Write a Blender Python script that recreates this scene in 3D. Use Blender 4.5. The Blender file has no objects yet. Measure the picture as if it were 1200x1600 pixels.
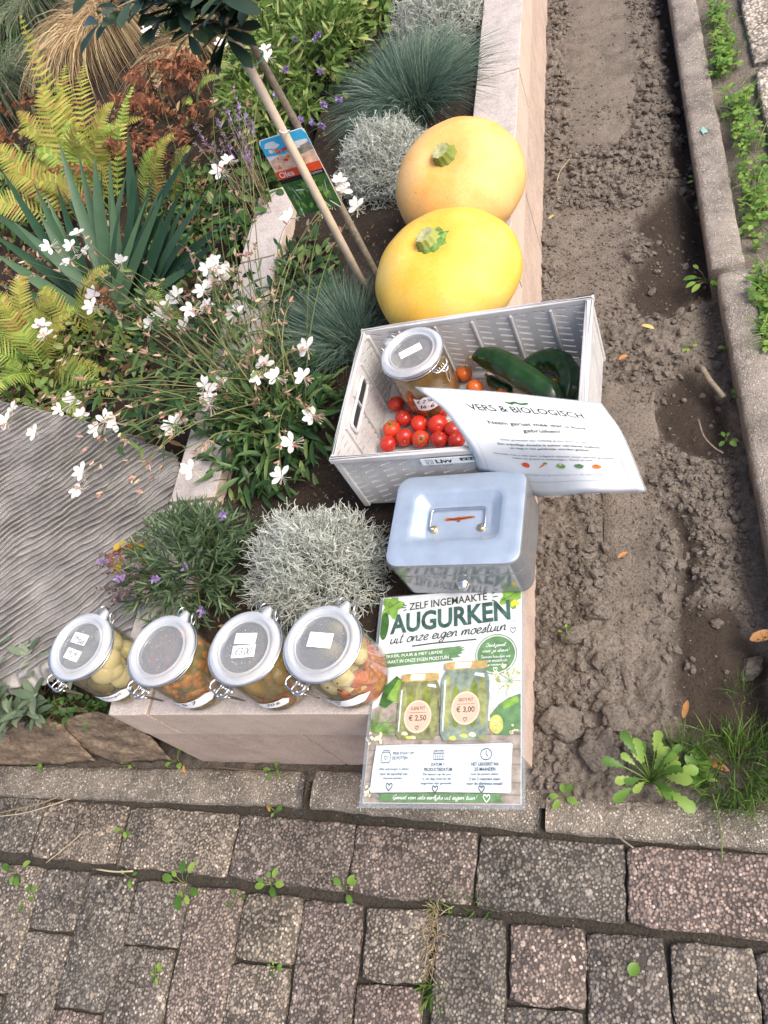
import bpy, bmesh, math, random
import numpy as np
from mathutils import Vector, Matrix, Quaternion

# ------------------------------------------------------------------ camera, sky, sun, exposure
sc = bpy.context.scene
C = sc.collection
cam_d = bpy.data.cameras.new('camera')
cam = bpy.data.objects.new('camera', cam_d)
C.objects.link(cam)
sc.camera = cam
cam_d.sensor_fit = 'VERTICAL'
cam_d.sensor_height = 36.0
cam_d.lens = 1256.55 / 1600 * 36.0
cam_d.clip_start = 0.02
cam_d.clip_end = 400.0
CAM_R = Matrix(((0.924763, 0.096341, 0.368146), (0.113472, 0.853602, -0.508417), (-0.363232, 0.511939, 0.778448)))
cam.matrix_world = Matrix.Translation((0.293, -0.331, 1.3)) @ CAM_R.to_4x4()

SUN_EL = math.radians(50)
SUN_AZ = math.radians(104)      # compass angle of the sun, clockwise from +Y
world = bpy.data.worlds.new('World')
sc.world = world
world.use_nodes = True
wn = world.node_tree.nodes
sky = wn.new('ShaderNodeTexSky')
sky.sky_type = 'NISHITA'
sky.sun_disc = False
sky.sun_elevation = SUN_EL
sky.sun_rotation = SUN_AZ
sky.air_density = 0.7
sky.dust_density = 5.0
sky.ozone_density = 1.0
world.node_tree.links.new(sky.outputs[0], wn['Background'].inputs[0])
wn['Background'].inputs[1].default_value = 0.15
sun_d = bpy.data.lights.new('sun', 'SUN')
sun_d.energy = 1.05
sun_d.angle = math.radians(24)
sun_d.color = (1.0, 0.95, 0.87)
sun = bpy.data.objects.new('sun', sun_d)
C.objects.link(sun)
sdir = Vector((math.sin(SUN_AZ) * math.cos(SUN_EL), math.cos(SUN_AZ) * math.cos(SUN_EL), math.sin(SUN_EL)))
sun.rotation_euler = sdir.to_track_quat('Z', 'Y').to_euler()
sun.location = sdir * 5
sc.view_settings.view_transform = 'Standard'
sc.view_settings.look = 'None'
sc.view_settings.gamma = 1.0
sc.view_settings.use_curve_mapping = False
sc.view_settings.exposure = 1.06
sc.render.engine = 'CYCLES'
sc.cycles.use_denoising = True
sc.cycles.max_bounces = 8
sc.cycles.transparent_max_bounces = 16
sc.cycles.caustics_reflective = False
sc.cycles.caustics_refractive = False

PI = math.pi
rng = random.Random(7)
WALL_Z = 0.28

# ------------------------------------------------------------------ helpers
def V(*a):
    return Vector(a[0]) if len(a) == 1 else Vector(a)

class MB:
    """collects verts / faces, then links them as one mesh object"""
    def __init__(s):
        s.v, s.f, s.m = [], [], []
    def add(s, verts, faces, mat=0):
        o = len(s.v)
        s.v.extend([tuple(p) for p in verts])
        s.f.extend([tuple(i + o for i in f) for f in faces])
        s.m.extend([mat] * len(faces))
    def mesh(s, name, mats, smooth=True, off=None):
        me = bpy.data.meshes.new(name)
        vs = s.v
        if off is not None:
            ox, oy, oz = off
            vs = [(p[0] - ox, p[1] - oy, p[2] - oz) for p in vs]
        me.from_pydata(vs, [], s.f)
        for m in (mats if isinstance(mats, (list, tuple)) else [mats]):
            me.materials.append(m)
        if len(me.materials) > 1:
            me.polygons.foreach_set('material_index', s.m)
        if smooth:
            me.polygons.foreach_set('use_smooth', [True] * len(s.f))
        me.update()
        return me
    def build(s, name, mats, parent=None, smooth=True, world=False):
        off = parent.location if (world and parent is not None) else None
        return link(name, s.mesh(name, mats, smooth, off), parent)

def link(name, me, parent=None, loc=None):
    o = bpy.data.objects.new(name, me)
    C.objects.link(o)
    if parent is not None:
        o.parent = parent
    if loc is not None:
        o.location = loc
    return o

def tag(o, label, cat, group=None):
    o['label'] = label
    o['category'] = cat
    if group:
        o['group'] = group
    return o

def thing(name, label, cat, loc=(0, 0, 0), rotz=0.0, group=None):
    o = bpy.data.objects.new(name, None)
    C.objects.link(o)
    o.empty_display_size = 0.02
    o.location = loc
    o.rotation_euler = (0, 0, rotz)
    return tag(o, label, cat, group)

def structure(o):
    o['kind'] = 'structure'
    return o

def stuff(o):
    o['kind'] = 'stuff'
    return o

# ---- numpy value noise
def _h(ix, iy, iz, seed):
    n = (ix * 374761393 + iy * 668265263 + iz * 2147483647 + seed * 974634777) & 0xFFFFFFFF
    n = ((n ^ (n >> 13)) * 1274126177) & 0xFFFFFFFF
    n = n ^ (n >> 16)
    return (n & 0xFFFF) / 65535.0

def vnoise(p, seed=0):
    p = np.asarray(p, float)
    i = np.floor(p).astype(np.int64)
    f = p - i
    f = f * f * (3 - 2 * f)
    r = 0
    for dx in (0, 1):
        for dy in (0, 1):
            for dz in (0, 1):
                w = (f[:, 0] if dx else 1 - f[:, 0]) * (f[:, 1] if dy else 1 - f[:, 1]) * (f[:, 2] if dz else 1 - f[:, 2])
                r = r + w * _h(i[:, 0] + dx, i[:, 1] + dy, i[:, 2] + dz, seed)
    return r * 2 - 1

def fbm(p, oct=4, seed=0, gain=.5):
    p = np.asarray(p, float)
    a, s, r = 1.0, 0.0, 0
    for k in range(oct):
        r = r + a * vnoise(p * (2.03 ** k) + k * 17.3, seed + k)
        s += a
        a *= gain
    return r / s

# ---- shapes
def frame_from(t, hint=Vector((0, 0, 1))):
    t = t.normalized()
    s = t.cross(hint)
    if s.length < 1e-4:
        s = t.cross(Vector((0, 1, 0)))
    s.normalize()
    n = s.cross(t).normalized()
    return t, s, n

def tube(mb, pts, r, n=6, cap=True, mat=0):
    pts = [V(p) for p in pts]
    rs = r if isinstance(r, (list, tuple)) else [r] * len(pts)
    vs, fs = [], []
    prev = None
    for i, p in enumerate(pts):
        t = (pts[min(i + 1, len(pts) - 1)] - pts[max(i - 1, 0)])
        if t.length < 1e-9:
            t = Vector((0, 0, 1))
        t.normalize()
        if prev is None:
            _, s, nn = frame_from(t)
        else:
            s = prev - t * prev.dot(t)
            if s.length < 1e-6:
                _, s, nn = frame_from(t)
            s.normalize()
            nn = s.cross(t)
        prev = s
        for k in range(n):
            a = 2 * PI * k / n
            vs.append(p + s * (math.cos(a) * rs[i]) + nn * (math.sin(a) * rs[i]))
    for i in range(len(pts) - 1):
        for k in range(n):
            a, b = i * n + k, i * n + (k + 1) % n
            fs.append((a, a + n, b + n, b))
    if cap:
        fs.append(tuple(range(n)))
        fs.append(tuple(reversed(range((len(pts) - 1) * n, len(pts) * n))))
    mb.add(vs, fs, mat)

def lathe(mb, prof, n=40, mat=0, origin=(0, 0, 0), close=False):
    vs, fs = [], []
    ox, oy, oz = origin
    for r, z in prof:
        for k in range(n):
            a = 2 * PI * k / n
            vs.append((ox + r * math.cos(a), oy + r * math.sin(a), oz + z))
    for i in range(len(prof) - 1):
        for k in range(n):
            a, b = i * n + k, i * n + (k + 1) % n
            fs.append((a, b, b + n, a + n))
    if close:
        fs.append(tuple(reversed(range(n))))
        fs.append(tuple(range((len(prof) - 1) * n, len(prof) * n)))
    mb.add(vs, fs, mat)

def box(mb, lo, hi, mat=0):
    x0, y0, z0 = lo
    x1, y1, z1 = hi
    vs = [(x0, y0, z0), (x1, y0, z0), (x1, y1, z0), (x0, y1, z0), (x0, y0, z1), (x1, y0, z1), (x1, y1, z1), (x0, y1, z1)]
    mb.add(vs, [(3, 2, 1, 0), (4, 5, 6, 7), (0, 1, 5, 4), (1, 2, 6, 5), (2, 3, 7, 6), (3, 0, 4, 7)], mat)

def bevel_box(mb, lo, hi, b, mat=0, top_jit=0.0, rnd=None):
    """a box with chamfered top edges and corners cut in; the corners may be uneven"""
    x0, y0, z0 = lo
    x1, y1, z1 = hi
    j = (lambda: (rnd.uniform(-1, 1) * top_jit)) if rnd else (lambda: 0.0)
    N = 6
    ring = []
    for k in range(N):
        ring.append((x0 + (x1 - x0) * (k / N), y0, 'y', -1))
    for k in range(N):
        ring.append((x1, y0 + (y1 - y0) * (k / N), 'x', 1))
    for k in range(N):
        ring.append((x1 - (x1 - x0) * (k / N), y1, 'y', 1))
    for k in range(N):
        ring.append((x0, y1 - (y1 - y0) * (k / N), 'x', -1))
    n = len(ring)
    cx, cy = (x0 + x1) / 2, (y0 + y1) / 2
    r0, r1, r2, r3 = [], [], [], []
    for i, (x, y, ax, sg) in enumerate(ring):
        corner = i % N == 0
        dx, dy = j(), j()
        ex = x + dx - (math.copysign(b * .45, x - cx) if corner else 0)
        ey = y + dy - (math.copysign(b * .45, y - cy) if corner else 0)
        r0.append((ex, ey, z0))
        r1.append((ex, ey, z1 - b * 0.8))
        ux = ex - (math.copysign(b * .4, x - cx) if (corner or ax == 'x') else 0)
        uy = ey - (math.copysign(b * .4, y - cy) if (corner or ax == 'y') else 0)
        r2.append((ux, uy, z1 - b * .25 + j() * .3))
        ux = ex - (math.copysign(b * 1.3, x - cx) if (corner or ax == 'x') else 0)
        uy = ey - (math.copysign(b * 1.3, y - cy) if (corner or ax == 'y') else 0)
        r3.append((ux, uy, z1 + j() * .3))
    vs = r0 + r1 + r2 + r3 + [(cx, cy, z1 + j() * .3)]
    fs = []
    for l in range(3):
        for i in range(n):
            a, c = l * n + i, l * n + (i + 1) % n
            fs.append((a, c, c + n, a + n))
    for i in range(n):
        fs.append((3 * n + i, 3 * n + (i + 1) % n, 4 * n))
    fs.append(tuple(reversed(range(n))))
    mb.add(vs, fs, mat)

def ribbon(mb, pts, widths, normal, fold=0.0, mat=0):
    """a blade along pts; V-folded by fold (share of the width)"""
    pts = [V(p) for p in pts]
    vs, fs = [], []
    k = 3 if fold else 2
    for i, p in enumerate(pts):
        t = pts[min(i + 1, len(pts) - 1)] - pts[max(i - 1, 0)]
        s = t.cross(normal)
        if s.length < 1e-8:
            s = t.cross(Vector((0.3, 0.5, 0.8)))
        s.normalize()
        w = widths[i] * .5
        if fold:
            n = s.cross(t).normalized()
            vs += [p - s * w + n * (w * fold), p, p + s * w + n * (w * fold)]
        else:
            vs += [p - s * w, p + s * w]
    for i in range(len(pts) - 1):
        for c in range(k - 1):
            a = i * k + c
            fs.append((a, a + 1, a + 1 + k, a + k))
    mb.add(vs, fs, mat)

LANCE = [.12, .72, 1.0, .92, .6, .04]
OVAL = [.2, .85, 1.0, .98, .75, .12]
def leaf(mb, base, d, L, w, normal=None, droop=.15, fold=.25, shape=LANCE, mat=0, stalk=0.0):
    d = d.normalized()
    if normal is None:
        normal = Vector((0, 0, 1))
    base = V(base)
    if stalk:
        tube(mb, [base, base + d * stalk], [.0007, .0006], 3, False, mat)
        base = base + d * stalk
    n = len(shape)
    pts = []
    side = d.cross(normal)
    if side.length < 1e-4:
        side = Vector((1, 0, 0))
    nn = side.cross(d).normalized()
    for i in range(n):
        t = i / (n - 1)
        pts.append(base + d * (L * t) - nn * (droop * L * t * t))
    ribbon(mb, pts, [w * s for s in shape], nn, fold, mat)

def bez(p0, p1, p2, n=8, p3=None):
    p0, p1, p2 = V(p0), V(p1), V(p2)
    out = []
    for i in range(n):
        t = i / (n - 1)
        if p3 is None:
            out.append(p0 * (1 - t) ** 2 + p1 * (2 * t * (1 - t)) + p2 * t * t)
        else:
            out.append(p0 * (1 - t) ** 3 + p1 * (3 * t * (1 - t) ** 2) + p2 * (3 * t * t * (1 - t)) + V(p3) * t ** 3)
    return out

def catmull(pts, per=5):
    pts = [np.array(p, float) for p in pts]
    if len(pts) < 3:
        return pts
    P = [2 * pts[0] - pts[1]] + pts + [2 * pts[-1] - pts[-2]]
    out = []
    for i in range(1, len(P) - 2):
        for k in range(per):
            t = k / per
            a, b, c, d = P[i - 1], P[i], P[i + 1], P[i + 2]
            out.append(.5 * ((2 * b) + (c - a) * t + (2 * a - 5 * b + 4 * c - d) * t * t + (3 * b - a - 3 * c + d) * t ** 3))
    out.append(pts[-1])
    return out

def rdir(r, zmin=-1.0, zmax=1.0):
    z = r.uniform(zmin, zmax)
    a = r.uniform(0, 2 * PI)
    q = math.sqrt(max(0, 1 - z * z))
    return Vector((q * math.cos(a), q * math.sin(a), z))

_ico = {}
def ico(sub):
    if sub not in _ico:
        bm = bmesh.new()
        bmesh.ops.create_icosphere(bm, subdivisions=sub, radius=1.0)
        _ico[sub] = (np.array([v.co[:] for v in bm.verts]), [tuple(v.index for v in f.verts) for f in bm.faces])
        bm.free()
    return _ico[sub]

def lump(mb, c, r, amp=.25, freq=1.3, sub=2, seed=0, rot=None, mat=0, flat=0):
    """an uneven lump; r is a radius per axis, flat cuts it with random planes into facets"""
    v, f = ico(sub)
    d = 1 + amp * fbm(v * freq + seed * 3.7, 3, seed)
    p = v * d[:, None]
    rr = np.random.RandomState(seed)
    for _ in range(flat):
        n = rr.normal(size=3)
        n /= np.linalg.norm(n)
        h = rr.uniform(.55, .85)
        s = p @ n - h
        p = p - np.outer(np.maximum(s, 0) * .92, n)
    p = p * np.array(r)
    if rot is not None:
        p = p @ np.array(rot.to_3x3()).T
    mb.add(p + np.array(c), f, mat)

# ------------------------------------------------------------------ materials
def new_mat(name):
    m = bpy.data.materials.new(name)
    m.use_nodes = True
    nt = m.node_tree
    return m, nt, nt.nodes, nt.links, nt.nodes['Principled BSDF']

def ramp(nodes, stops, interp='LINEAR'):
    r = nodes.new('ShaderNodeValToRGB')
    r.color_ramp.interpolation = interp
    e = r.color_ramp.elements
    while len(e) < len(stops):
        e.new(0.5)
    for el, (p, c) in zip(e, stops):
        el.position = p
        el.color = (*c, 1) if len(c) == 3 else c
    return r

def coords(nodes, kind='Object'):
    if kind == 'World':
        return nodes.new('ShaderNodeNewGeometry').outputs['Position']
    return nodes.new('ShaderNodeTexCoord').outputs[kind]

def noise_node(nodes, links, co, scale, detail=4, rough=.55):
    n = nodes.new('ShaderNodeTexNoise')
    n.inputs['Scale'].default_value = scale
    n.inputs['Detail'].default_value = detail
    n.inputs['Roughness'].default_value = rough
    links.new(co, n.inputs['Vector'])
    return n

def mixrgb(nodes, links, a, b, fac, mode='MIX'):
    m = nodes.new('ShaderNodeMix')
    m.data_type = 'RGBA'
    m.blend_type = mode
    for sock, val in ((m.inputs[0], fac), (m.inputs[6], a), (m.inputs[7], b)):
        if isinstance(val, (int, float)):
            sock.default_value = val
        elif isinstance(val, tuple):
            sock.default_value = (*val, 1) if len(val) == 3 else val
        else:
            links.new(val, sock)
    return m.outputs[2]

def math_node(nodes, links, op, a, b=None):
    m = nodes.new('ShaderNodeMath')
    m.operation = op
    for sock, val in ((m.inputs[0], a), (m.inputs[1], b)):
        if val is None:
            continue
        if isinstance(val, (int, float)):
            sock.default_value = val
        else:
            links.new(val, sock)
    return m.outputs[0]

def bump(nodes, links, height, strength, dist, bsdf):
    b = nodes.new('ShaderNodeBump')
    b.inputs['Strength'].default_value = strength
    b.inputs['Distance'].default_value = dist
    links.new(height, b.inputs['Height'])
    links.new(b.outputs[0], bsdf.inputs['Normal'])
    return b

def plain(name, c, rough=.5, metal=0.0, var=.12, scale=30.0, bmp=0.0, bscale=200.0, kind='Object', coat=0.0, spec=.5):
    """one colour with a soft procedural unevenness"""
    m, nt, N, L, B = new_mat(name)
    co = coords(N, kind)
    n = noise_node(N, L, co, scale)
    lo = tuple(max(0, x * (1 - var)) for x in c)
    hi = tuple(min(1, x * (1 + var)) for x in c)
    r = ramp(N, [(.3, lo), (.7, hi)])
    L.new(n.outputs[0], r.inputs[0])
    L.new(r.outputs[0], B.inputs['Base Color'])
    B.inputs['Roughness'].default_value = rough
    B.inputs['Metallic'].default_value = metal
    B.inputs['Coat Weight'].default_value = coat
    B.inputs['Specular IOR Level'].default_value = spec
    if bmp:
        n2 = noise_node(N, L, co, bscale, 3)
        bump(N, L, n2.outputs[0], bmp, .002, B)
    return m

def leafmat(name, stops, rough=.5, transl=.25, scale=60.0, spots=None, spec=.35):
    """foliage: colour differs from leaf to leaf, some light passes through"""
    m, nt, N, L, B = new_mat(name)
    g = N.new('ShaderNodeNewGeometry')
    oi = N.new('ShaderNodeObjectInfo')
    a = math_node(N, L, 'ADD', g.outputs['Random Per Island'], oi.outputs['Random'])
    a = math_node(N, L, 'FRACT', a)
    n = noise_node(N, L, coords(N, 'World'), scale, 3)
    nn = math_node(N, L, 'MULTIPLY_ADD', n.outputs[0], .5)
    N[-1].inputs[2].default_value = -.25
    a = math_node(N, L, 'ADD', a, nn)
    r = ramp(N, stops)
    L.new(a, r.inputs[0])
    col = r.outputs[0]
    if spots:
        n2 = noise_node(N, L, coords(N, 'World'), 140.0, 2)
        r2 = ramp(N, [(.56, (0, 0, 0)), (.66, (1, 1, 1))])
        L.new(n2.outputs[0], r2.inputs[0])
        col = mixrgb(N, L, col, spots, r2.outputs[0])
    L.new(col, B.inputs['Base Color'])
    B.inputs['Roughness'].default_value = rough
    B.inputs['Specular IOR Level'].default_value = spec
    if transl:
        t = N.new('ShaderNodeBsdfTranslucent')
        L.new(col, t.inputs['Color'])
        mx = N.new('ShaderNodeMixShader')
        mx.inputs[0].default_value = transl
        L.new(B.outputs[0], mx.inputs[1])
        L.new(t.outputs[0], mx.inputs[2])
        L.new(mx.outputs[0], N['Material Output'].inputs['Surface'])
    return m

def thin_glass(name, tint=(.96, .98, .98), body=0.0, body_col=(.8, .85, .85), rough=.03, blend=.35, lo=.06, hi=.75):
    """a clear film or wall of glass: mostly see-through, mirror-like at a slant; body adds a milky share"""
    m, nt, N, L, B = new_mat(name)
    tr = N.new('ShaderNodeBsdfTransparent')
    tr.inputs[0].default_value = (*tint, 1)
    gl = N.new('ShaderNodeBsdfGlossy')
    gl.inputs['Roughness'].default_value = rough
    lw = N.new('ShaderNodeLayerWeight')
    lw.inputs[0].default_value = blend
    mr = N.new('ShaderNodeMapRange')
    mr.inputs[3].default_value = lo
    mr.inputs[4].default_value = hi
    L.new(lw.outputs['Facing'], mr.inputs[0])
    mx = N.new('ShaderNodeMixShader')
    L.new(mr.outputs[0], mx.inputs[0])
    L.new(tr.outputs[0], mx.inputs[1])
    L.new(gl.outputs[0], mx.inputs[2])
    out = mx.outputs[0]
    if body:
        B.inputs['Base Color'].default_value = (*body_col, 1)
        B.inputs['Roughness'].default_value = .25
        m2 = N.new('ShaderNodeMixShader')
        n = noise_node(N, L, coords(N), 55.0, 3)
        rr = ramp(N, [(.3, (body * .92,) * 3), (.7, (min(1, body * 1.08),) * 3)])
        L.new(n.outputs[0], rr.inputs[0])
        L.new(rr.outputs[0], m2.inputs[0])
        L.new(out, m2.inputs[1])
        L.new(B.outputs[0], m2.inputs[2])
        out = m2.outputs[0]
    L.new(out, N['Material Output'].inputs['Surface'])
    return m

def soil_mat(name, dry, wet, attr=None, scale=1.0):
    m, nt, N, L, B = new_mat(name)
    co = coords(N, 'World')
    n1 = noise_node(N, L, co, 22.0 * scale, 6, .65)
    n2 = noise_node(N, L, co, 240.0 * scale, 4, .6)
    r1 = ramp(N, [(.3, tuple(x * .72 for x in dry)), (.55, dry), (.8, tuple(min(1, x * 1.22) for x in dry))])
    L.new(n1.outputs[0], r1.inputs[0])
    r2 = ramp(N, [(.32, (.55, .53, .5)), (.5, (1, 1, 1)), (.72, (1.25, 1.22, 1.18))])
    L.new(n2.outputs[0], r2.inputs[0])
    col = mixrgb(N, L, r1.outputs[0], r2.outputs[0], 1.0, 'MULTIPLY')
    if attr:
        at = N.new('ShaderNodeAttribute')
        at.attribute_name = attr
        wcol = mixrgb(N, L, wet, r2.outputs[0], .8, 'MULTIPLY')  # wet tone, also used for the painted shade of the trench
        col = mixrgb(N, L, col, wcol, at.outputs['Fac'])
    # pale grit
    vo = N.new('ShaderNodeTexVoronoi')
    vo.inputs['Scale'].default_value = 130.0 * scale
    L.new(co, vo.inputs['Vector'])
    rg = ramp(N, [(.10, (1, 1, 1)), (.16, (0, 0, 0))])
    L.new(vo.outputs['Distance'], rg.inputs[0])
    sp = N.new('ShaderNodeSeparateColor')
    L.new(vo.outputs['Color'], sp.inputs[0])
    g = math_node(N, L, 'GREATER_THAN', sp.outputs[0], .72)
    g = math_node(N, L, 'MULTIPLY', g, rg.outputs[0])
    g = math_node(N, L, 'MULTIPLY', g, .75)
    col = mixrgb(N, L, col, (.36, .31, .25), g)
    L.new(col, B.inputs['Base Color'])
    B.inputs['Roughness'].default_value = .95
    B.inputs['Specular IOR Level'].default_value = .2
    bump(N, L, n2.outputs[0], .8, .004, B)
    return m

def aggregate_mat(name, base, stones, scale=150.0, big=70.0, tint=True, gap=.09, white=.88, moss=None):
    """exposed-aggregate concrete: two sizes of pebbles in a darker matrix"""
    m, nt, N, L, B = new_mat(name)
    co = coords(N, 'World')
    wn_ = noise_node(N, L, co, 60.0, 2)
    wv = N.new('ShaderNodeVectorMath')
    wv.operation = 'MULTIPLY_ADD'
    L.new(wn_.outputs['Color'], wv.inputs[0])
    wv.inputs[1].default_value = (.0022, .0022, .0022)
    L.new(co, wv.inputs[2])
    def layer(sc_):
        v = N.new('ShaderNodeTexVoronoi')
        v.inputs['Scale'].default_value = sc_
        L.new(wv.outputs[0], v.inputs['Vector'])
        e = N.new('ShaderNodeTexVoronoi')
        e.feature = 'DISTANCE_TO_EDGE'
        e.inputs['Scale'].default_value = sc_
        L.new(wv.outputs[0], e.inputs['Vector'])
        s = N.new('ShaderNodeSeparateColor')
        L.new(v.outputs['Color'], s.inputs[0])
        return v, e, s
    v1, e1, s1 = layer(scale)
    v2, e2, s2 = layer(big)
    rc = ramp(N, stones)
    L.new(s1.outputs[0], rc.inputs[0])
    rc2 = ramp(N, stones)
    L.new(s2.outputs[0], rc2.inputs[0])
    # rounded stones: inside a radius that differs from stone to stone
    def stone(v, s):
        rad = math_node(N, L, 'MULTIPLY_ADD', s.outputs[2], .20)
        N[-1].inputs[2].default_value = .54
        d = math_node(N, L, 'DIVIDE', v.outputs['Distance'], rad)
        r_ = ramp(N, [(.0, (1, 1, 1)), (.62, (.85, .85, .85)), (1.0, (0, 0, 0))])
        L.new(d, r_.inputs[0])
        return r_
    edge1 = stone(v1, s1)
    edge2 = stone(v2, s2)
    pick = math_node(N, L, 'GREATER_THAN', s2.outputs[1], .76)
    pick = math_node(N, L, 'MULTIPLY', pick, edge2.outputs[0])
    n1 = noise_node(N, L, co, 14.0, 5, .65)
    rb = ramp(N, [(.3, tuple(x * .45 for x in base)), (.7, tuple(x * 1.2 for x in base))])
    L.new(n1.outputs[0], rb.inputs[0])
    col = mixrgb(N, L, rb.outputs[0], rc.outputs[0], edge1.outputs[0])
    col = mixrgb(N, L, col, rc2.outputs[0], pick)
    # whitish stones
    wpick = math_node(N, L, 'GREATER_THAN', s1.outputs[2], white)
    wpick = math_node(N, L, 'MULTIPLY', wpick, edge1.outputs[0])
    col = mixrgb(N, L, col, (.50, .465, .41), wpick)
    if tint:
        oi = N.new('ShaderNodeObjectInfo')
        rt = ramp(N, [(0, (.70, .68, .66)), (.2, (1.12, .91, .88)), (.4, (1.10, 1.03, .88)), (.6, (.74, .73, .71)), (.8, (1.14, 1.05, .94)), (1, (.84, .81, .79))])
        L.new(oi.outputs['Random'], rt.inputs[0])
        col = mixrgb(N, L, col, rt.outputs[0], .85, 'MULTIPLY')
    # dark weathering and pale blotches
    n3 = noise_node(N, L, co, 7.0, 6, .7)
    rw = ramp(N, [(.32, (.55, .54, .53)), (.52, (1, 1, 1)), (.76, (1.3, 1.27, 1.24))])
    L.new(n3.outputs[0], rw.inputs[0])
    col = mixrgb(N, L, col, rw.outputs[0], .9, 'MULTIPLY')
    if moss:
        n4 = noise_node(N, L, co, 18.0, 5, .7)
        rm = ramp(N, [(.62, (0, 0, 0)), (.72, (.6, .6, .6))])
        L.new(n4.outputs[0], rm.inputs[0])
        col = mixrgb(N, L, col, moss, rm.outputs[0])
    L.new(col, B.inputs['Base Color'])
    B.inputs['Roughness'].default_value = .85
    hsum = math_node(N, L, 'ADD', edge1.outputs[0], pick)
    bump(N, L, hsum, .7, .0025, B)
    return m

def concrete_mat(name, c, speck=.5, streak=True, rough=.9, dirt=(.10, .085, .07), dirt_amt=.5, kind='World'):
    m, nt, N, L, B = new_mat(name)
    co = coords(N, kind)
    n1 = noise_node(N, L, co, 9.0, 6, .65)
    n2 = noise_node(N, L, co, 420.0, 3, .6)
    r1 = ramp(N, [(.28, tuple(x * .8 for x in c)), (.5, c), (.75, tuple(min(1, x * 1.12) for x in c))])
    L.new(n1.outputs[0], r1.inputs[0])
    r2 = ramp(N, [(.3, (1 - speck * .55,) * 3), (.5, (1, 1, 1)), (.7, (1 + speck * .3,) * 3)])
    L.new(n2.outputs[0], r2.inputs[0])
    col = mixrgb(N, L, r1.outputs[0], r2.outputs[0], 1.0, 'MULTIPLY')
    # small dark pores
    v = N.new('ShaderNodeTexVoronoi')
    v.inputs['Scale'].default_value = 75.0
    L.new(co, v.inputs['Vector'])
    s = N.new('ShaderNodeSeparateColor')
    L.new(v.outputs['Color'], s.inputs[0])
    rp = ramp(N, [(.05, (1, 1, 1)), (.10, (0, 0, 0))])
    L.new(v.outputs['Distance'], rp.inputs[0])
    g = math_node(N, L, 'GREATER_THAN', s.outputs[0], .8)
    g = math_node(N, L, 'MULTIPLY', g, rp.outputs[0])
    col = mixrgb(N, L, col, tuple(x * .25 for x in c), g)
    n5 = noise_node(N, L, co, 26.0, 6, .75)
    rd = ramp(N, [(.50, (0, 0, 0)), (.72, (dirt_amt,) * 3)])
    L.new(n5.outputs[0], rd.inputs[0])
    col = mixrgb(N, L, col, dirt, rd.outputs[0])
    L.new(col, B.inputs['Base Color'])
    B.inputs['Roughness'].default_value = rough
    B.inputs['Specular IOR Level'].default_value = .25
    bump(N, L, n2.outputs[0], .35, .0012, B)
    return m

M = {}
M['soil'] = soil_mat('dry soil', (.165, .141, .117), (.048, .037, .029), 'damp_shade')
M['clod'] = soil_mat('clod soil', (.162, .139, .117), (.05, .04, .03))
M['bed'] = soil_mat('dark bed soil', (.038, .028, .021), (.02, .015, .012))
M['sandslab'] = soil_mat('sandy slab', (.180, .153, .127), (.05, .04, .03))
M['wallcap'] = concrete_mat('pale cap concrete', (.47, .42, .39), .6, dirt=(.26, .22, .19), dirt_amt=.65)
M['wall'] = concrete_mat('pinkish wall concrete', (.54, .43, .35), .5, dirt=(.32, .25, .20), dirt_amt=.45)
M['wall_low'] = concrete_mat('deeper pink wall concrete', (.47, .36, .29), .5, dirt=(.26, .20, .155), dirt_amt=.5)
M['kerb_side'] = aggregate_mat('worn kerb concrete', (.27, .235, .198), [(0, (.21, .183, .155)), (.5, (.30, .262, .22)), (1, (.38, .335, .285))], 380.0, 170.0, False, .12, .965, moss=(.15, .125, .09))
M['kerb'] = aggregate_mat('weathered kerb concrete', (.205, .175, .138), [(0, (.125, .106, .084)), (.5, (.245, .208, .162)), (1, (.35, .305, .245))], 330.0, 170.0, False, .12, .90, moss=(.085, .085, .05))
STONES = [(0, (.085, .079, .073)), (.2, (.16, .146, .130)), (.4, (.25, .22, .182)), (.58, (.18, .168, .155)), (.76, (.29, .255, .21)), (.93, (.34, .305, .26)), (1, (.44, .41, .365))]
M['paver'] = aggregate_mat('exposed aggregate paver', (.085, .075, .065), STONES, 205.0, 105.0, True, .10, .96, moss=(.085, .085, .05))
M['pale_agg'] = aggregate_mat('pale pebble paving', (.24, .20, .16), [(0, (.28, .23, .18)), (.4, (.45, .38, .3)), (1, (.66, .60, .52))], 120.0, 60.0, False, .1, .75)

# ------------------------------------------------------------------ the setting
mb = MB()
G = 60.0
mb.add([(-G, -G, -.06), (G, -G, -.06), (G, G, -.06), (-G, G, -.06)], [(0, 1, 2, 3)])
structure(mb.build('ground', M['bed'], smooth=False))

def grid_mesh(x0, x1, y0, y1, step, hfun, attr=None):
    nx, ny = int((x1 - x0) / step) + 1, int((y1 - y0) / step) + 1
    xs, ys = np.linspace(x0, x1, nx), np.linspace(y0, y1, ny)
    X, Y = np.meshgrid(xs, ys)
    X, Y = X.ravel(), Y.ravel()
    Z = hfun(X, Y)
    me = bpy.data.meshes.new('sheet')
    idx = np.arange(nx * ny).reshape(ny, nx)
    q = np.stack([idx[:-1, :-1], idx[:-1, 1:], idx[1:, 1:], idx[1:, :-1]], -1).reshape(-1, 4)
    me.from_pydata(np.stack([X, Y, Z], 1).tolist(), [], q.tolist())
    me.polygons.foreach_set('use_smooth', [True] * len(q))
    if attr:
        for nm, fun in attr.items():
            a = me.attributes.new(nm, 'FLOAT', 'POINT')
            a.data.foreach_set('value', fun(X, Y).astype(np.float32))
    me.update()
    return me

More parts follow.
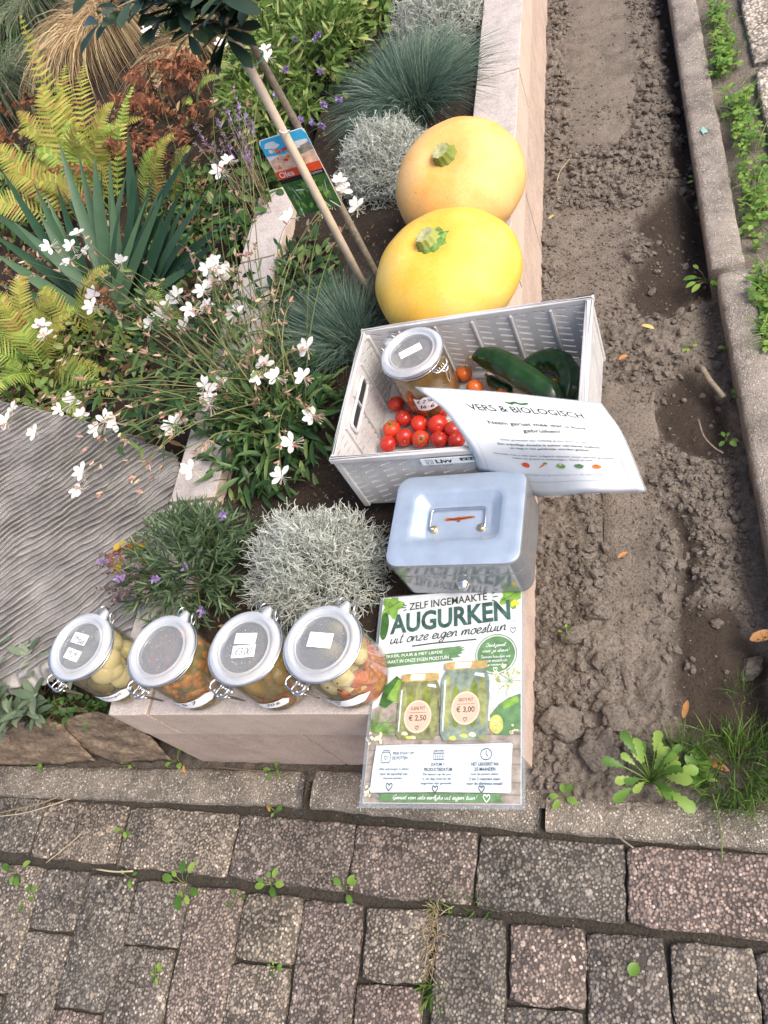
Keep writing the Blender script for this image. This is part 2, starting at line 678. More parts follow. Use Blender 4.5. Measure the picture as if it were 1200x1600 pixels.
def inside(X, Y, poly, soft=.02):
    """soft membership of points in a polygon (signed distance, >0 inside)"""
    d = np.full(X.shape, 1e9)
    s = np.ones(X.shape, bool)
    ins = np.zeros(X.shape, bool)
    n = len(poly)
    for i in range(n):
        ax, ay = poly[i][0], poly[i][1]
        bx, by = poly[(i + 1) % n][0], poly[(i + 1) % n][1]
        ex, ey = bx - ax, by - ay
        t = np.clip(((X - ax) * ex + (Y - ay) * ey) / (ex * ex + ey * ey), 0, 1)
        d = np.minimum(d, np.hypot(X - ax - t * ex, Y - ay - t * ey))
        c = (ay > Y) != (by > Y)
        xi = ax + (Y - ay) * ex / (ey if abs(ey) > 1e-9 else 1e-9)
        ins ^= c & (X < xi)
    sd = np.where(ins, d, -d)
    return np.clip(sd / soft * .5 + .5, 0, 1)

SLABS = [
    [(0.0535, 2.5604, 0.0000), (0.2490, 2.4235, 0.0000), (0.2254, 1.5797, 0.0000), (0.1823, 1.5415, 0.0000), (0.0640, 1.5842, 0.0000)],
    [(0.0198, 1.3391, 0.0000), (0.2102, 1.2943, 0.0000), (0.2212, 1.2241, 0.0000), (0.1945, 1.0865, 0.0000), (0.1722, 0.9569, 0.0000), (0.0220, 1.0350, 0.0000)],
    [(0.1129, 0.7885, 0.0000), (0.2267, 0.7652, 0.0000), (0.2217, 0.5114, 0.0000), (0.2244, 0.2746, 0.0000), (0.1537, 0.0842, 0.0000), (0.1196, 0.2990, 0.0000)],
]
WET_SHADE = [
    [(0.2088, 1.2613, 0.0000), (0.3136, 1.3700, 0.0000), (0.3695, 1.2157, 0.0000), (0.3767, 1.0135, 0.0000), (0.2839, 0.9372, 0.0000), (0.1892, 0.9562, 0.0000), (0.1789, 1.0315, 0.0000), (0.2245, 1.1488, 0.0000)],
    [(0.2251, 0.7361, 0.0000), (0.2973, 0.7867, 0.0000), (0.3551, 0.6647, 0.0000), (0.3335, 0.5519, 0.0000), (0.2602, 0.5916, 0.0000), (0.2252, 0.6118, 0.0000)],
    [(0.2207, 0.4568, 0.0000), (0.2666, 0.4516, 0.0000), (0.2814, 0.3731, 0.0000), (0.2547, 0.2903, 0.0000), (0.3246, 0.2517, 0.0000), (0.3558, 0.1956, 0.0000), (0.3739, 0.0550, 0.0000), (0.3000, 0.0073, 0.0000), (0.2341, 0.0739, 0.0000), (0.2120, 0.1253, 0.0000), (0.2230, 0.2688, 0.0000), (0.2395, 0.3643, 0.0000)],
    [(0.2743, 2.3679, 0.0000), (0.3638, 2.3062, 0.0000), (0.3625, 1.1351, 0.0000), (0.3295, 1.1255, 0.0000), (0.3156, 1.4403, 0.0000), (0.3118, 1.9346, 0.0000)],  # not damp: shade of the trench along the far kerb, painted as dark soil
]
def n2(X, Y, f, o=4, s=0):
    return fbm(np.stack([X * f, Y * f, np.zeros_like(X)], 1), o, s)
def slab_mask(X, Y):
    Xw, Yw = X + .012 * n2(X, Y, 30, 3, 5), Y + .012 * n2(X, Y, 30, 3, 9)
    m = np.zeros_like(X)
    for p in SLABS:
        m = np.maximum(m, inside(Xw, Yw, p, .03))
    return m
def wet_shade_mask(X, Y):
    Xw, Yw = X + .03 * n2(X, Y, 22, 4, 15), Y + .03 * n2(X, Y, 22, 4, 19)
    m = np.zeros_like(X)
    for p in WET_SHADE:
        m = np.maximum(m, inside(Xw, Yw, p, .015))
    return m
def soil_h(X, Y):
    sm = slab_mask(X, Y)
    wm = wet_shade_mask(X, Y)
    rough = np.clip(1 - sm - .75 * wm, .06, 1)
    h = .012 * n2(X, Y, 9, 3, 1) + rough * (.009 * np.abs(n2(X, Y, 40, 5, 2)) + .009 * n2(X, Y, 120, 4, 3) + .002)
    h = h - .016 * wm - .028 * inside(X, Y, WET_SHADE[3], .05)
    h = np.where(X > .30, h - .03 * np.clip((X - .30) / .05, 0, 1), h)
    return h - .004
me = grid_mesh(-.02, .40, -.06, 3.0, .0036, soil_h, {'damp_shade': wet_shade_mask})
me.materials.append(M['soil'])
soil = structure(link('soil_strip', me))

for k, p in enumerate((SLABS[0], SLABS[2])):
    # worn old slab that lies flush in the soil: an uneven plate with broken outline
    mbk = MB()
    pts = []
    n = len(p)
    for i in range(n):
        a, b = V(p[i]), V(p[(i + 1) % n])
        for t in range(6):
            q = a.lerp(b, t / 6)
            pts.append((q.x + rng.uniform(-.004, .004), q.y + rng.uniform(-.004, .004)))
    cx, cy = sum(q[0] for q in pts) / len(pts), sum(q[1] for q in pts) / len(pts)
    hz = float(np.mean(soil_h(np.array([q[0] for q in pts]), np.array([q[1] for q in pts])))) - .0020
    rings = []
    for s_, z_ in ((1.0, -.03), (1.0, -.001), (.97, .0015), (.6, .002), (.25, .0025)):
        rings.append([(cx + (q[0] - cx) * s_, cy + (q[1] - cy) * s_, hz + z_ + rng.uniform(-.0008, .0008)) for q in pts])
    m_ = len(pts)
    vs = [v for r in rings for v in r] + [(cx, cy, hz + .0025)]
    fs = [(l * m_ + i, l * m_ + (i + 1) % m_, (l + 1) * m_ + (i + 1) % m_, (l + 1) * m_ + i) for l in range(len(rings) - 1) for i in range(m_)]
    fs += [((len(rings) - 1) * m_ + i, (len(rings) - 1) * m_ + (i + 1) % m_, len(rings) * m_) for i in range(m_)]
    mbk.add(vs, fs)
    mbk.build('paving_slab', M['sandslab'], soil)

# loose crumbs of soil, beyond counting
r = random.Random(11)
mb = MB()
TPL = []
for s_ in range(10):
    v, f = ico(1)
    TPL.append((v * (1 + .75 * fbm(v * 1.7 + s_ * 5.1, 3, s_))[:, None], f))
cand = np.random.RandomState(3).uniform((0.0, -.03), (.355, 2.35), (46000, 2))
sm, wm = slab_mask(cand[:, 0], cand[:, 1]), wet_shade_mask(cand[:, 0], cand[:, 1])
hz = soil_h(cand[:, 0], cand[:, 1])
dens = np.clip(.42 + 1.1 * n2(cand[:, 0], cand[:, 1], 7, 3, 33), .1, 1)
for i, (x, y) in enumerate(cand):
    if r.random() > (1 - .80 * sm[i]) * (1 - .93 * wm[i]) * dens[i]:
        continue
    rad = min(.0016 * (1 / max(r.random(), .008)) ** .54, .0105)
    if y > 1.4 and rad < .003:
        continue
    if sm[i] > .6:
        rad = min(rad, .0035)
    v, f = TPL[r.randrange(10)]
    q = Quaternion(rdir(r), r.uniform(0, 6.28)).to_matrix()
    p = (v * (rad * np.array([r.uniform(.8, 1.3), r.uniform(.8, 1.3), r.uniform(.6, .95)]))) @ np.array(q).T
    mb.add(p + np.array([x, y, hz[i] + rad * .35]), f)
crumbs = stuff(mb.build('soil_crumbs', M['clod'], None, False))
tag(crumbs, 'loose grey brown crumbs of dug soil beside the planter wall', 'soil')

# the larger clods, each its own thing
CLODS = [
    ((0.0496, 0.0760, 0.0200), (.040, .034, .024), 'largest grey clod with a pointed top beside the poster'),
    ((0.1010, 0.0254, 0.0200), (.046, .034, .018), 'flat cracked clod in front of the leafy weed'),
    ((0.3024, 1.6199, 0.0200), (.022, .020, .018), 'pale square clod lying against the far kerb stone'),
    ((0.2721, 1.8339, 0.0150), (.018, .016, .013), 'small pointed clod at the far end of the trench'),
    ((0.0345, 1.4903, 0.0150), (.020, .018, .015), 'rounded clod touching the planter wall beside the back pumpkin'),
    ((0.1102, 0.2624, 0.0150), (.024, .022, .018), 'rough clod in the middle of the loose soil heap'),
    ((0.1063, 0.1762, 0.0150), (.018, .016, .012), 'pale broken clod beside the tiny clover seedling'),
    ((0.3239, 0.4226, 0.0120), (.017, .014, .010), 'flat beige pebble lying near the right kerb'),
    ((0.2950, 0.2420, 0.0000), (.010, .011, .008), 'whitish angular pebble on the dark wet soil'),
    ((0.3378, 0.1730, 0.0050), (.019, .026, .015), 'dark grey stone under the brown curled leaf'),
    ((0.2318, 1.5812, 0.0150), (.026, .020, .016), 'wide crumbly clod at the end of the far slab'),
    ((0.1306, 0.0804, 0.0120), (.028, .022, .016), 'lumpy clod above the leafy weed'),
    ((0.0664, 0.2246, 0.0120), (.026, .024, .016), 'wide clod lying close to the planter wall corner'),
]
for k, (p, rr_, lab) in enumerate(CLODS):
    mbk = MB()
    rr_ = tuple(q * .85 for q in rr_)
    lump(mbk, (0, 0, 0), rr_, .62, 2.1, 4, 40 + k, None, 0, 4)
    vv = np.array(mbk.v)
    mbk.v = [tuple(q) for q in vv * (1 + .10 * fbm(vv * 260, 3, k))[:, None]]
    z = float(soil_h(np.array([p[0]]), np.array([p[1]]))[0])
    o = mbk.build('soil_clod' if 'clod' in lab else 'pebble', M['clod'])
    o.location = (p[0], p[1], z + rr_[2] * .45)
    o.rotation_euler = (0, 0, k * 1.3)
    tag(o, lab, 'clod' if 'clod' in lab else 'stone', 'clods and stones in the dug strip')

# ---- kerbs
def kerb(name, a, b, width, z0, z1, label, m='kerb', side=1, group=None):
    a, b = V(a), V(b)
    d = (b - a)
    L = math.hypot(d.x, d.y)
    ang = math.atan2(d.y, d.x)
    mbk = MB()
    N_ = max(6, int(L / .02))
    rk = random.Random(len(label))
    prof = [(0, z0), (0, z1 - .008), (.004, z1 - .002), (.012, z1), (width * .5, z1 + .001), (width - .012, z1), (width - .004, z1 - .002), (width, z1 - .008), (width, z0)]
    vs, fs = [], []
    for i in range(N_ + 1):
        x = L * i / N_
        for (w, z) in prof:
            j = .0 if z == z0 else rk.uniform(-.0016, .0016)
            e = .004 if i in (0, N_) and z > z0 else 0
            vs.append((x + (e if i == 0 else -e), side * (w + j), z + j - e * .5))
    n = len(prof)
    for i in range(N_):
        for k in range(n - 1):
            q = (i * n + k, i * n + k + 1, (i + 1) * n + k + 1, (i + 1) * n + k)
            fs.append(q if side > 0 else q[::-1])
    fs.append(tuple(range(n)))
    fs.append(tuple(reversed(range(N_ * n, N_ * n + n))))
    mbk.add(vs, fs)
    o = mbk.build(name, M[m])
    o.location = (a.x, a.y, 0)
    o.rotation_euler = (0, 0, ang)
    return tag(o, label, 'kerb', group)
kg = 'concrete kerb stones'
kerb('kerb_stone', (.352, .985, 0), (.332, 2.60, 0), .064, -.06, .05, 'far grey kerb stone with a turquoise paint spot along the trench', m='kerb_side', side=-1, group=kg)
kerb('kerb_stone', (.392, -.03, 0), (.362, .972, 0), .064, -.06, .05, 'near grey kerb stone right of the wet soil, mostly cut by the picture edge', m='kerb_side', side=-1, group=kg)
kerb('kerb_stone', (-1.60, -.080, 0), (-.400, -.074, 0), .062, -.06, .004, 'mossy kerb stone at the foot of the planter left of the poster', group=kg)
kerb('kerb_stone', (-.395, -.074, 0), (.014, -.096, 0), .066, -.06, .002, 'sandy short kerb stone under the overhanging poster', group=kg)
kerb('kerb_stone', (.0165, -.094, 0), (.86, -.125, 0), .056, -.06, .004, 'speckled kerb stone in front of the leafy weed', group=kg)

# turquoise paint spot on the far kerb
mbk = MB()
pts = [(math.cos(t) * .012 * (1 + .35 * math.sin(3 * t + 1)), math.sin(t) * .006 * (1 + .3 * math.sin(2 * t)), 0) for t in np.linspace(0, 6.1, 16)]
mbk.add(pts, [tuple(range(16))])
o = mbk.build('paint_spot', plain('turquoise paint', (.22, .42, .38), .6), bpy.data.objects['kerb_stone'], False)
sp = V((0.3830, 1.4252, 0.0500)) - V((.352, .985, 0))
ang = math.atan2(2.60 - .985, .332 - .352)
o.location = (sp.x * math.cos(-ang) - sp.y * math.sin(-ang), -.030, .0535)

# ---- pavers of the pavement
pav = MB()
pav.add([(-3, -2.2, -.0115), (3, -2.2, -.0115), (3, -.06, -.0115), (-3, -.06, -.0115)], [(0, 1, 2, 3)])
pavement = structure(pav.build('pavement', soil_mat('joint sand', (.050, .044, .035), (.03, .025, .02)), smooth=False))
pr = random.Random(5)
PM = {}
def paver_mesh(w, d, k):
    key = (round(w, 3), round(d, 3), k)
    if key not in PM:
        m_ = MB()
        bevel_box(m_, (-w / 2, -d / 2, -.06), (w / 2, d / 2, 0), .0042, 0, .0022, random.Random(k * 7 + 1))
        PM[key] = m_.mesh('paver', M['paver'])
    return PM[key]
def paver(cx, cy, w, d, rot=0.0, z=0.0):
    o = link('paver', paver_mesh(w, d, pr.randrange(6)), pavement, (cx, cy, z + pr.uniform(-.003, .003)))
    o.rotation_euler = (pr.uniform(-.012, .012), pr.uniform(-.012, .012), rot + pr.uniform(-.012, .012))
    return o
# the course along the kerb
xs = [-1.66, -1.44, -1.215, -.985, -.775, -.530, -.300, -.088, .138, .362, .586]
for i in range(len(xs) - 1):
    w = xs[i + 1] - xs[i]
    cx = (xs[i] + xs[i + 1]) / 2
    y = -.140 - .022 * (cx + .65) / .9
    low = -.003 if i < 4 else 0
    paver(cx, y, w - .004, .106, -.022 if i > 3 else -.01, -.002 + low)
# the columns below it: alternately whole and half stones first
col_x = -1.72
i = 0
edges = [-1.70, -1.59, -1.48, -1.37, -1.26, -1.15, -1.04, -.93, -.822, -.712, -.596, -.484, -.372, -.264, -.148, -.030, .080, .190, .300, .410, .52]
for i in range(len(edges) - 1):
    cx = (edges[i] + edges[i + 1]) / 2
    w = edges[i + 1] - edges[i] - .003
    y = -.208 - .018 * (cx + .65) / .9
    if -.264 <= edges[i] < -.2 or -.148 <= edges[i] < -.1:
        w -= .008
    ln = .104 if i % 2 == 1 else .212
    for k in range(6):
        paver(cx + (y + .2) * .02, y - ln / 2, w, ln - .004, .02)
        y -= ln
        ln = .212
# dead grass tuft in the wide joint comes with the plants

# ---- planter wall: two courses of blocks on three sides
wall = thing('planter_wall', 'low pinkish concrete block wall around the raised herb bed', 'wall', (0, 0, 0))
br = random.Random(21)
def block(lo, hi, mat_, b=.004):
    m_ = MB()
    bevel_box(m_, lo, hi, .0016, 0, .0004, br)
    return m_.build('block', mat_, wall, False)
T = .10
ZJ = .175
# a wall face is pinkish, its cap course has a paler, rough-cut top
capm, facem, lowm = M['wallcap'], M['wall'], M['wall_low']
def cap(lo, hi):
    m_ = MB()
    bevel_box(m_, lo, hi, .0016, 0, .0004, br)
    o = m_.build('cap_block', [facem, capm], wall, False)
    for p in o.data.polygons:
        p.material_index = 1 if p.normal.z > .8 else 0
def run(axis, segs_low, segs_top):
    for (a, b) in segs_low:
        a, b = a + .0012, b - .0012
        if axis == 'front':
            block((a, .0015, -.08), (b, T - .002, ZJ), lowm)
        elif axis == 'right':
            block((-T + .002, a, -.08), (-.0015, b, ZJ), lowm)
        else:
            block((-.634 + .002, a, -.08), (-.536, b, ZJ), facem)
    for (a, b) in segs_top:
        a, b = a + .0012, b - .0012
        if axis == 'front':
            cap((a, 0, ZJ + .003), (b, T, WALL_Z))
        elif axis == 'right':
            cap((-T, a, ZJ + .003), (0, b, WALL_Z))
        else:
            cap((-.634, a, ZJ + .0015), (-.534, b, WALL_Z))
run('front', [(-.634, -.3325), (-.3315, -.0985 - .003)], [(-.634, -.556), (-.5525, -.1025)])
run('right', [(.0, .5985), (.6, 1.1985), (1.2, 1.7985), (1.8, 2.6)], [(0, .2985), (.3015, .8985), (.9, 1.4985), (1.5, 2.0985), (2.1, 2.6)])
run('left', [(T + .003, .62), (.622, 1.3)], [(T + .003, .262), (.266, .402), (.406, .81), (.8125, 1.05), (1.0525, 1.3)])

def bed_h(base, amp, seed):
    return lambda X, Y: base + amp * n2(X, Y, 8, 3, seed) + amp * .6 * np.abs(n2(X, Y, 50, 4, seed + 3))
me = grid_mesh(-.536, -.098, .098, 2.6, .008, bed_h(.247, .010, 51))
me.materials.append(M['bed'])
structure(link('planter_soil', me))
me = grid_mesh(-3.2, -.63, .035, 3.4, .02, lambda X, Y: .12 + .03 * np.clip(Y, 0, 1) + .02 * n2(X, Y, 6, 3, 61) + .01 * n2(X, Y, 40, 3, 62))
me.materials.append(M['bed'])
structure(link('garden_soil', me))
me = grid_mesh(-.63, -.098, 2.5, 3.6, .02, bed_h(.22, .02, 71))
me.materials.append(M['bed'])
structure(link('back_soil', me))

# ---- ground right of the kerb
me = grid_mesh(.395, 1.6, -.1, 3.2, .012, lambda X, Y: .016 + .012 * n2(X, Y, 12, 4, 81) + .006 * n2(X, Y, 60, 3, 82), {'damp_shade': lambda X, Y: .0 * X})
me.materials.append(M['soil'])
structure(link('verge_soil', me))
mbk = MB()
for (x0, y0, x1, y1) in ((.505, 1.66, .905, 2.06), (.505, 1.24, .905, 1.64), (.505, 2.08, .905, 2.48)):
    bevel_box(mbk, (x0, y0, -.02), (x1, y1, .034), .006, 0, .001, br)
structure(mbk.build('pebble_paving', M['pale_agg']))

# ---- rippled slate slab
def slate_mat():
    m, nt, N, L, B = new_mat('grey rippled stone')
    co = coords(N, 'World')
    n1 = noise_node(N, L, co, 14.0, 6, .65)
    r1 = ramp(N, [(.3, (.235, .222, .208)), (.55, (.315, .298, .28)), (.8, (.39, .37, .348))])
    L.new(n1.outputs[0], r1.inputs[0])
    n3 = noise_node(N, L, co, 300.0, 3, .6)
    r3 = ramp(N, [(.3, (.8, .8, .8)), (.7, (1.15, 1.15, 1.15))])
    L.new(n3.outputs[0], r3.inputs[0])
    col = mixrgb(N, L, r1.outputs[0], r3.outputs[0], 1.0, 'MULTIPLY')
    L.new(col, B.inputs['Base Color'])
    B.inputs['Roughness'].default_value = .75
    bump(N, L, n3.outputs[0], .4, .001, B)
    return m
M['slate'] = slate_mat()
SL = [(-1.3988, 0.8309, 0.2700), (-1.1706, 0.7478, 0.2700), (-1.0116, 0.6892, 0.2700), (-0.8759, 0.6373, 0.2700), (-0.7724, 0.5800, 0.2700), (-0.6815, 0.5278, 0.2700), (-0.6484, 0.4580, 0.2700), (-0.6404, 0.3921, 0.2700), (-0.6395, 0.3097, 0.2700), (-0.6430, 0.2321, 0.2700), (-0.6654, 0.1738, 0.2700), (-0.7592, 0.1392, 0.2700), (-0.8488, 0.1059, 0.2700), (-0.9160, 0.0859, 0.2700), (-1.0376, 0.0739, 0.2700), (-1.3137, 0.3079, 0.2700), (-1.5359, 0.6785, 0.2700)]
cx, cy = sum(p[0] for p in SL) / len(SL), sum(p[1] for p in SL) / len(SL)
outline = []
for i in range(len(SL)):
    a, b = V(SL[i]), V(SL[(i + 1) % len(SL)])
    for t in range(14):
        outline.append(a.lerp(b, t / 14))
# a sheet whose rows follow the ripple crests, cut to the outline; each ridge leans over its own foot
dx, dy = .842, .540
us = [p.x * dx + p.y * dy for p in outline]
ws = [-p.x * dy + p.y * dx for p in outline]
PER = .0165
TRI = np.array([0, .05, .10, .15, .20, .30, .44, .58, .72, .86])
gu = np.arange(min(us) - .01, max(us) + .01, .0045)
ph = (np.arange(int((min(ws) - .05) / PER), int((max(ws) + .05) / PER))[:, None] + TRI[None, :]).ravel()
U_, PH = np.meshgrid(gu, ph)
shp = U_.shape
u, ph = U_.ravel(), PH.ravel()
tri = ph - np.floor(ph)
def sway(u, w):
    X, Y = u * dx - w * dy, u * dy + w * dx
    return .013 * n2(X, Y, 8, 2, 92) + .0050 * n2(X, Y, 26, 2, 93) + .0016 * n2(X, Y, 70, 2, 95)
w = ph * PER
for _ in range(6):
    w = .5 * w + .5 * (ph * PER - sway(u, w))
X, Y = u * dx - w * dy, u * dy + w * dx
poly = [(p.x, p.y) for p in outline]
ed = inside(X + .006 * n2(X, Y, 60, 2, 90), Y + .006 * n2(X, Y, 60, 2, 91), poly, .024)
lip = np.where(tri < .201, tri / .20, 1 - (tri - .20) / .80)
saw = np.where(tri < .201, tri / .20, 1 - ((tri - .20) / .80) ** 1.15)
hgt = np.clip(1 + .75 * n2(X, Y, 20, 3, 96), .25, 1.6)
Z = .252 + .0135 * saw * hgt + .004 * n2(X, Y, 5, 2, 97) + .0008 * n2(X, Y, 120, 2, 98) - .05 * np.clip(1 - ed / .42, 0, 1) ** 1.5
X, Y = X + .0098 * lip * hgt * dy, Y - .0098 * lip * hgt * dx
idx = np.arange(len(X)).reshape(shp)
q = np.stack([idx[:-1, :-1], idx[:-1, 1:], idx[1:, 1:], idx[1:, :-1]], -1).reshape(-1, 4)
keep = (ed[q] > .04).all(1)
q = q[keep]
used = np.unique(q)
remap = -np.ones(len(X), int)
remap[used] = np.arange(len(used))
me = bpy.data.meshes.new('stone_slab')
vl, fl = np.stack([X, Y, Z], 1)[used].tolist(), remap[q].tolist()
# the body of the slab below its rippled skin
k0, no = len(vl), len(outline)
for z_ in (.19, .232):
    vl += [(cx + (p.x - cx) * .985, cy + (p.y - cy) * .985, z_) for p in outline]
fl += [(k0 + i, k0 + (i + 1) % no, k0 + no + (i + 1) % no, k0 + no + i) for i in range(no)]
fl += [tuple(range(k0 + no, k0 + 2 * no)), tuple(reversed(range(k0, k0 + no)))]
me.from_pydata(vl, [], fl)
me.polygons.foreach_set('use_smooth', [True] * len(q) + [False] * (no + 2))
me.materials.append(M['slate'])
slab = link('stone_slab', me)
tag(slab, 'grey stone slab with rippled wavy surface left of the herb bed', 'stone slab')

# ---- rockery stones at the lower left
def rock_mat(name, a, b, c):
    m, nt, N, L, B = new_mat(name)
    co = coords(N, 'World')
    mp = N.new('ShaderNodeMapping')
    mp.inputs['Scale'].default_value = (1.0, 1.4, 3.0)
    mp.inputs['Rotation'].default_value = (.3, .5, .4)
    L.new(co, mp.inputs[0])
    n1 = noise_node(N, L, mp.outputs[0], 16.0, 7, .7)
    r1 = ramp(N, [(.3, a), (.5, b), (.72, c)])
    L.new(n1.outputs[0], r1.inputs[0])
    n2_ = noise_node(N, L, co, 130.0, 4, .7)
    r2 = ramp(N, [(.32, (.45, .43, .4)), (.55, (1, 1, 1)), (.75, (1.35, 1.3, 1.2))])
    L.new(n2_.outputs[0], r2.inputs[0])
    col = mixrgb(N, L, r1.outputs[0], r2.outputs[0], .9, 'MULTIPLY')
    L.new(col, B.inputs['Base Color'])
    B.inputs['Roughness'].default_value = .85
    bump(N, L, n2_.outputs[0], .7, .004, B)
    return m
M['rock'] = rock_mat('brown layered rock', (.05, .038, .028), (.19, .135, .088), (.33, .255, .175))
def rock(pts, label, seed):
    """a split stone: the hull of its corners, roughened along its layers"""
    bm = bmesh.new()
    c = sum((V(p) for p in pts), Vector()) / len(pts)
    for p in pts:
        bm.verts.new(V(p) - c)
    bmesh.ops.convex_hull(bm, input=bm.verts)
    bmesh.ops.triangulate(bm, faces=bm.faces)
    for _ in range(4):
        bmesh.ops.subdivide_edges(bm, edges=bm.edges, cuts=1, use_grid_fill=True)
    bm.normal_update()
    v = np.array([x.co[:] for x in bm.verts])
    nr = np.array([x.normal[:] for x in bm.verts])
    lay = v @ np.array([.25, .55, .8])
    h = .006 * fbm(v * 30, 4, seed) + .0045 * fbm(np.stack([v[:, 0] * 14, v[:, 1] * 14, lay * 160], 1), 3, seed + 1) + .002 * fbm(v * 140, 3, seed + 2)
    v = v + nr * h[:, None]
    for x, q in zip(bm.verts, v):
        x.co = q
    me = bpy.data.meshes.new('rock')
    bm.to_mesh(me)
    bm.free()
    me.materials.append(M['rock'])
    me.polygons.foreach_set('use_smooth', [True] * len(me.polygons))
    o = link('rock', me, None, c)
    tag(o, label, 'rock', 'rocks edging the garden bed')
rock([(-1.1576, 0.0488, 0.1300), (-0.9137, 0.0405, 0.1300), (-0.8770, 0.0300, 0.1200), (-0.8678, -0.0081, 0.0150), (-1.2823, -0.0142, 0.0000), (-1.0444, -0.0151, 0.0000), (-1.2805, 0.0961, 0.0200), (-1.0098, 0.0886, 0.0300), (-0.9057, 0.0233, 0.0800)], 'flat brown rock at the left edge below the sage', 3)
rock([(-0.9092, 0.0273, 0.1000), (-0.8624, 0.0413, 0.1350), (-0.7766, 0.0484, 0.1500), (-0.7371, 0.0395, 0.1400), (-0.7027, 0.0251, 0.0700), (-0.6911, -0.0018, 0.0120), (-0.8319, -0.0085, 0.0000), (-0.9222, 0.0176, 0.0200), (-0.9021, 0.0941, 0.0400), (-0.7588, 0.0491, 0.0300)], 'layered brown rock leaning on the planter corner', 8)
me = grid_mesh(-1.7, -.02, -.03, .06, .006, lambda X, Y: -.008 + .010 * np.abs(n2(X, Y, 30, 4, 77)) + .006 * n2(X, Y, 90, 3, 78), {'damp_shade': lambda X, Y: .6 + 0 * X})
me.materials.append(M['soil'])
structure(link('soil_margin', me))

# ------------------------------------------------------------------ lettering
def make_texts(strings):
    objs = {}
    for s_, bold in strings:
        cu = bpy.data.curves.new('t', 'FONT')
        cu.body = s_
        cu.offset = bold
        cu.resolution_u = 3
        o = bpy.data.objects.new('t', cu)
        C.objects.link(o)
        objs[(s_, bold)] = o
    dg = bpy.context.evaluated_depsgraph_get()
    out = {}
    for k, o in objs.items():
        me = bpy.data.meshes.new_from_object(o.evaluated_get(dg))
        v = np.array([x.co[:] for x in me.vertices])
        f = [tuple(p.vertices) for p in me.polygons]
        out[k] = (v, f)
        bpy.data.meshes.remove(me)
    for o in objs.values():
        cu = o.data
        bpy.data.objects.remove(o)
        bpy.data.curves.remove(cu)
    return out

B1, B2 = .014, .032
STR = [('ZELF INGEMAAKTE', B1), ('AUGURKEN', B2), ('LEKKER, PUUR & MET LIEFDE', 0), ('GEMAAKT IN ONZE EIGEN MOESTUIN', 0),
       ('KLEINE POT', B1), ('GROTE POT', B1), ('€ 2,50', B1), ('€ 3,00', B1), ('PRIJS STAAT OP', B1), ('DE POTTEN', B1),
       ('DATUM =', B1), ('PRODUCTIEDATUM', B1), ('HET LEKKERST NA', B1), ('2/3 MAANDEN', B1),
       ('Alle opbrengst is alleen', .01), ('voor de aanschaf van', .01), ('nieuwe potten.', .01),
       ('De datum op de pot', .01), ('is de dag waarop de', .01), ('augurken zijn gemaakt.', .01),
       ('Laat de potten zeker', .01), ('2 tot 3 maanden staan', .01), ('voor de allerbeste smaak!', .01),
       ('VERS & BIOLOGISCH', .012), ('Neem gerust mee wat u kunt', B1), ('gebruiken!', B1),
       ('Onze groenten zijn volledig gratis voor je neemt.', 0), ('Een vrijwillige donatie is achter van harte welkom', B1), ('en mag in het geldkistje worden gedaan.', B1),
       ('Uit onze moestuin, uit eigen tuin', 0), ('Gemaakt met u een zeer volgend seizoen weer nieuwe groenten', 0), ('zaden en grond te bekostigen. Dank je wel!', 0),
       ('makkelijk en gezond eten uit de natuurlijke tuin.', 0), ('Livv', B2), ('Olea', 0), ('europaea', 0)]
TX = make_texts(STR)

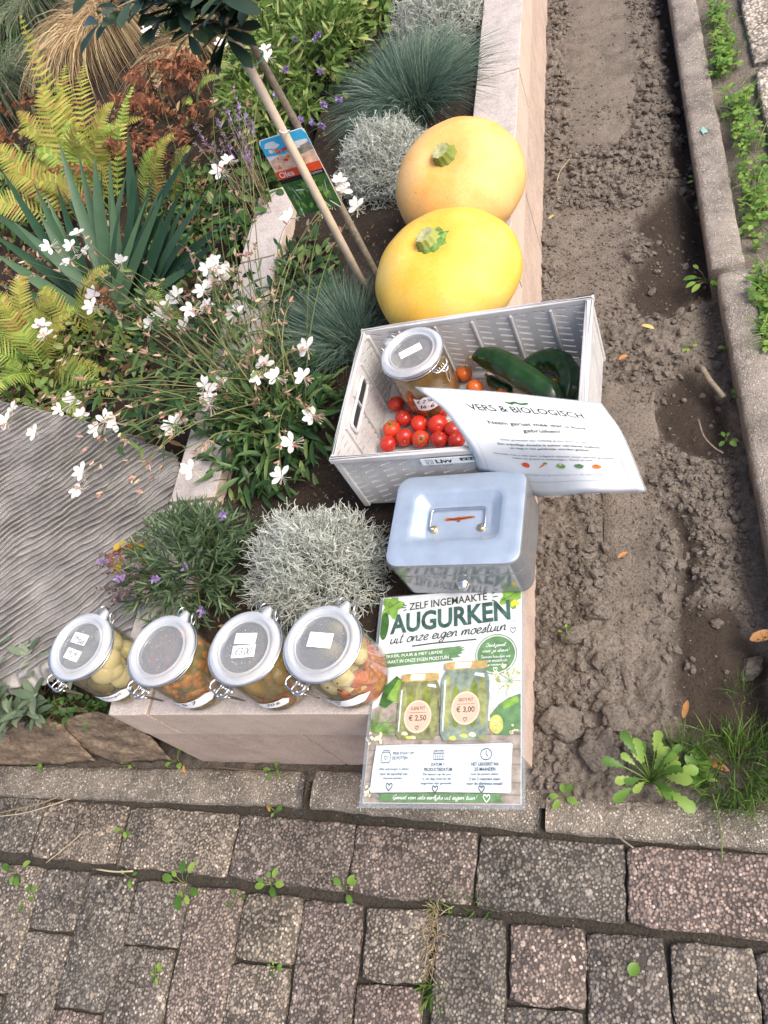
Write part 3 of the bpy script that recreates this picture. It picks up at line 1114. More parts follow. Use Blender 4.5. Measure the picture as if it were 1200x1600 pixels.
# a single-stroke hand, drawn letter by letter (x-height .5, ascender 1, descender -.4)
HAND = {
    'a': (.5, [[(.42, .42), (.25, .5), (.06, .3), (.12, .05), (.28, .04), (.42, .3), (.43, .48), (.41, .12), (.52, .03)]]),
    'b': (.45, [[(.08, 1), (.06, .4), (.06, .05), (.25, 0), (.4, .2), (.32, .42), (.1, .35)]]),
    'c': (.4, [[(.36, .42), (.2, .5), (.05, .25), (.15, .02), (.4, .1)]]),
    'd': (.5, [[(.4, .42), (.22, .5), (.05, .25), (.15, .03), (.32, .1), (.44, .5), (.48, 1), (.42, .15), (.52, .03)]]),
    'e': (.42, [[(.05, .2), (.25, .25), (.36, .38), (.22, .5), (.07, .32), (.1, .08), (.25, 0), (.44, .12)]]),
    'g': (.48, [[(.4, .42), (.24, .5), (.06, .3), (.13, .06), (.3, .1), (.42, .45), (.38, -.1), (.25, -.38), (.05, -.3), (.2, -.1), (.5, .08)]]),
    'h': (.5, [[(.1, 1), (.06, .4), (.05, 0), (.12, .3), (.28, .48), (.38, .3), (.38, .08), (.5, .03)]]),
    'i': (.26, [[(.06, .48), (.06, .12), (.16, 0), (.28, .1)], [(.1, .72), (.13, .76)]]),
    'j': (.28, [[(.14, .48), (.14, -.1), (.02, -.36), (-.08, -.25), (.26, .06)], [(.18, .72), (.21, .76)]]),
    'k': (.46, [[(.1, 1), (.06, .4), (.05, 0)], [(.36, .5), (.1, .22), (.28, .12), (.46, .02)]]),
    'l': (.28, [[(.05, .2), (.2, .7), (.2, .98), (.1, .8), (.07, .2), (.16, 0), (.3, .1)]]),
    'm': (.72, [[(.04, .46), (.06, .02), (.14, .36), (.28, .48), (.32, .3), (.32, .02), (.4, .36), (.54, .48), (.58, .3), (.6, .06), (.74, .06)]]),
    'n': (.5, [[(.04, .46), (.06, .02), (.14, .36), (.3, .48), (.36, .3), (.38, .06), (.52, .06)]]),
    'o': (.46, [[(.24, .5), (.08, .36), (.08, .1), (.24, 0), (.4, .16), (.36, .42), (.22, .5), (.48, .42)]]),
    'p': (.46, [[(.08, .48), (.06, -.4), (.08, .3), (.26, .5), (.4, .3), (.28, .04), (.08, .1)]]),
    'r': (.36, [[(.04, .46), (.07, .02), (.12, .32), (.24, .48), (.36, .42)]]),
    's': (.36, [[(.04, .04), (.24, .48), (.3, .24), (.26, .04), (.06, .0), (.38, .08)]]),
    't': (.32, [[(.14, .86), (.1, .2), (.18, 0), (.34, .12)], [(-.02, .56), (.3, .6)]]),
    'u': (.5, [[(.05, .48), (.05, .14), (.18, .0), (.34, .16), (.38, .48), (.37, .14), (.5, .04)]]),
    'v': (.44, [[(.04, .48), (.16, .02), (.36, .48), (.46, .42)]]),
    'w': (.62, [[(.04, .48), (.14, .02), (.28, .42), (.4, .02), (.54, .48), (.64, .44)]]),
    'y': (.46, [[(.05, .48), (.1, .16), (.28, .14), (.4, .48), (.3, -.2), (.1, -.38), (.04, -.25), (.46, .1)]]),
    'z': (.42, [[(.05, .46), (.36, .46), (.06, .04), (.42, .04)]]),
    'D': (.62, [[(.14, .95), (.1, .05)], [(.02, .9), (.4, .92), (.56, .5), (.35, .05), (.02, .04)]]),
    'G': (.62, [[(.52, .82), (.34, .98), (.08, .6), (.12, .15), (.36, .02), (.5, .35), (.32, .38), (.54, .38), (.48, -.12), (.3, -.25)]]),
    'S': (.5, [[(.44, .86), (.26, .98), (.1, .76), (.34, .48), (.38, .15), (.2, .0), (.04, .14)]]),
    '!': (.24, [[(.14, .98), (.09, .3)], [(.07, .06), (.09, .02)]]),
    '/': (.4, [[(.02, -.05), (.36, 1)]]),
    '-': (.4, [[(.04, .42), (.34, .44)]]),
    '.': (.2, [[(.08, .04), (.1, .0)]]),
    ',': (.2, [[(.1, .06), (.04, -.14)]]),
    '0': (.5, [[(.26, .95), (.08, .6), (.12, .12), (.3, .02), (.44, .4), (.38, .84), (.24, .95)]]),
    '1': (.34, [[(.05, .72), (.2, .95), (.18, .0)]]),
    '2': (.5, [[(.06, .76), (.26, .96), (.4, .74), (.06, .04), (.46, .04)]]),
    '3': (.5, [[(.08, .9), (.36, .9), (.2, .56), (.42, .3), (.26, .02), (.05, .1)]]),
    '4': (.5, [[(.3, .95), (.05, .36), (.46, .38)], [(.34, .62), (.3, .0)]]),
    '5': (.5, [[(.44, .94), (.14, .92), (.1, .54), (.36, .5), (.4, .16), (.06, .04)]]),
    '6': (.5, [[(.36, .95), (.1, .5), (.12, .06), (.36, .08), (.36, .38), (.1, .3)]]),
    '7': (.46, [[(.04, .92), (.42, .94), (.16, .0)], [(.1, .46), (.36, .48)]]),
    '8': (.46, [[(.36, .86), (.12, .8), (.36, .3), (.2, .0), (.06, .2), (.34, .66), (.36, .86)]]),
    '9': (.46, [[(.38, .8), (.16, .95), (.08, .62), (.34, .6), (.38, .9), (.3, .0)]]),
    '€': (.56, [[(.5, .88), (.28, .94), (.12, .5), (.26, .04), (.5, .1)], [(.0, .58), (.4, .6)], [(.0, .4), (.36, .42)]]),
    ' ': (.3, []),
}
def hand_text(s_, stroke=.055, slant=.22, per=4):
    """verts (x,y) and faces of a hand-written string, x-height .5"""
    vs, fs, x = [], [], 0.0
    for ch in s_:
        adv, strokes = HAND.get(ch, HAND['n'])
        for st in strokes:
            p = catmull(st, per)
            o = len(vs)
            for i, q in enumerate(p):
                a, b = p[max(i - 1, 0)], p[min(i + 1, len(p) - 1)]
                t = b - a
                l = math.hypot(t[0], t[1]) or 1e-6
                n = (-t[1] / l, t[0] / l)
                w = stroke * (.5 if i in (0, len(p) - 1) else 1) * .5
                for sg in (1, -1):
                    X, Y = q[0] + n[0] * w * sg, q[1] + n[1] * w * sg
                    vs.append((x + X + Y * slant, Y))
            for i in range(len(p) - 1):
                fs.append((o + 2 * i, o + 2 * i + 1, o + 2 * i + 3, o + 2 * i + 2))
        x += adv
    return np.array(vs), fs

def fit(v, x0, x1, y0, y1, keep=False, rot=0.0):
    """scale glyph outlines into the box x0..x1, y0..y1"""
    v = np.array(v, float)[:, :2]
    lo, hi = v.min(0), v.max(0)
    s_ = np.array([(x1 - x0) / (hi[0] - lo[0]), (y1 - y0) / (hi[1] - lo[1])])
    if keep:
        s_[:] = min(s_)
    c = (lo + hi) / 2
    q = (v - c) * s_
    if rot:
        cr, sr = math.cos(rot), math.sin(rot)
        q = np.stack([q[:, 0] * cr - q[:, 1] * sr, q[:, 0] * sr + q[:, 1] * cr], 1)
    return q + np.array([(x0 + x1) / 2, (y0 + y1) / 2])

def blob(cx, cy, rx, ry, n=24, wob=0.0, seed=0, rot=0.0):
    rr_ = random.Random(seed)
    a, b, c = rr_.uniform(0, 6), rr_.uniform(0, 6), rr_.uniform(0, 6)
    out = []
    for k in range(n):
        t = 2 * PI * k / n
        w = 1 + wob * (math.sin(2 * t + a) * .4 + math.sin(3 * t + b) * .4 + math.sin(5 * t + c) * .3)
        x, y = rx * w * math.cos(t), ry * w * math.sin(t)
        out.append((cx + x * math.cos(rot) - y * math.sin(rot), cy + x * math.sin(rot) + y * math.cos(rot)))
    return out

HEART = [(0, .42), (-.45, -.02), (-.42, -.30), (-.18, -.34), (0, -.14), (.18, -.34), (.42, -.30), (.45, -.02), (0, .42)]
def stroke_poly(pts, w, closed=False):
    pts = [np.array(p, float) for p in pts]
    vs, fs = [], []
    n = len(pts)
    for i, q in enumerate(pts):
        a, b = pts[max(i - 1, 0)], pts[min(i + 1, n - 1)]
        t = b - a
        l = math.hypot(t[0], t[1]) or 1e-9
        for sg in (1, -1):
            vs.append((q[0] - t[1] / l * w * .5 * sg, q[1] + t[0] / l * w * .5 * sg))
    for i in range(n - 1):
        fs.append((2 * i, 2 * i + 1, 2 * i + 3, 2 * i + 2))
    return np.array(vs), fs

def ink(name, c, rough=.45, var=.06, coat=.06):
    return plain(name, c, .6, 0, var, 90, coat=coat, spec=.2)
INK = {
    'paper': ink('white print paper', (.58, .605, .62)), 'dark': ink('dark green ink', (.04, .055, .038)),
    'teal': ink('teal green ink', (.045, .10, .085), var=.5), 'grey': ink('grey ink', (.055, .078, .072)),
    'green': ink('green ink', (.11, .21, .095), var=.25), 'leaf': ink('bright leaf ink', (.17, .31, .06), var=.4),
    'deep': ink('deep leaf ink', (.045, .12, .03), var=.4), 'white': ink('white ink', (.76, .78, .78)),
    'peach': ink('peach label ink', (.62, .40, .30)), 'gold': ink('gold lid ink', (.42, .30, .12), var=.3),
    'goldhi': ink('gold light ink', (.85, .78, .58)), 'brine': ink('pickle brine ink', (.18, .19, .09), var=.45),
    'brine2': ink('bluish jar ink', (.19, .24, .19), var=.4), 'gherk': ink('gherkin ink', (.16, .20, .04), var=.4),
    'gherk2': ink('pale gherkin ink', (.25, .27, .11), var=.4), 'wood': ink('wood ink', (.29, .255, .22), var=.35),
    'wood2': ink('dark wood ink', (.20, .175, .15), var=.3), 'dill': ink('dill ink', (.15, .30, .08), var=.5),
    'panel': ink('pale panel ink', (.52, .58, .635)), 'yellow': ink('yellow flower ink', (.85, .55, .05)),
    'lime': ink('cut cucumber ink', (.48, .48, .12), var=.2), 'garlic': ink('garlic ink', (.62, .52, .48), var=.2),
    'cream': ink('cream blossom ink', (.66, .66, .42), var=.25), 'pale': ink('pale ink', (.36, .40, .42)),
    'red': ink('red ink', (.62, .08, .03)), 'orange': ink('orange ink', (.70, .20, .03)), 'black': ink('black ink', (.018, .018, .02)),
    'blue': ink('pale blue ballpoint ink', (.45, .56, .70)), 'skyblue': ink('sky blue ink', (.05, .45, .80)), 'pinkish': ink('sand pink ink', (.72, .48, .36), var=.3),
}

class Print:
    """flat print on a sheet; at(x, y, lift) puts sheet coordinates into the sheet's own space"""
    def __init__(s, parent, at):
        s.p, s.at, s.lift = parent, at, .0002
    def poly(s, name, pts, mat_):
        s.lift += .00003
        mb_ = MB()
        mb_.add([s.at(x, y, s.lift) for x, y in pts], [tuple(range(len(pts)))])
        return mb_.build(name, INK[mat_], s.p, False)
    def polys(s, name, plist, mat_):
        s.lift += .00003
        mb_ = MB()
        for pts in plist:
            mb_.add([s.at(x, y, s.lift) for x, y in pts], [tuple(range(len(pts)))])
        return mb_.build(name, INK[mat_], s.p, False)
    def mesh(s, name, vf, mat_):
        s.lift += .00003
        v, f = vf
        mb_ = MB()
        mb_.add([s.at(q[0], q[1], s.lift) for q in v], f)
        return mb_.build(name, INK[mat_], s.p, False)
    def text(s, key, x0, x1, y0, y1, mat_, bold=0, rot=0.0, keep=False):
        v, f = TX[(key, bold)]
        return s.mesh('lettering', (fit(v, x0, x1, y0, y1, keep, rot), f), mat_)
    def hand(s, txt, x0, x1, y0, y1, mat_, stroke=.06, rot=0.0, slant=.22, keep=False):
        v, f = hand_text(txt, stroke, slant)
        return s.mesh('handwriting', (fit(v, x0, x1, y0, y1, keep, rot), f), mat_)
    def line(s, name, pts, w, mat_):
        return s.mesh(name, stroke_poly(pts, w), mat_)
    def heart(s, x, y, r_, mat_, w=.0012):
        return s.mesh('heart', stroke_poly([(x + p[0] * r_, y + p[1] * r_) for p in catmull(HEART, 3)], w), mat_)

# ------------------------------------------------------------------ the gherkin poster (flat, in a plastic pouch, sticking out over the wall)
PW, PH = .2130, .3010
poster = thing('poster', 'laminated gherkin price poster lying on the wall in front of the cash box', 'poster', (-.0605, .0315, WALL_Z + .0012), math.radians(1.6))
poster.rotation_euler = (math.radians(-.6), 0, math.radians(1.6))
mbk = MB()
box(mbk, (-PW / 2, -PH / 2, 0), (PW / 2, PH / 2, .0006))
o = mbk.build('sheet', INK['paper'], poster, False)
o.location.z = .0004
mbk = MB()
box(mbk, (-PW / 2 - .005, -PH / 2 - .006, 0), (PW / 2 + .005, PH / 2 + .002, .0004))
mbk.build('pouch', thin_glass('clear pouch film', (.93, .95, .95), .12, (.7, .75, .78)), poster, False)
def at_poster(U, Vv, lift):
    U, Vv = min(max(U, .003), .997), min(max(Vv, .002), .998)
    return ((U - .5) * PW, (.5 - Vv) * PH, .0010 + lift)
pp = Print(poster, at_poster)
AR = PH / PW      # one unit of V is AR units of U long
def circ(u, v, ru, n=28, wob=0.0, seed=0):
    return [(x, v + (y - v)) for x, y in blob(u, v, ru, ru / AR, n, wob, seed)]
# picture ground: a wooden table with a soft back edge
pp.poly('printed_table', [(0, .575), (.12, .545), (.3, .56), (.9, .60), (1, .58), (1, 1), (0, 1)], 'wood')
pp.polys('printed_plank_line', [[(0, v), (1, v + .004), (1, v + .012), (0, v + .006)] for v in (.64, .70, .765, .83, .905, .955)], 'wood2')
for (u, v, s_, a) in ((.075, .05, .09, .3), (.93, .045, .085, -.4)):
    pts = []
    for k in range(26):
        t = 2 * PI * k / 26
        rr_ = s_ * (1 + .28 * math.cos(5 * t + a))
        pts.append((u + rr_ * math.cos(t) * .85, v + rr_ * math.sin(t) / AR))
    pp.poly('printed_leaf', pts, 'leaf')
    pp.line('printed_leaf_vein', [(u - s_ * .7, v + .02), (u, v), (u + s_ * .6, v - .025)], .003, 'deep')
pp.poly('printed_gherkin', blob(.03, .155, .034, .075, 20, .04, 3), 'deep')
pp.poly('printed_flower', blob(.955, .088, .024, .018, 20, .5, 4), 'yellow')
pp.line('printed_tendril', catmull([(.955, .11), (.965, .14), (.94, .16), (.935, .175), (.955, .18), (.95, .165), (.96, .2), (.955, .22)], 4), .003, 'pale')
def T_(key, u0, u1, v0, v1, col, bold=0, rot=0.0):
    v, f = TX[(key, bold)]
    q = fit(v * np.array([1, -1, 1]), u0, u1, v0, v1)
    c = np.array([(u0 + u1) / 2, (v0 + v1) / 2])
    q = q - c
    q[:, 1] *= AR
    cr, sr = math.cos(-rot), math.sin(-rot)
    q = np.stack([q[:, 0] * cr - q[:, 1] * sr, (q[:, 0] * sr + q[:, 1] * cr) / AR], 1) + c
    return pp.mesh('lettering', (q, f), col)
def H_(txt, u0, u1, v0, v1, col, stroke=.06, rot=0.0, slant=.22):
    v, f = hand_text(txt, stroke, slant)
    q = fit(v * np.array([1, -1]), u0, u1, v0, v1)
    c = np.array([(u0 + u1) / 2, (v0 + v1) / 2])
    q = q - c
    q[:, 1] *= AR
    cr, sr = math.cos(-rot), math.sin(-rot)
    q = np.stack([q[:, 0] * cr - q[:, 1] * sr, (q[:, 0] * sr + q[:, 1] * cr) / AR], 1) + c
    return pp.mesh('lettering', (q, f), col)
RT = math.radians(3.2)
T_('ZELF INGEMAAKTE', .205, .765, .030, .070, 'dark', B1, RT)
for (u, v, du, dv) in ((.155, .045, .03, .010), (.15, .063, .032, .001), (.165, .082, .022, -.008), (.80, .028, .028, -.010), (.805, .046, .034, -.002), (.80, .062, .024, .008)):
    pp.line('burst_line', [(u, v), (u + du, v + dv)], .0055, 'grey')
T_('AUGURKEN', .075, .925, .082, .188, 'teal', B2, RT)
H_('uit onze eigen moestuin', .085, .90, .190, .262, 'grey', .10, RT, .3)
pp.line('underline', [(.25, .272), (.4, .264), (.55, .262), (.70, .258)], .007, 'grey')
pp.heart(.945, .225, .038, 'grey', .003)
# brush-stroke banner
pts = [(.0, .305), (.3, .297), (.56, .288), (.605, .286), (.585, .294), (.625, .293), (.60, .303), (.63, .306), (.595, .316), (.615, .323), (.575, .33), (.6, .342), (.53, .345), (.55, .356), (.3, .364), (.0, .378)]
pp.poly('printed_banner', pts, 'green')
T_('LEKKER, PUUR & MET LIEFDE', .05, .47, .308, .324, 'white', 0, math.radians(1.5))
T_('GEMAAKT IN ONZE EIGEN MOESTUIN', .03, .515, .335, .352, 'white', 0, math.radians(1.5))
# round thank-you badge
pp.line('badge_ring', [p for p in circ(.835, .338, .136, 40)] + [circ(.835, .338, .136, 40)[0]], .004, 'green')
pp.poly('badge', circ(.835, .338, .124, 40), 'green')
H_('Dankjewel', .765, .90, .282, .308, 'white', .09)
H_('voor je steun!', .745, .925, .310, .334, 'white', .09)
H_('Samen houden we', .735, .93, .340, .356, 'white', .08, 0, .05)
H_('onze moestuin', .75, .91, .360, .376, 'white', .08, 0, .05)
H_('groeiend!', .775, .885, .381, .398, 'white', .08, 0, .05)
pp.heart(.832, .412, .026, 'white', .003)
# dill umbel, garlic, cucumber, leaves behind the jars
r = random.Random(4)
pp.polys('printed_blossom', [blob(.90 + .11 * math.cos(t) * q, .465 + .075 * math.sin(t) * q, .016, .011, 10, .3, k) for k, (t, q) in enumerate([(r.uniform(0, 6.28), r.uniform(.3, 1.0)) for _ in range(24)])], 'cream')
for k in range(10):
    t = k * .63
    pp.line('printed_stalk', [(.93, .47), (.93 + .09 * math.cos(t), .47 + .065 * math.sin(t))], .0022, 'dill')
pp.poly('printed_garlic', [(.80, .52), (.815, .52), (.82, .56), (.88, .59), (.89, .63), (.84, .655), (.77, .645), (.755, .61), (.795, .565)], 'garlic')
pp.poly('printed_cucumber', [(.80, .625), (.86, .575), (.93, .545), (1, .53), (1, .69), (.93, .715), (.84, .71)], 'green')
pp.poly('printed_cucumber', [(.88, .565), (.98, .54), (.985, .57), (.89, .6)], 'leaf')
pp.poly('printed_cucumber_slice', blob(.845, .665, .044, .042, 22, .03, 2), 'lime')
pp.polys('printed_seed', [blob(.845 + .02 * math.cos(k * 1.05), .665 + .02 * math.sin(k * 1.05), .009, .005, 8, 0, k, k * 1.05) for k in range(6)], 'cream')
pp.poly('printed_leaf', [(.05, .56), (.08, .47), (.16, .42), (.21, .45), (.18, .53), (.10, .575)], 'deep')
pp.poly('printed_leaf', [(.10, .53), (.17, .44), (.24, .43), (.24, .5), (.17, .55)], 'leaf')
for k in range(46):
    t = r.uniform(-2.6, .1)
    pp.line('printed_dill', [(.05, .69), (.05 + r.uniform(.06, .17) * math.cos(t), .69 + r.uniform(.04, .12) * math.sin(t))], .0035, 'dill' if k % 3 else 'leaf')
pp.polys('printed_dill_blossom', [blob(.05 + r.uniform(-.04, .05), .72 + r.uniform(-.03, .03), .009, .007, 8, .3, k) for k in range(14)] + [blob(.04 + r.uniform(-.03, .04), .955 + r.uniform(-.03, .02), .009, .007, 8, .3, k) for k in range(14)] + [blob(.95 + r.uniform(-.03, .03), .69 + r.uniform(-.02, .02), .007, .006, 8, .3, k) for k in range(10)], 'cream')
# two printed jars
def printed_jar(u0, u1, v0, v1, big, label, price, seed):
    rj = random.Random(seed)
    w, h = u1 - u0, v1 - v0
    pp.poly('printed_jar', [(u0 + .10 * w, v0), (u1 - .10 * w, v0), (u1 - .02 * w, v0 + .12 * h), (u1, v0 + .2 * h), (u1 - .02 * w, v1 - .1 * h), (u1 - .1 * w, v1), (u0 + .1 * w, v1), (u0 + .02 * w, v1 - .1 * h), (u0, v0 + .2 * h), (u0 + .02 * w, v0 + .12 * h)], 'brine2' if big else 'brine')
    for k in range(5):
        cu = u0 + w * (.14 + .18 * k)
        pp.poly('printed_gherkin', blob(cu, v0 + h * rj.uniform(.42, .58), w * .088, h * rj.uniform(.30, .40), 18, .06, k, rj.uniform(-.06, .06)), 'gherk' if k % 2 else 'gherk2')
    for k in range(4):
        pp.poly('printed_spice', blob(u0 + w * rj.uniform(.1, .9), v1 - h * rj.uniform(.03, .1), w * .08, h * .03, 10, .3, k), rj.choice(['cream', 'lime', 'gherk2']))
    pp.poly('printed_glint', [(u0 + .06 * w, v0 + .16 * h), (u0 + .10 * w, v0 + .14 * h), (u0 + .09 * w, v1 - .12 * h), (u0 + .06 * w, v1 - .14 * h)], 'panel')
    pp.poly('printed_glint', [(u1 - .30 * w, v0 + .06 * h), (u1 - .12 * w, v0 + .08 * h), (u1 - .10 * w, v0 + .14 * h), (u1 - .32 * w, v0 + .10 * h)], 'panel')
    lid_h = .036
    pp.poly('printed_lid', [(u0 + .06 * w, v0 - lid_h + .004), (u0 + .2 * w, v0 - lid_h), (u1 - .2 * w, v0 - lid_h), (u1 - .06 * w, v0 - lid_h + .004), (u1 - .05 * w, v0 - .002), (u1 - .2 * w, v0 + .003), (u0 + .2 * w, v0 + .003), (u0 + .05 * w, v0 - .002)], 'gold')
    pp.poly('printed_lid_light', [(u0 + .28 * w, v0 - lid_h + .004), (u0 + .62 * w, v0 - lid_h + .004), (u0 + .60 * w, v0 - .004), (u0 + .26 * w, v0 - .004)], 'goldhi')
    cu, cv = (u0 + u1) / 2 + (.008 if big else -.0), v0 + h * (.56 if big else .62)
    ru, rv = .094, .077
    pp.poly('printed_label', blob(cu, cv, ru, rv, 36), 'peach')
    ring = blob(cu, cv, ru * .93, rv * .93, 36)
    pp.line('printed_label_ring', ring + [ring[0]], .002, 'goldhi')
    T_(label, cu - .048, cu + .048, cv - .046, cv - .030, 'dark', B1)
    pp.line('rule', [(cu - .058, cv - .018), (cu + .058, cv - .018)], .002, 'dark')
    T_(price, cu - .060, cu + .060, cv - .008, cv + .024, 'dark', B1)
    pp.heart(cu, cv + .052, .024, 'dark', .003)
printed_jar(.185, .475, .452, .725, False, 'KLEINE POT', '€ 2,50', 3)
printed_jar(.480, .800, .405, .735, True, 'GROTE POT', '€ 3,00', 8)
# information panel
pts = [(.065, .752), (.3, .749), (.6, .753), (.94, .750), (.952, .757), (.945, .85), (.945, .952), (.935, .958), (.5, .955), (.06, .958), (.05, .95), (.055, .85)]
pp.poly('info_panel', pts, 'panel')
pp.polys('stitch', [[(u, .7575), (u + .008, .7575), (u + .008, .7595), (u, .7595)] for u in np.arange(.07, .93, .014)], 'grey')
for u in (.345, .645):
    pp.line('divider', [(u, .77), (u - .012, .945)], .0018, 'pale')
def icon(lines, w=.004):
    for l in lines:
        pp.line('icon', l, w, 'grey')
icon([[(.118, .782), (.118, .774), (.158, .774), (.158, .782)], [(.112, .782), (.164, .782)], [(.118, .782), (.108, .792), (.108, .823), (.114, .829), (.162, .829), (.168, .823), (.168, .792), (.158, .782)]])
pp.heart(.138, .808, .022, 'grey', .003)
icon([[(.457, .78), (.523, .78), (.523, .818), (.457, .818), (.457, .78)], [(.457, .790), (.523, .790)], [(.472, .774), (.472, .784)], [(.508, .774), (.508, .784)]])
pp.polys('icon', [[(u, v), (u + .006, v), (u + .006, v + .004), (u, v + .004)] for u in (.467, .481, .495, .509) for v in (.796, .803, .810)], 'grey')
ring = circ(.79, .797, .034, 24)
icon([ring + [ring[0]], [(.79, .780), (.79, .798), (.802, .806)]])
T_('PRIJS STAAT OP', .185, .325, .782, .797, 'grey', B1)
T_('DE POTTEN', .183, .285, .802, .816, 'grey', B1)
for k, s_ in enumerate(('Alle opbrengst is alleen', 'voor de aanschaf van', 'nieuwe potten.')):
    w = (.20, .185, .13)[k]
    T_(s_, .20 - w / 2, .20 + w / 2, .852 + k * .020, .864 + k * .020, 'grey', .01)
pp.heart(.178, .934, .042, 'grey', .0045)
T_('DATUM =', .445, .53, .832, .845, 'grey', B1)
T_('PRODUCTIEDATUM', .40, .58, .853, .868, 'grey', B1)
for k, s_ in enumerate(('De datum op de pot', 'is de dag waarop de', 'augurken zijn gemaakt.')):
    w = (.18, .18, .20)[k]
    T_(s_, .485 - w / 2, .485 + w / 2, .876 + k * .019, .888 + k * .019, 'grey', .01)
pp.heart(.478, .943, .036, 'grey', .0045)
T_('HET LEKKERST NA', .70, .87, .832, .846, 'grey', B1)
T_('2/3 MAANDEN', .72, .85, .853, .868, 'grey', B1)
for k, s_ in enumerate(('Laat de potten zeker', '2 tot 3 maanden staan', 'voor de allerbeste smaak!')):
    w = (.17, .19, .22)[k]
    T_(s_, .785 - w / 2, .785 + w / 2, .876 + k * .019, .888 + k * .019, 'grey', .01)
pp.heart(.768, .943, .036, 'grey', .0045)
pp.poly('printed_banner', [(.12, .963), (.5, .960), (.88, .962), (.90, .97), (.88, .98), (.9, .996), (.5, .998), (.14, .996), (.10, .985), (.13, .975)], 'green')
H_('Geniet van iets eerlijks uit eigen tuin!', .21, .745, .967, .994, 'white', .085, 0, .3)
pp.heart(.80, .980, .04, 'white', .004)

# ------------------------------------------------------------------ curved notice sheet over the crate rim
sheet_grid = [
    [(-0.0755, 0.4252, 0.4620), (0.0151, 0.4072, 0.4550), (0.1028, 0.3856, 0.4480), (0.1796, 0.3654, 0.4400)],
    [(-0.0344, 0.3853, 0.4520), (0.0475, 0.3638, 0.4520), (0.1259, 0.3448, 0.4500), (0.1972, 0.3334, 0.4320)],
    [(-0.0067, 0.3420, 0.4400), (0.0659, 0.3252, 0.4380), (0.1397, 0.3142, 0.4340), (0.2080, 0.3137, 0.4080)],
    [(0.0008, 0.3270, 0.4080), (0.0687, 0.3160, 0.3920), (0.1470, 0.2973, 0.4000), (0.2145, 0.3005, 0.3780)],
    [(-0.0131, 0.3442, 0.3350), (0.0704, 0.3071, 0.3250), (0.1523, 0.2790, 0.3620), (0.2215, 0.2884, 0.3350)],
]
def cr_weights(t, n):
    """Catmull-Rom weights of n evenly spaced knots, ends extended straight"""
    x = t * (n - 1)
    i = min(max(int(math.floor(x)), 0), n - 2)
    f = x - i
    c = {i - 1: .5 * (-f + 2 * f * f - f ** 3), i: .5 * (2 - 5 * f * f + 3 * f ** 3), i + 1: .5 * (f + 4 * f * f - 3 * f ** 3), i + 2: .5 * (-f * f + f ** 3)}
    w = [0.0] * n
    for k, v in c.items():
        if k < 0:
            w[0] += 2 * v
            w[1] -= v
        elif k > n - 1:
            w[n - 1] += 2 * v
            w[n - 2] -= v
        else:
            w[k] += v
    return w
def on_sheet(s_, t, lift=0.0):
    def P(s2, t2):
        a, b = cr_weights(s2, 4), cr_weights(t2, 5)
        q = Vector((0, 0, 0))
        for i in range(5):
            for j in range(4):
                q += V(sheet_grid[i][j]) * (b[i] * a[j])
        return q
    p = P(s_, t)
    if lift:
        e = .01
        n = (P(s_ + e, t) - P(s_ - e, t)).cross(P(s_, t - e) - P(s_, t + e)).normalized()
        p = p + n * lift
    return p
notice = thing('notice_sheet', 'curled white laminated notice draped over the crate rim', 'notice', sheet_grid[1][1])
def sheet_mesh(s0, s1, t0, t1, lift, th, n=22):
    mb_ = MB()
    vs = []
    for side in (0, 1):
        for j in range(n + 1):
            for i in range(n + 1):
                vs.append(on_sheet(s0 + (s1 - s0) * i / n, t0 + (t1 - t0) * j / n, lift - side * th))
    fs = []
    w = n + 1
    for j in range(n):
        for i in range(n):
            a = j * w + i
            fs.append((a, a + w, a + w + 1, a + 1))
            b = a + w * w
            fs.append((b, b + 1, b + w + 1, b + w))
    for i in range(n):
        for (a, b) in ((i, i + 1), (n * w + i + 1, n * w + i), ((i + 1) * w, i * w), (i * w + n, (i + 1) * w + n)):
            fs.append((a, b, b + w * w, a + w * w))
    mb_.add(vs, fs)
    return mb_
sheet_mesh(0, 1, 0, 1, 0, .0005).build('sheet', ink('notice paper', (.68, .70, .71), .4, .03, .1), notice, True, True)
sheet_mesh(-.012, 1.012, -.015, 1.015, -.0007, .0003).build('pouch', thin_glass('clear notice film', (.9, .93, .95), .3, (.75, .8, .84)), notice, True, True)
def at_notice(x, y, lift):
    q = on_sheet(x, y, lift) - notice.location
    return tuple(q)
pn = Print(notice, at_notice)
def N_(key, u0, u1, v0, v1, col, bold=0):
    v, f = TX[(key, bold)]
    return pn.mesh('lettering', (fit(v * np.array([1, -1, 1]), u0, u1, v0, v1), f), col)
for k, (a, b, rot) in enumerate(((.44, .125, .6), (.47, .115, -.5), (.50, .125, .3), (.53, .12, -.4))):
    pn.poly('printed_sprig', blob(a, b, .026, .012, 12, .1, k, rot), 'deep')
N_('VERS & BIOLOGISCH', .17, .83, .165, .232, 'dark', .012)
N_('Uit onze moestuin, uit eigen tuin', .30, .74, .252, .275, 'pale')
N_('Neem gerust mee wat u kunt', .22, .80, .328, .372, 'dark', B1)
N_('gebruiken!', .41, .63, .388, .432, 'dark', B1)
N_('Onze groenten zijn volledig gratis voor je neemt.', .24, .80, .488, .510, 'grey')
N_('Een vrijwillige donatie is achter van harte welkom', .21, .83, .532, .558, 'grey', B1)
N_('en mag in het geldkistje worden gedaan.', .28, .76, .570, .594, 'grey', B1)
N_('Gemaakt met u een zeer volgend seizoen weer nieuwe groenten', .15, .89, .648, .669, 'grey')
N_('zaden en grond te bekostigen. Dank je wel!', .27, .75, .680, .700, 'grey')
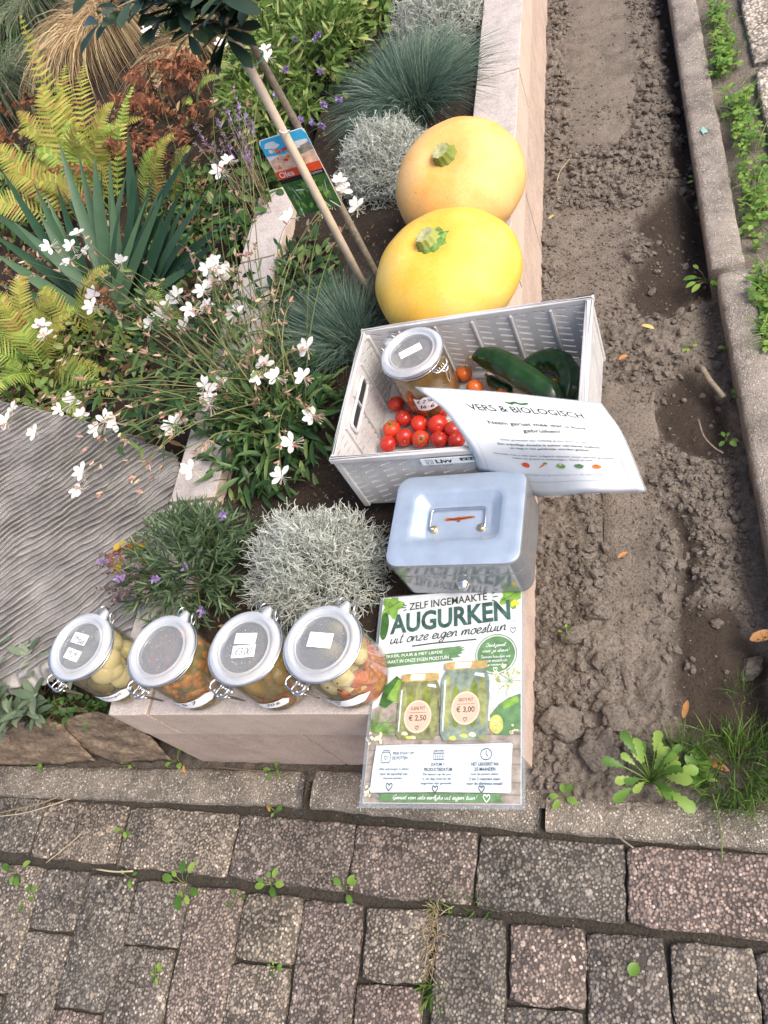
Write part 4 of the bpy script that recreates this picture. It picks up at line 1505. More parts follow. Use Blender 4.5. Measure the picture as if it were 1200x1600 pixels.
for k, (u, c1, c2) in enumerate(((.34, 'red', 'green'), (.44, 'orange', 'leaf'), (.55, 'leaf', 'cream'), (.655, 'green', 'deep'), (.76, 'orange', 'red'))):
    if k == 1:
        pn.poly('printed_carrot', [(u - .022, .765), (u + .012, .732), (u + .022, .740), (u - .016, .770)], c1)
        pn.poly('printed_carrot_leaf', blob(u + .024, .727, .012, .010, 10, .4, k), c2)
    else:
        pn.poly('printed_vegetable', blob(u, .750, .026, .022, 16, .12, k), c1)
        pn.poly('printed_vegetable_top', blob(u, .738, .010, .007, 10, .3, k), c2)
N_('makkelijk en gezond eten uit de natuurlijke tuin.', .30, .86, .822, .840, 'pale')
for line in ([(.07, .07), (.07, .5), (.07, .885)], [(.93, .07), (.93, .5), (.93, .885)], [(.07, .07), (.5, .07), (.93, .07)], [(.07, .885), (.5, .885), (.93, .885)]):
    ds = []
    for k in range(60):
        t0, t1 = k / 60, (k + .55) / 60
        def pt(t):
            a, b, c = [np.array(q) for q in line]
            return a + (b - a) * (2 * t) if t < .5 else b + (c - b) * (2 * t - 1)
        a, b = pt(t0), pt(t1)
        d = b - a
        n = np.array([-d[1], d[0]]) / (np.hypot(*d) or 1) * .0022
        ds.append([tuple(a - n), tuple(b - n), tuple(b + n), tuple(a + n)])
    pn.polys('dashed_border', ds, 'pale')

# ------------------------------------------------------------------ pumpkins
def pumpkin_mat(name, a, b, c):
    m, nt, N, L, B = new_mat(name)
    co = coords(N)
    n1 = noise_node(N, L, co, 9.0, 6, .62)
    r1 = ramp(N, [(.32, a), (.5, b), (.68, c)])
    L.new(n1.outputs[0], r1.inputs[0])
    n2_ = noise_node(N, L, co, 260.0, 3, .6)
    r2 = ramp(N, [(.3, (.9, .88, .84)), (.55, (1, 1, 1)), (.8, (1.05, 1.05, 1.05))])
    L.new(n2_.outputs[0], r2.inputs[0])
    col = mixrgb(N, L, r1.outputs[0], r2.outputs[0], 1.0, 'MULTIPLY')
    v = N.new('ShaderNodeTexVoronoi')
    v.inputs['Scale'].default_value = 48.0
    L.new(co, v.inputs['Vector'])
    s = N.new('ShaderNodeSeparateColor')
    L.new(v.outputs['Color'], s.inputs[0])
    # faint dusty and scuffed blotches
    n4 = noise_node(N, L, co, 22.0, 6, .72)
    r4 = ramp(N, [(.56, (0, 0, 0)), (.76, (.5, .5, .5))])
    L.new(n4.outputs[0], r4.inputs[0])
    col = mixrgb(N, L, col, (.50, .30, .09), r4.outputs[0])
    g = math_node(N, L, 'GREATER_THAN', s.outputs[0], .80)
    rp = ramp(N, [(.05, (.7, .7, .7)), (.13, (0, 0, 0))])
    L.new(v.outputs['Distance'], rp.inputs[0])
    g = math_node(N, L, 'MULTIPLY', g, rp.outputs[0])
    col = mixrgb(N, L, col, (.35, .2, .05), g)
    L.new(col, B.inputs['Base Color'])
    B.inputs['Roughness'].default_value = .56
    B.inputs['Subsurface Weight'].default_value = .08
    B.inputs['Subsurface Radius'].default_value = (.02, .01, .003)
    bump(N, L, n2_.outputs[0], .06, .001, B)
    return m
M['stem'] = leafmat('pumpkin stem green', [(0, (.15, .20, .035)), (.5, (.24, .28, .06)), (1, (.33, .35, .10))], .6, 0, 120)
M['stemcut'] = plain('cut stem end', (.38, .38, .17), .8, var=.2, scale=200)
M['stemfoot'] = plain('stem foot green', (.10, .20, .03), .6, var=.5, scale=160)
def pumpkin(loc, rx, ry, rz, tilt, mat_, label, seed, foot):
    t = thing('pumpkin', label, 'pumpkin', loc, 0, 'yellow pumpkins on the planter wall')
    mb_ = MB()
    nu, nv = 96, 48
    vs, fs = [], []
    rp = random.Random(seed)
    a1, a2 = rp.uniform(0, 6), rp.uniform(0, 6)
    Q = Matrix.Rotation(tilt[0], 3, 'X') @ Matrix.Rotation(tilt[1], 3, 'Y')
    def surf(th, ph):
        rib = 1 + .006 * math.cos(11 * th + a1) * math.sin(ph) ** .7 + .014 * math.sin(2 * th + a2) * math.sin(ph) + .01 * math.sin(3 * th + a1) * math.sin(ph)
        c, s = math.cos(ph), math.sin(ph)
        x, y, z = rx * rib * s * math.cos(th), ry * rib * s * math.sin(th), rz * c
        z -= .16 * rz * math.exp(-(ph / .32) ** 2)
        z += .12 * rz * math.exp(-((PI - ph) / .5) ** 2)
        return Q @ Vector((x, y, z))
    for j in range(nv + 1):
        for i in range(nu):
            vs.append(surf(2 * PI * i / nu, PI * j / nv))
    for j in range(nv):
        for i in range(nu):
            a, b = j * nu + i, j * nu + (i + 1) % nu
            fs.append((a, a + nu, b + nu, b))
    zmin = min(v.z for v in vs)
    mb_.add([v + Vector((0, 0, -zmin)) for v in vs], fs)
    mb_.build('body', mat_, t)
    top = surf(0, 0) - Vector((0, 0, zmin))
    ax = Q @ Vector((0, 0, 1))
    ax = (ax + Vector((-.12, -.02, 0))).normalized()
    st = MB()
    tt, s_, n_ = frame_from(ax, Vector((0, 1, 0)))
    prof = [(.0255, -.004), (.0225, .003), (.0185, .008), (.0168, .0145), (.0164, .0200), (.0154, .0222)]
    k_ = 40
    vs, fs = [], []
    for (rr_, h) in prof:
        for k in range(k_):
            a = 2 * PI * k / k_
            w = rr_ * (1 + .07 * math.cos(10 * a) * (1 if h < .03 else .4) + .05 * math.sin(2 * a + seed))
            vs.append(top + ax * h + s_ * (w * math.cos(a)) + n_ * (w * math.sin(a)))
    for l in range(len(prof) - 1):
        for k in range(k_):
            a, b = l * k_ + k, l * k_ + (k + 1) % k_
            fs.append((a, b, b + k_, a + k_))
    st.add(vs, fs)
    stem = st.build('stem', M['stem'], t)
    ct = MB()
    o = len(prof) - 1
    ring = vs[o * k_:(o + 1) * k_]
    vs2 = list(ring) + [top + ax * .0217 + (v - top - ax * .0222) * .25 for v in ring] + [top + ax * .0185]
    fs2 = [(k, (k + 1) % k_, k_ + (k + 1) % k_, k_ + k) for k in range(k_)] + [(k_ + k, k_ + (k + 1) % k_, 2 * k_) for k in range(k_)]
    ct.add(vs2, fs2)
    ct.build('cut_end', M['stemcut'], stem)
    if foot:
        ft = MB()
        vs3, fs3 = [], []
        for (rr_, h) in ((.019, .007), (.027, .004), (.032, .0005), (.031, -.004)):
            for k in range(k_):
                a = 2 * PI * k / k_
                w = rr_ * (1 + .10 * math.sin(9 * a + 1) + .08 * math.sin(16 * a)) * (1 if rr_ > .02 else .97)
                vs3.append(top + ax * h + s_ * (w * math.cos(a)) + n_ * (w * math.sin(a)))
        for l in range(3):
            for k in range(k_):
                a, b = l * k_ + k, l * k_ + (k + 1) % k_
                fs3.append((a, b, b + k_, a + k_))
        ft.add(vs3, fs3)
        ft.build('stem_foot', M['stemfoot'], stem)
    return t
pumpkin((-.092, .776, WALL_Z - .006), .136, .132, .092, (.05, -.06), pumpkin_mat('golden pumpkin skin', (.74, .42, .040), (.79, .50, .085), (.80, .56, .17)), 'bright yellow pumpkin with green stem collar behind the crate', 3, True)
pumpkin((-.084, 1.025, WALL_Z - .010), .128, .126, .092, (.30, -.05), pumpkin_mat('peach pumpkin skin', (.74, .36, .075), (.78, .45, .155), (.79, .50, .215)), 'pale orange pumpkin furthest back on the wall', 9, False)

# ------------------------------------------------------------------ grey plastic crate
M['crate'] = plain('grey crate plastic', (.52, .51, .495), .42, 0, .12, 24, .08, 300)
M['crate_in'] = M['crate']
CRATE_ROT = math.radians(-3.6)
crate = thing('crate', 'light grey slotted plastic crate of vegetables standing across the wall', 'crate', (-.028, .470, WALL_Z + .001), CRATE_ROT)
CW, CD, CH = .376, .262, .138
def slot_panel(w, h, cols, rows, th, place, slant=.0035, skip=None, sw=.62, sh=.30):
    """a plate with rows of slanting slots cut through it; place(x, y, n) gives its space"""
    mb_ = MB()
    cw, rh = w / cols, h / rows
    for c in range(cols):
        for q in range(rows):
            x0, x1 = -w / 2 + c * cw, -w / 2 + (c + 1) * cw
            y0, y1 = q * rh, (q + 1) * rh
            if skip and skip(c, q):
                mb_.add([place(x0, y0, 0), place(x1, y0, 0), place(x1, y1, 0), place(x0, y1, 0), place(x0, y0, -th), place(x1, y0, -th), place(x1, y1, -th), place(x0, y1, -th)], [(0, 1, 2, 3), (7, 6, 5, 4)])
                continue
            mx, my = (x0 + x1) / 2, (y0 + y1) / 2
            hw, hh = cw * sw / 2, rh * sh / 2
            out = [(x0, y0), (mx, y0), (x1, y0), (x1, my), (x1, y1), (mx, y1), (x0, y1), (x0, my)]
            hole = [(mx - hw + hh, my - hh - slant), (mx, my - hh), (mx + hw - hh, my - hh + slant), (mx + hw, my + slant), (mx + hw - hh, my + hh + slant), (mx, my + hh), (mx - hw + hh, my + hh - slant), (mx - hw, my - slant)]
            vs = [place(a, b, 0) for a, b in out] + [place(a, b, 0) for a, b in hole] + [place(a, b, -th) for a, b in out] + [place(a, b, -th) for a, b in hole]
            fs = []
            for k in range(8):
                n = (k + 1) % 8
                fs.append((k, n, 8 + n, 8 + k))
                fs.append((16 + n, 16 + k, 24 + k, 24 + n))
                fs.append((8 + k, 8 + n, 24 + n, 24 + k))
            mb_.add(vs, fs)
    return mb_
TH = .0028
RIMW = .0085
hp = CH - .012
pl = {
    'front': (CW, lambda x, y, n: (x, -CD / 2 + .001 - n, y + .006), 12),
    'back': (CW, lambda x, y, n: (-x, CD / 2 - .001 + n, y + .006), 12),
    'left': (CD, lambda x, y, n: (-CW / 2 + .001 - n, -x, y + .006), 9),
    'right': (CD, lambda x, y, n: (CW / 2 - .001 + n, x, y + .006), 9),
}
for nm, (w, place, cols) in pl.items():
    skip = None
    if nm in ('left', 'right'):
        skip = lambda c, q: q >= 6 and 2 <= c <= 6
    mb_ = slot_panel(w - .006, hp, cols, 9, TH, place, .0030, skip, .68, .27)
    if nm in ('left', 'right'):
        pass
    mb_.build('side_panel', M['crate'], crate, False)
    # upright ribs
    nr = 6 if nm in ('front', 'back') else 4
    for k in range(1, nr):
        x = -w / 2 + w * k / nr
        rb = MB()
        if nm in ('front', 'back'):
            sg = 1 if nm == 'front' else -1
            y = -CD / 2 + .001 + TH if nm == 'front' else CD / 2 - .001 - TH
            box(rb, (x - .0015, min(y, y + sg * .004), .006), (x + .0015, max(y, y + sg * .004), CH - .012))
        else:
            sg = 1 if nm == 'left' else -1
            xx = -CW / 2 + .001 + TH if nm == 'left' else CW / 2 - .001 - TH
            box(rb, (min(xx, xx + sg * .004), x - .0015, .006), (max(xx, xx + sg * .004), x + .0015, CH - .012))
        rb.build('rib', M['crate'], crate, False)
# hand grips on the short sides: a raised oval ring round a dark opening
for sg in (-1, 1):
    hb = MB()
    xx = sg * (CW / 2 - .0065)
    ring = []
    for k in range(24):
        a = 2 * PI * k / 24
        ring.append((.050 * max(-1, min(1, 1.35 * math.cos(a))), .0125 * max(-1, min(1, 1.25 * math.sin(a)))))
    pts = [(xx, a, CH - .035 + b) for a, b in ring]
    tube(hb, pts + [pts[0], pts[1]], .0032, 6, False)
    hb.build('handle_rim', M['crate'], crate)
    db = MB()
    db.add([(xx + sg * .0022, a * .94, CH - .035 + b * .9) for a, b in ring], [tuple(range(24))])
    db.build('handle_opening', plain('dark opening', (.02, .02, .022), .8), crate, False)
# rim of four bars, corner posts, base
rim = MB()
for (lo, hi) in (((-CW / 2 - .004, -CD / 2 - .004, CH - .010), (CW / 2 + .004, -CD / 2 - .004 + RIMW, CH)),
                 ((-CW / 2 - .004, CD / 2 + .004 - RIMW, CH - .010), (CW / 2 + .004, CD / 2 + .004, CH)),
                 ((-CW / 2 - .004, -CD / 2 + .0048, CH - .0105), (-CW / 2 - .004 + RIMW, CD / 2 - .0048, CH - .0006)),
                 ((CW / 2 + .004 - RIMW * 1.5, -CD / 2 + .0048, CH - .0105), (CW / 2 + .004, CD / 2 - .0048, CH - .0006))):
    rb = MB()
    bevel_box(rb, lo, hi, .0018)
    rb.build('rim_bar', M['crate'], crate, False)
for sx in (-1, 1):
    for sy in (-1, 1):
        pb = MB()
        cx, cy = sx * (CW / 2 - .004), sy * (CD / 2 - .004)
        bevel_box(pb, (cx - .0055, cy - .0055, .001), (cx + .0055, cy + .0055, CH - .011), .001)
        pb.build('corner_post', M['crate'], crate, False)
bb = MB()
bevel_box(bb, (-CW / 2 + .003, -CD / 2 + .003, 0), (CW / 2 - .003, CD / 2 - .003, .005), .001)
bb.build('base', M['crate'], crate, False)
for k in range(9):
    rb = MB()
    y = -CD / 2 + .02 + k * (CD - .04) / 8
    box(rb, (-CW / 2 + .012, y - .001, .0052), (CW / 2 - .012, y + .001, .0072))
    rb.build('base_rib', M['crate'], crate, False)
# maker's sticker on the front
lb = MB()
box(lb, (-.048, -CD / 2 - .0042, CH - .0295), (.07, -CD / 2 - .0028, CH - .0145))
lb.build('sticker', INK['white'], crate, False)
def at_front(x, y, lift):
    return (x + .030, -CD / 2 - .0042 - lift, y - .002)
pf = Print(crate, at_front)
pf.text('Livv', -.0555, -.030, CH - .0245, CH - .0145, 'black', B2)
pf.line('logo_box', [(-.070, CH - .0245), (-.060, CH - .0245), (-.060, CH - .0145), (-.070, CH - .0145), (-.070, CH - .0245)], .001, 'black')
pf.line('logo_house', [(-.0675, CH - .023), (-.0675, CH - .019), (-.065, CH - .0165), (-.0625, CH - .019), (-.0625, CH - .023)], .0009, 'black')
pf.poly('sticker_bar', [(-.018, CH - .0215), (.036, CH - .0215), (.036, CH - .0145), (-.018, CH - .0145)], 'grey')
for k in range(22):
    x = -.016 + k * .0024
    pf.poly('sticker_mark', [(x, CH - .020), (x + .0011, CH - .020), (x + .0011, CH - .016), (x, CH - .016)], 'white' if k % 3 else 'black')

# ------------------------------------------------------------------ tomatoes
def fruit_mat(name, a, b):
    m, nt, N, L, B = new_mat(name)
    n1 = noise_node(N, L, coords(N), 45.0, 3)
    r1 = ramp(N, [(.3, a), (.7, b)])
    L.new(n1.outputs[0], r1.inputs[0])
    oi = N.new('ShaderNodeObjectInfo')
    ro = ramp(N, [(0, (.70, .8, .9)), (.5, (1, 1, 1)), (1, (1.15, 1.9, 1.3))])
    L.new(oi.outputs['Random'], ro.inputs[0])
    L.new(mixrgb(N, L, r1.outputs[0], ro.outputs[0], 1.0, 'MULTIPLY'), B.inputs['Base Color'])
    B.inputs['Roughness'].default_value = .25
    B.inputs['Subsurface Weight'].default_value = .1
    B.inputs['Subsurface Radius'].default_value = (.01, .003, .002)
    return m
M['tomred'] = fruit_mat('red tomato skin', (.50, .020, .012), (.66, .045, .022))
M['tomorange'] = fruit_mat('orange tomato skin', (.66, .11, .015), (.74, .17, .03))
M['calyx'] = plain('tomato stem scar', (.34, .26, .08), .7)
TOM = [
    (.0150, 1, 'orange red tomato beside the jar lid under the cucumber tip'),
    (.0150, 1, 'orange tomato peeping over the top edge of the notice'),
    (.0145, 1, 'orange tomato half hidden under the straight cucumber'),
    (.0140, 1, 'orange tomato inside the curl of the bent cucumber'),
    (.0145, 0, 'red tomato touching the lower left of the glass jar'),
    (.0148, 0, 'red tomato below the one touching the jar'),
    (.0158, 0, 'red tomato nearest the crate handle'),
    (.0150, 0, 'red tomato second from the left in the front row'),
    (.0158, 0, 'red tomato directly below the handwritten jar label'),
    (.0152, 0, 'red tomato third from the left in the front row'),
    (.0165, 0, 'largest red tomato showing a round stem scar'),
    (.0152, 0, 'red tomato in the front row below the largest one'),
    (.0155, 0, 'red tomato partly covered by the curled notice'),
    (.0145, 0, 'red tomato at the front row end against the notice'),
    (.0150, 0, 'red tomato half hidden behind the front crate rim corner'),
    (.0145, 0, 'red tomato squeezed between the jar and the notice'),
]
tmesh = {}
for k in (0, 1):
    mb_ = MB()
    v, f = ico(4)
    p = v.copy()
    th = np.arctan2(p[:, 1], p[:, 0])
    rr_ = np.hypot(p[:, 0], p[:, 1])
    p[:, 2] = p[:, 2] * .93 - np.where(v[:, 2] > 0, .13 * np.exp(-(rr_ / .22) ** 2), 0)
    p[:, :2] *= (1 + .012 * np.cos(5 * th) * rr_)[:, None]
    mb_.add(p, f)
    tmesh[k] = mb_.mesh('tomato', M['tomorange'] if k else M['tomred'])
sb = MB()
lump(sb, (0, 0, .80), (.10, .10, .05), .2, 2, 2, 5)
scar = sb.mesh('stem_scar', M['calyx'])
cb = MB()
for k in range(5):
    a = k * 1.257
    leaf(cb, (0, 0, .84), Vector((math.cos(a), math.sin(a), .12)), .75, .20, Vector((0, 0, 1)), .25, .3)
tube(cb, [Vector((0, 0, .80)), Vector((.05, 0, 1.0)), Vector((.12, .05, 1.25))], [.07, .06, .05], 6)
calyx = cb.mesh('calyx', leafmat('green calyx', [(0, (.05, .13, .02)), (1, (.12, .24, .05))], .6, .1))
TOMPOS = [(-0.0636, 0.5844, 0.3020), (-0.0423, 0.5492, 0.3020), (0.0096, 0.5325, 0.3015), (0.0923, 0.5273, 0.3010), (-0.1834, 0.5416, 0.3015), (-0.1654, 0.5074, 0.3018), (-0.1847, 0.4854, 0.3028), (-0.1595, 0.4644, 0.3020), (-0.1353, 0.4879, 0.3028), (-0.1302, 0.4569, 0.3022), (-0.1016, 0.4802, 0.3035), (-0.0973, 0.4503, 0.3022), (-0.0732, 0.4670, 0.3025), (-0.0675, 0.4447, 0.3015), (-0.1885, 0.4557, 0.3020), (-0.0982, 0.5135, 0.3015)]
r = random.Random(31)
for (rad, kind, lab), pos in zip(TOM, TOMPOS):
    o = link('tomato', tmesh[kind])
    o.location = pos
    o.scale = (rad * r.uniform(.96, 1.07), rad * r.uniform(.95, 1.05), rad * r.uniform(.90, 1.0))
    d = rdir(r, .2, 1.0)
    if 'scar' in lab:
        d = Vector((.35, -.75, .5)).normalized()
    o.rotation_euler = d.to_track_quat('Z', 'Y').to_euler()
    tag(o, lab, 'tomato', 'tomatoes in the crate')
    s_ = link('stem_scar', scar, o)
    if lab.startswith(('orange red', 'red tomato nearest', 'red tomato third', 'red tomato partly')):
        link('calyx', calyx, o)

# ------------------------------------------------------------------ cucumbers
def cuke_mat():
    m, nt, N, L, B = new_mat('cucumber skin')
    co = coords(N)
    n1 = noise_node(N, L, co, 25.0, 4)
    r1 = ramp(N, [(.3, (.006, .022, .005)), (.6, (.013, .044, .009)), (.85, (.034, .085, .017))])
    L.new(n1.outputs[0], r1.inputs[0])
    n2_ = noise_node(N, L, co, 90.0, 3, .7)
    r2 = ramp(N, [(.70, (0, 0, 0)), (.76, (.8, .8, .8))])
    L.new(n2_.outputs[0], r2.inputs[0])
    col = mixrgb(N, L, r1.outputs[0], (.40, .42, .16), r2.outputs[0])
    L.new(col, B.inputs['Base Color'])
    B.inputs['Roughness'].default_value = .24
    bump(N, L, n1.outputs[0], .25, .002, B)
    return m
M['cuke'] = cuke_mat()
def cucumber(path, rmax, label, ends=(.35, .35), bumps=True):
    pts = [Vector(p) for p in catmull(path, 6)]
    n = len(pts)
    base = pts[n // 2]
    mb_ = MB()
    rs = []
    for i in range(n):
        t = i / (n - 1)
        e = min(1, (t / .16) ** .5 if t < .16 else 1) * min(1, ((1 - t) / .14) ** .5 if t > .86 else 1)
        rs.append(max(.002, rmax * (ends[0] + (1 - ends[0]) * min(1, t / .35)) * e))
    k_ = 28
    vs, fs = [], []
    prev = None
    for i, p in enumerate(pts):
        t = (pts[min(i + 1, n - 1)] - pts[max(i - 1, 0)]).normalized()
        s_ = t.cross(Vector((0, 0, 1))).normalized() if prev is None else (prev - t * prev.dot(t)).normalized()
        prev = s_
        nn = s_.cross(t)
        for k in range(k_):
            a = 2 * PI * k / k_
            w = rs[i] * (1 + .035 * math.cos(7 * a) + .03 * math.sin(i * 1.1 + 2 * a))
            vs.append(p + s_ * (w * math.cos(a)) + nn * (w * math.sin(a)))
    for i in range(n - 1):
        for k in range(k_):
            a, b = i * k_ + k, i * k_ + (k + 1) % k_
            fs.append((a, a + k_, b + k_, b))
    fs.append(tuple(range(k_)))
    fs.append(tuple(reversed(range((n - 1) * k_, n * k_))))
    mb_.add([v - base for v in vs], fs)
    o = mb_.build('cucumber', M['cuke'])
    o.location = base
    tag(o, label, 'cucumber', 'cucumbers in the crate')
    sb_ = MB()
    d = (pts[0] - pts[2]).normalized()
    tube(sb_, [pts[0] - base - d * .004, pts[0] - base + d * .006], [.0035, .003], 8)
    sb_.build('stem_end', M['calyx'], o)
    return o
cucumber([(-0.0371, 0.5771, 0.3450), (-0.0145, 0.5717, 0.3470), (0.0135, 0.5536, 0.3450), (0.0465, 0.5241, 0.3400), (0.0816, 0.4893, 0.3360), (0.1100, 0.4610, 0.3300)], .0215, 'thick dark green cucumber lying straight beside the tomatoes', (.55, .5))
cucumber([(0.0392, 0.5532, 0.3120), (0.0552, 0.5659, 0.3140), (0.0785, 0.5701, 0.3160), (0.1016, 0.5592, 0.3180), (0.1158, 0.5335, 0.3180), (0.1177, 0.5045, 0.3180), (0.1117, 0.4726, 0.3180)], .0195, 'dark green cucumber bent into a hook in the crate corner', (.7, .5))
cucumber([(-0.0200, 0.5664, 0.3060), (-0.0106, 0.5533, 0.3060), (0.0030, 0.5397, 0.3060), (0.0227, 0.5250, 0.3060)], .0105, 'small green gherkin under the thick cucumber', (.5, .5))

# ------------------------------------------------------------------ cash box
def metal_mat(name, c, rough, metal=.85, var=.08):
    m, nt, N, L, B = new_mat(name)
    co = coords(N)
    n1 = noise_node(N, L, co, 35.0, 5, .6)
    r1 = ramp(N, [(.3, tuple(x * (1 - var) for x in c)), (.7, tuple(min(1, x * (1 + var)) for x in c))])
    L.new(n1.outputs[0], r1.inputs[0])
    L.new(r1.outputs[0], B.inputs['Base Color'])
    B.inputs['Metallic'].default_value = metal
    r2 = ramp(N, [(.3, (rough * .8,) * 3), (.7, (rough * 1.25,) * 3)])
    L.new(n1.outputs[0], r2.inputs[0])
    L.new(r2.outputs[0], B.inputs['Roughness'])
    n2_ = noise_node(N, L, co, 600.0, 2)
    bump(N, L, n2_.outputs[0], .03, .0006, B)
    return m
M['boxmetal'] = metal_mat('sky tinted silver lacquer', (.38, .455, .55), .36, .42, .08)  # silver lid; the blue sky reflection is put into its base colour
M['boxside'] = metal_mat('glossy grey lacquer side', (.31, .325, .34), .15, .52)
M['chrome'] = metal_mat('bright wire', (.72, .72, .72), .16, 1.0)
M['lockm'] = metal_mat('chrome lock', (.85, .84, .82), .08, 1.0)
M['rivet'] = metal_mat('brassy rivet', (.55, .42, .24), .35, .9, .3)
M['rust'] = plain('rust', (.33, .085, .018), .9, var=.6, scale=400, bmp=.5, bscale=900)
M['rustdark'] = plain('dark rust slot', (.05, .014, .006), .9, var=.3)
BX, BY, BZ = .0985, .0760, .090
cash = thing('cash_box', 'silver grey metal cash box with rusty coin slot behind the poster', 'cash box', (-.0335, .2530, WALL_Z + .0022), math.radians(-3.0))
def rloop(hw, hd, r_, z, n=8):
    pts = []
    for (cx, cy, a0) in ((hw - r_, hd - r_, 0), (-hw + r_, hd - r_, PI / 2), (-hw + r_, -hd + r_, PI), (hw - r_, -hd + r_, 1.5 * PI)):
        for k in range(n + 1):
            a = a0 + PI / 2 * k / n
            pts.append((cx + r_ * math.cos(a), cy + r_ * math.sin(a), z))
    return pts
def loft(mb_, loops, cap_first=False, cap_last=False, mat=0):
    n = len(loops[0])
    vs = [p for l in loops for p in l]
    fs = []
    for i in range(len(loops) - 1):
        for k in range(n):
            a, b = i * n + k, i * n + (k + 1) % n
            fs.append((a, b, b + n, a + n))
    if cap_first:
        fs.append(tuple(reversed(range(n))))
    if cap_last:
        fs.append(tuple(range((len(loops) - 1) * n, len(loops) * n)))
    mb_.add(vs, fs, mat)
R0 = .020
mb_ = MB()
loft(mb_, [rloop(BX - .003, BY - .003, R0 - .002, 0), rloop(BX - .001, BY - .001, R0, .002), rloop(BX - .0010, BY - .0010, R0, .004), rloop(BX - .0006, BY - .0006, R0, .055), rloop(BX - .0006, BY - .0006, R0, .0580), rloop(BX - .0010, BY - .0010, R0, .0586), rloop(BX - .0030, BY - .0030, R0, .0588), rloop(BX - .0032, BY - .0032, R0, .060)], True)
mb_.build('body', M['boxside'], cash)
mb_ = MB()
loft(mb_, [rloop(BX - .0022, BY - .0022, R0, .0592), rloop(BX - .0004, BY - .0004, R0, .0593), rloop(BX - .0001, BY - .0001, R0, .0598), rloop(BX, BY, R0, .062), rloop(BX, BY, R0, .084), rloop(BX, BY, R0, .0865), rloop(BX - .0004, BY - .0004, R0, .0882), rloop(BX - .0014, BY - .0014, R0, .0894)])
mb_.build('lid_skirt', M['boxside'], cash)
mb_ = MB()
RX, RY, RC = .0660, .0410, .014
loops = [rloop(BX - .0014, BY - .0014, R0, .0894), rloop(BX - .003, BY - .003, R0 - .002, BZ)]
for s_ in (.25, .5, .75, 1.0):
    hw, hd, rr_ = (BX - .003) + (RX - BX + .003) * s_, (BY - .003) + (RY - BY + .003) * s_, (R0 - .002) + (RC - R0 + .002) * s_
    loops.append(rloop(hw, hd, rr_, BZ))
for l in loops[2:]:
    for i, p in enumerate(l):
        l[i] = (p[0], p[1] + .003, p[2])
loops += [[(p[0], p[1] + .003, p[2]) for p in rloop(RX - .001, RY - .001, RC, BZ - .0008)],
          [(p[0], p[1] + .003, p[2]) for p in rloop(RX - .0165, RY - .0125, .005, BZ - .0140)],
          [(p[0], p[1] + .003, p[2]) for p in rloop(RX - .0185, RY - .0145, .004, BZ - .0146)]]
loft(mb_, loops, False, True)
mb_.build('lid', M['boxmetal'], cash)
zf = BZ - .0146
hb = MB()
hx, hy0, hy1 = .0410, -.0105, .0205
path = [(-hx + .006, hy0, zf + .004), (-hx, hy0, zf + .004), (-hx, hy0 + .004, zf + .0045), (-hx, hy1 - .005, zf + .0055), (-hx + .0012, hy1 - .001, zf + .006), (-hx + .005, hy1, zf + .006), (0, hy1 + .0003, zf + .006), (hx - .005, hy1, zf + .006), (hx - .0012, hy1 - .001, zf + .006), (hx, hy1 - .005, zf + .0055), (hx, hy0 + .004, zf + .0045), (hx, hy0, zf + .004), (hx - .006, hy0, zf + .004)]
tube(hb, path, .0016, 10)
hb.build('handle', M['chrome'], cash)
for sx in (-1, 1):
    rb = MB()
    lathe(rb, [(.0062, 0), (.0060, .002), (.0052, .0036), (.003, .0044), (.0004, .0046)], 20, 0, (sx * (hx - .006), hy0 + .0006, zf + .0002))
    rb.build('rivet', M['rivet'], cash)
sb = MB()
pts = [(-.0225, .0060), (-.018, .0088), (-.006, .0086), (0, .0098), (.008, .0098), (.018, .0102), (.0235, .0098), (.0235, .0070), (.018, .0062), (.008, .0045), (.003, .0040), (.002, .0010), (-.003, .0012), (-.003, .0034), (-.012, .0038), (-.019, .0032)]
sb.add([(x, y, zf + .0005) for x, y in pts], [tuple(range(len(pts)))])
sb.build('rust_patch', M['rust'], cash, False)
sb = MB()
pts = [(-.016, .0060), (-.004, .0066), (.010, .0078), (.020, .0080), (.018, .0070), (.006, .0058), (-.004, .0048), (-.014, .0048)]
sb.add([(x, y, zf + .0009) for x, y in pts], [tuple(range(len(pts)))])
sb.build('coin_slot', M['rustdark'], cash, False)
lk = MB()
prof = [(.0092, 0), (.0092, .0018), (.0080, .0030), (.0066, .0080), (.0056, .0092), (.0030, .0094), (.0004, .0088)]
vs, fs = [], []
for rr_, h in prof:
    for k in range(24):
        a = 2 * PI * k / 24
        vs.append((.004 + rr_ * math.cos(a), -BY - h + .0008, .033 + rr_ * math.sin(a)))
for i in range(len(prof) - 1):
    for k in range(24):
        a, b = i * 24 + k, i * 24 + (k + 1) % 24
        fs.append((a, b, b + 24, a + 24))
lk.add(vs, fs)
lk.build('lock', M['lockm'], cash)

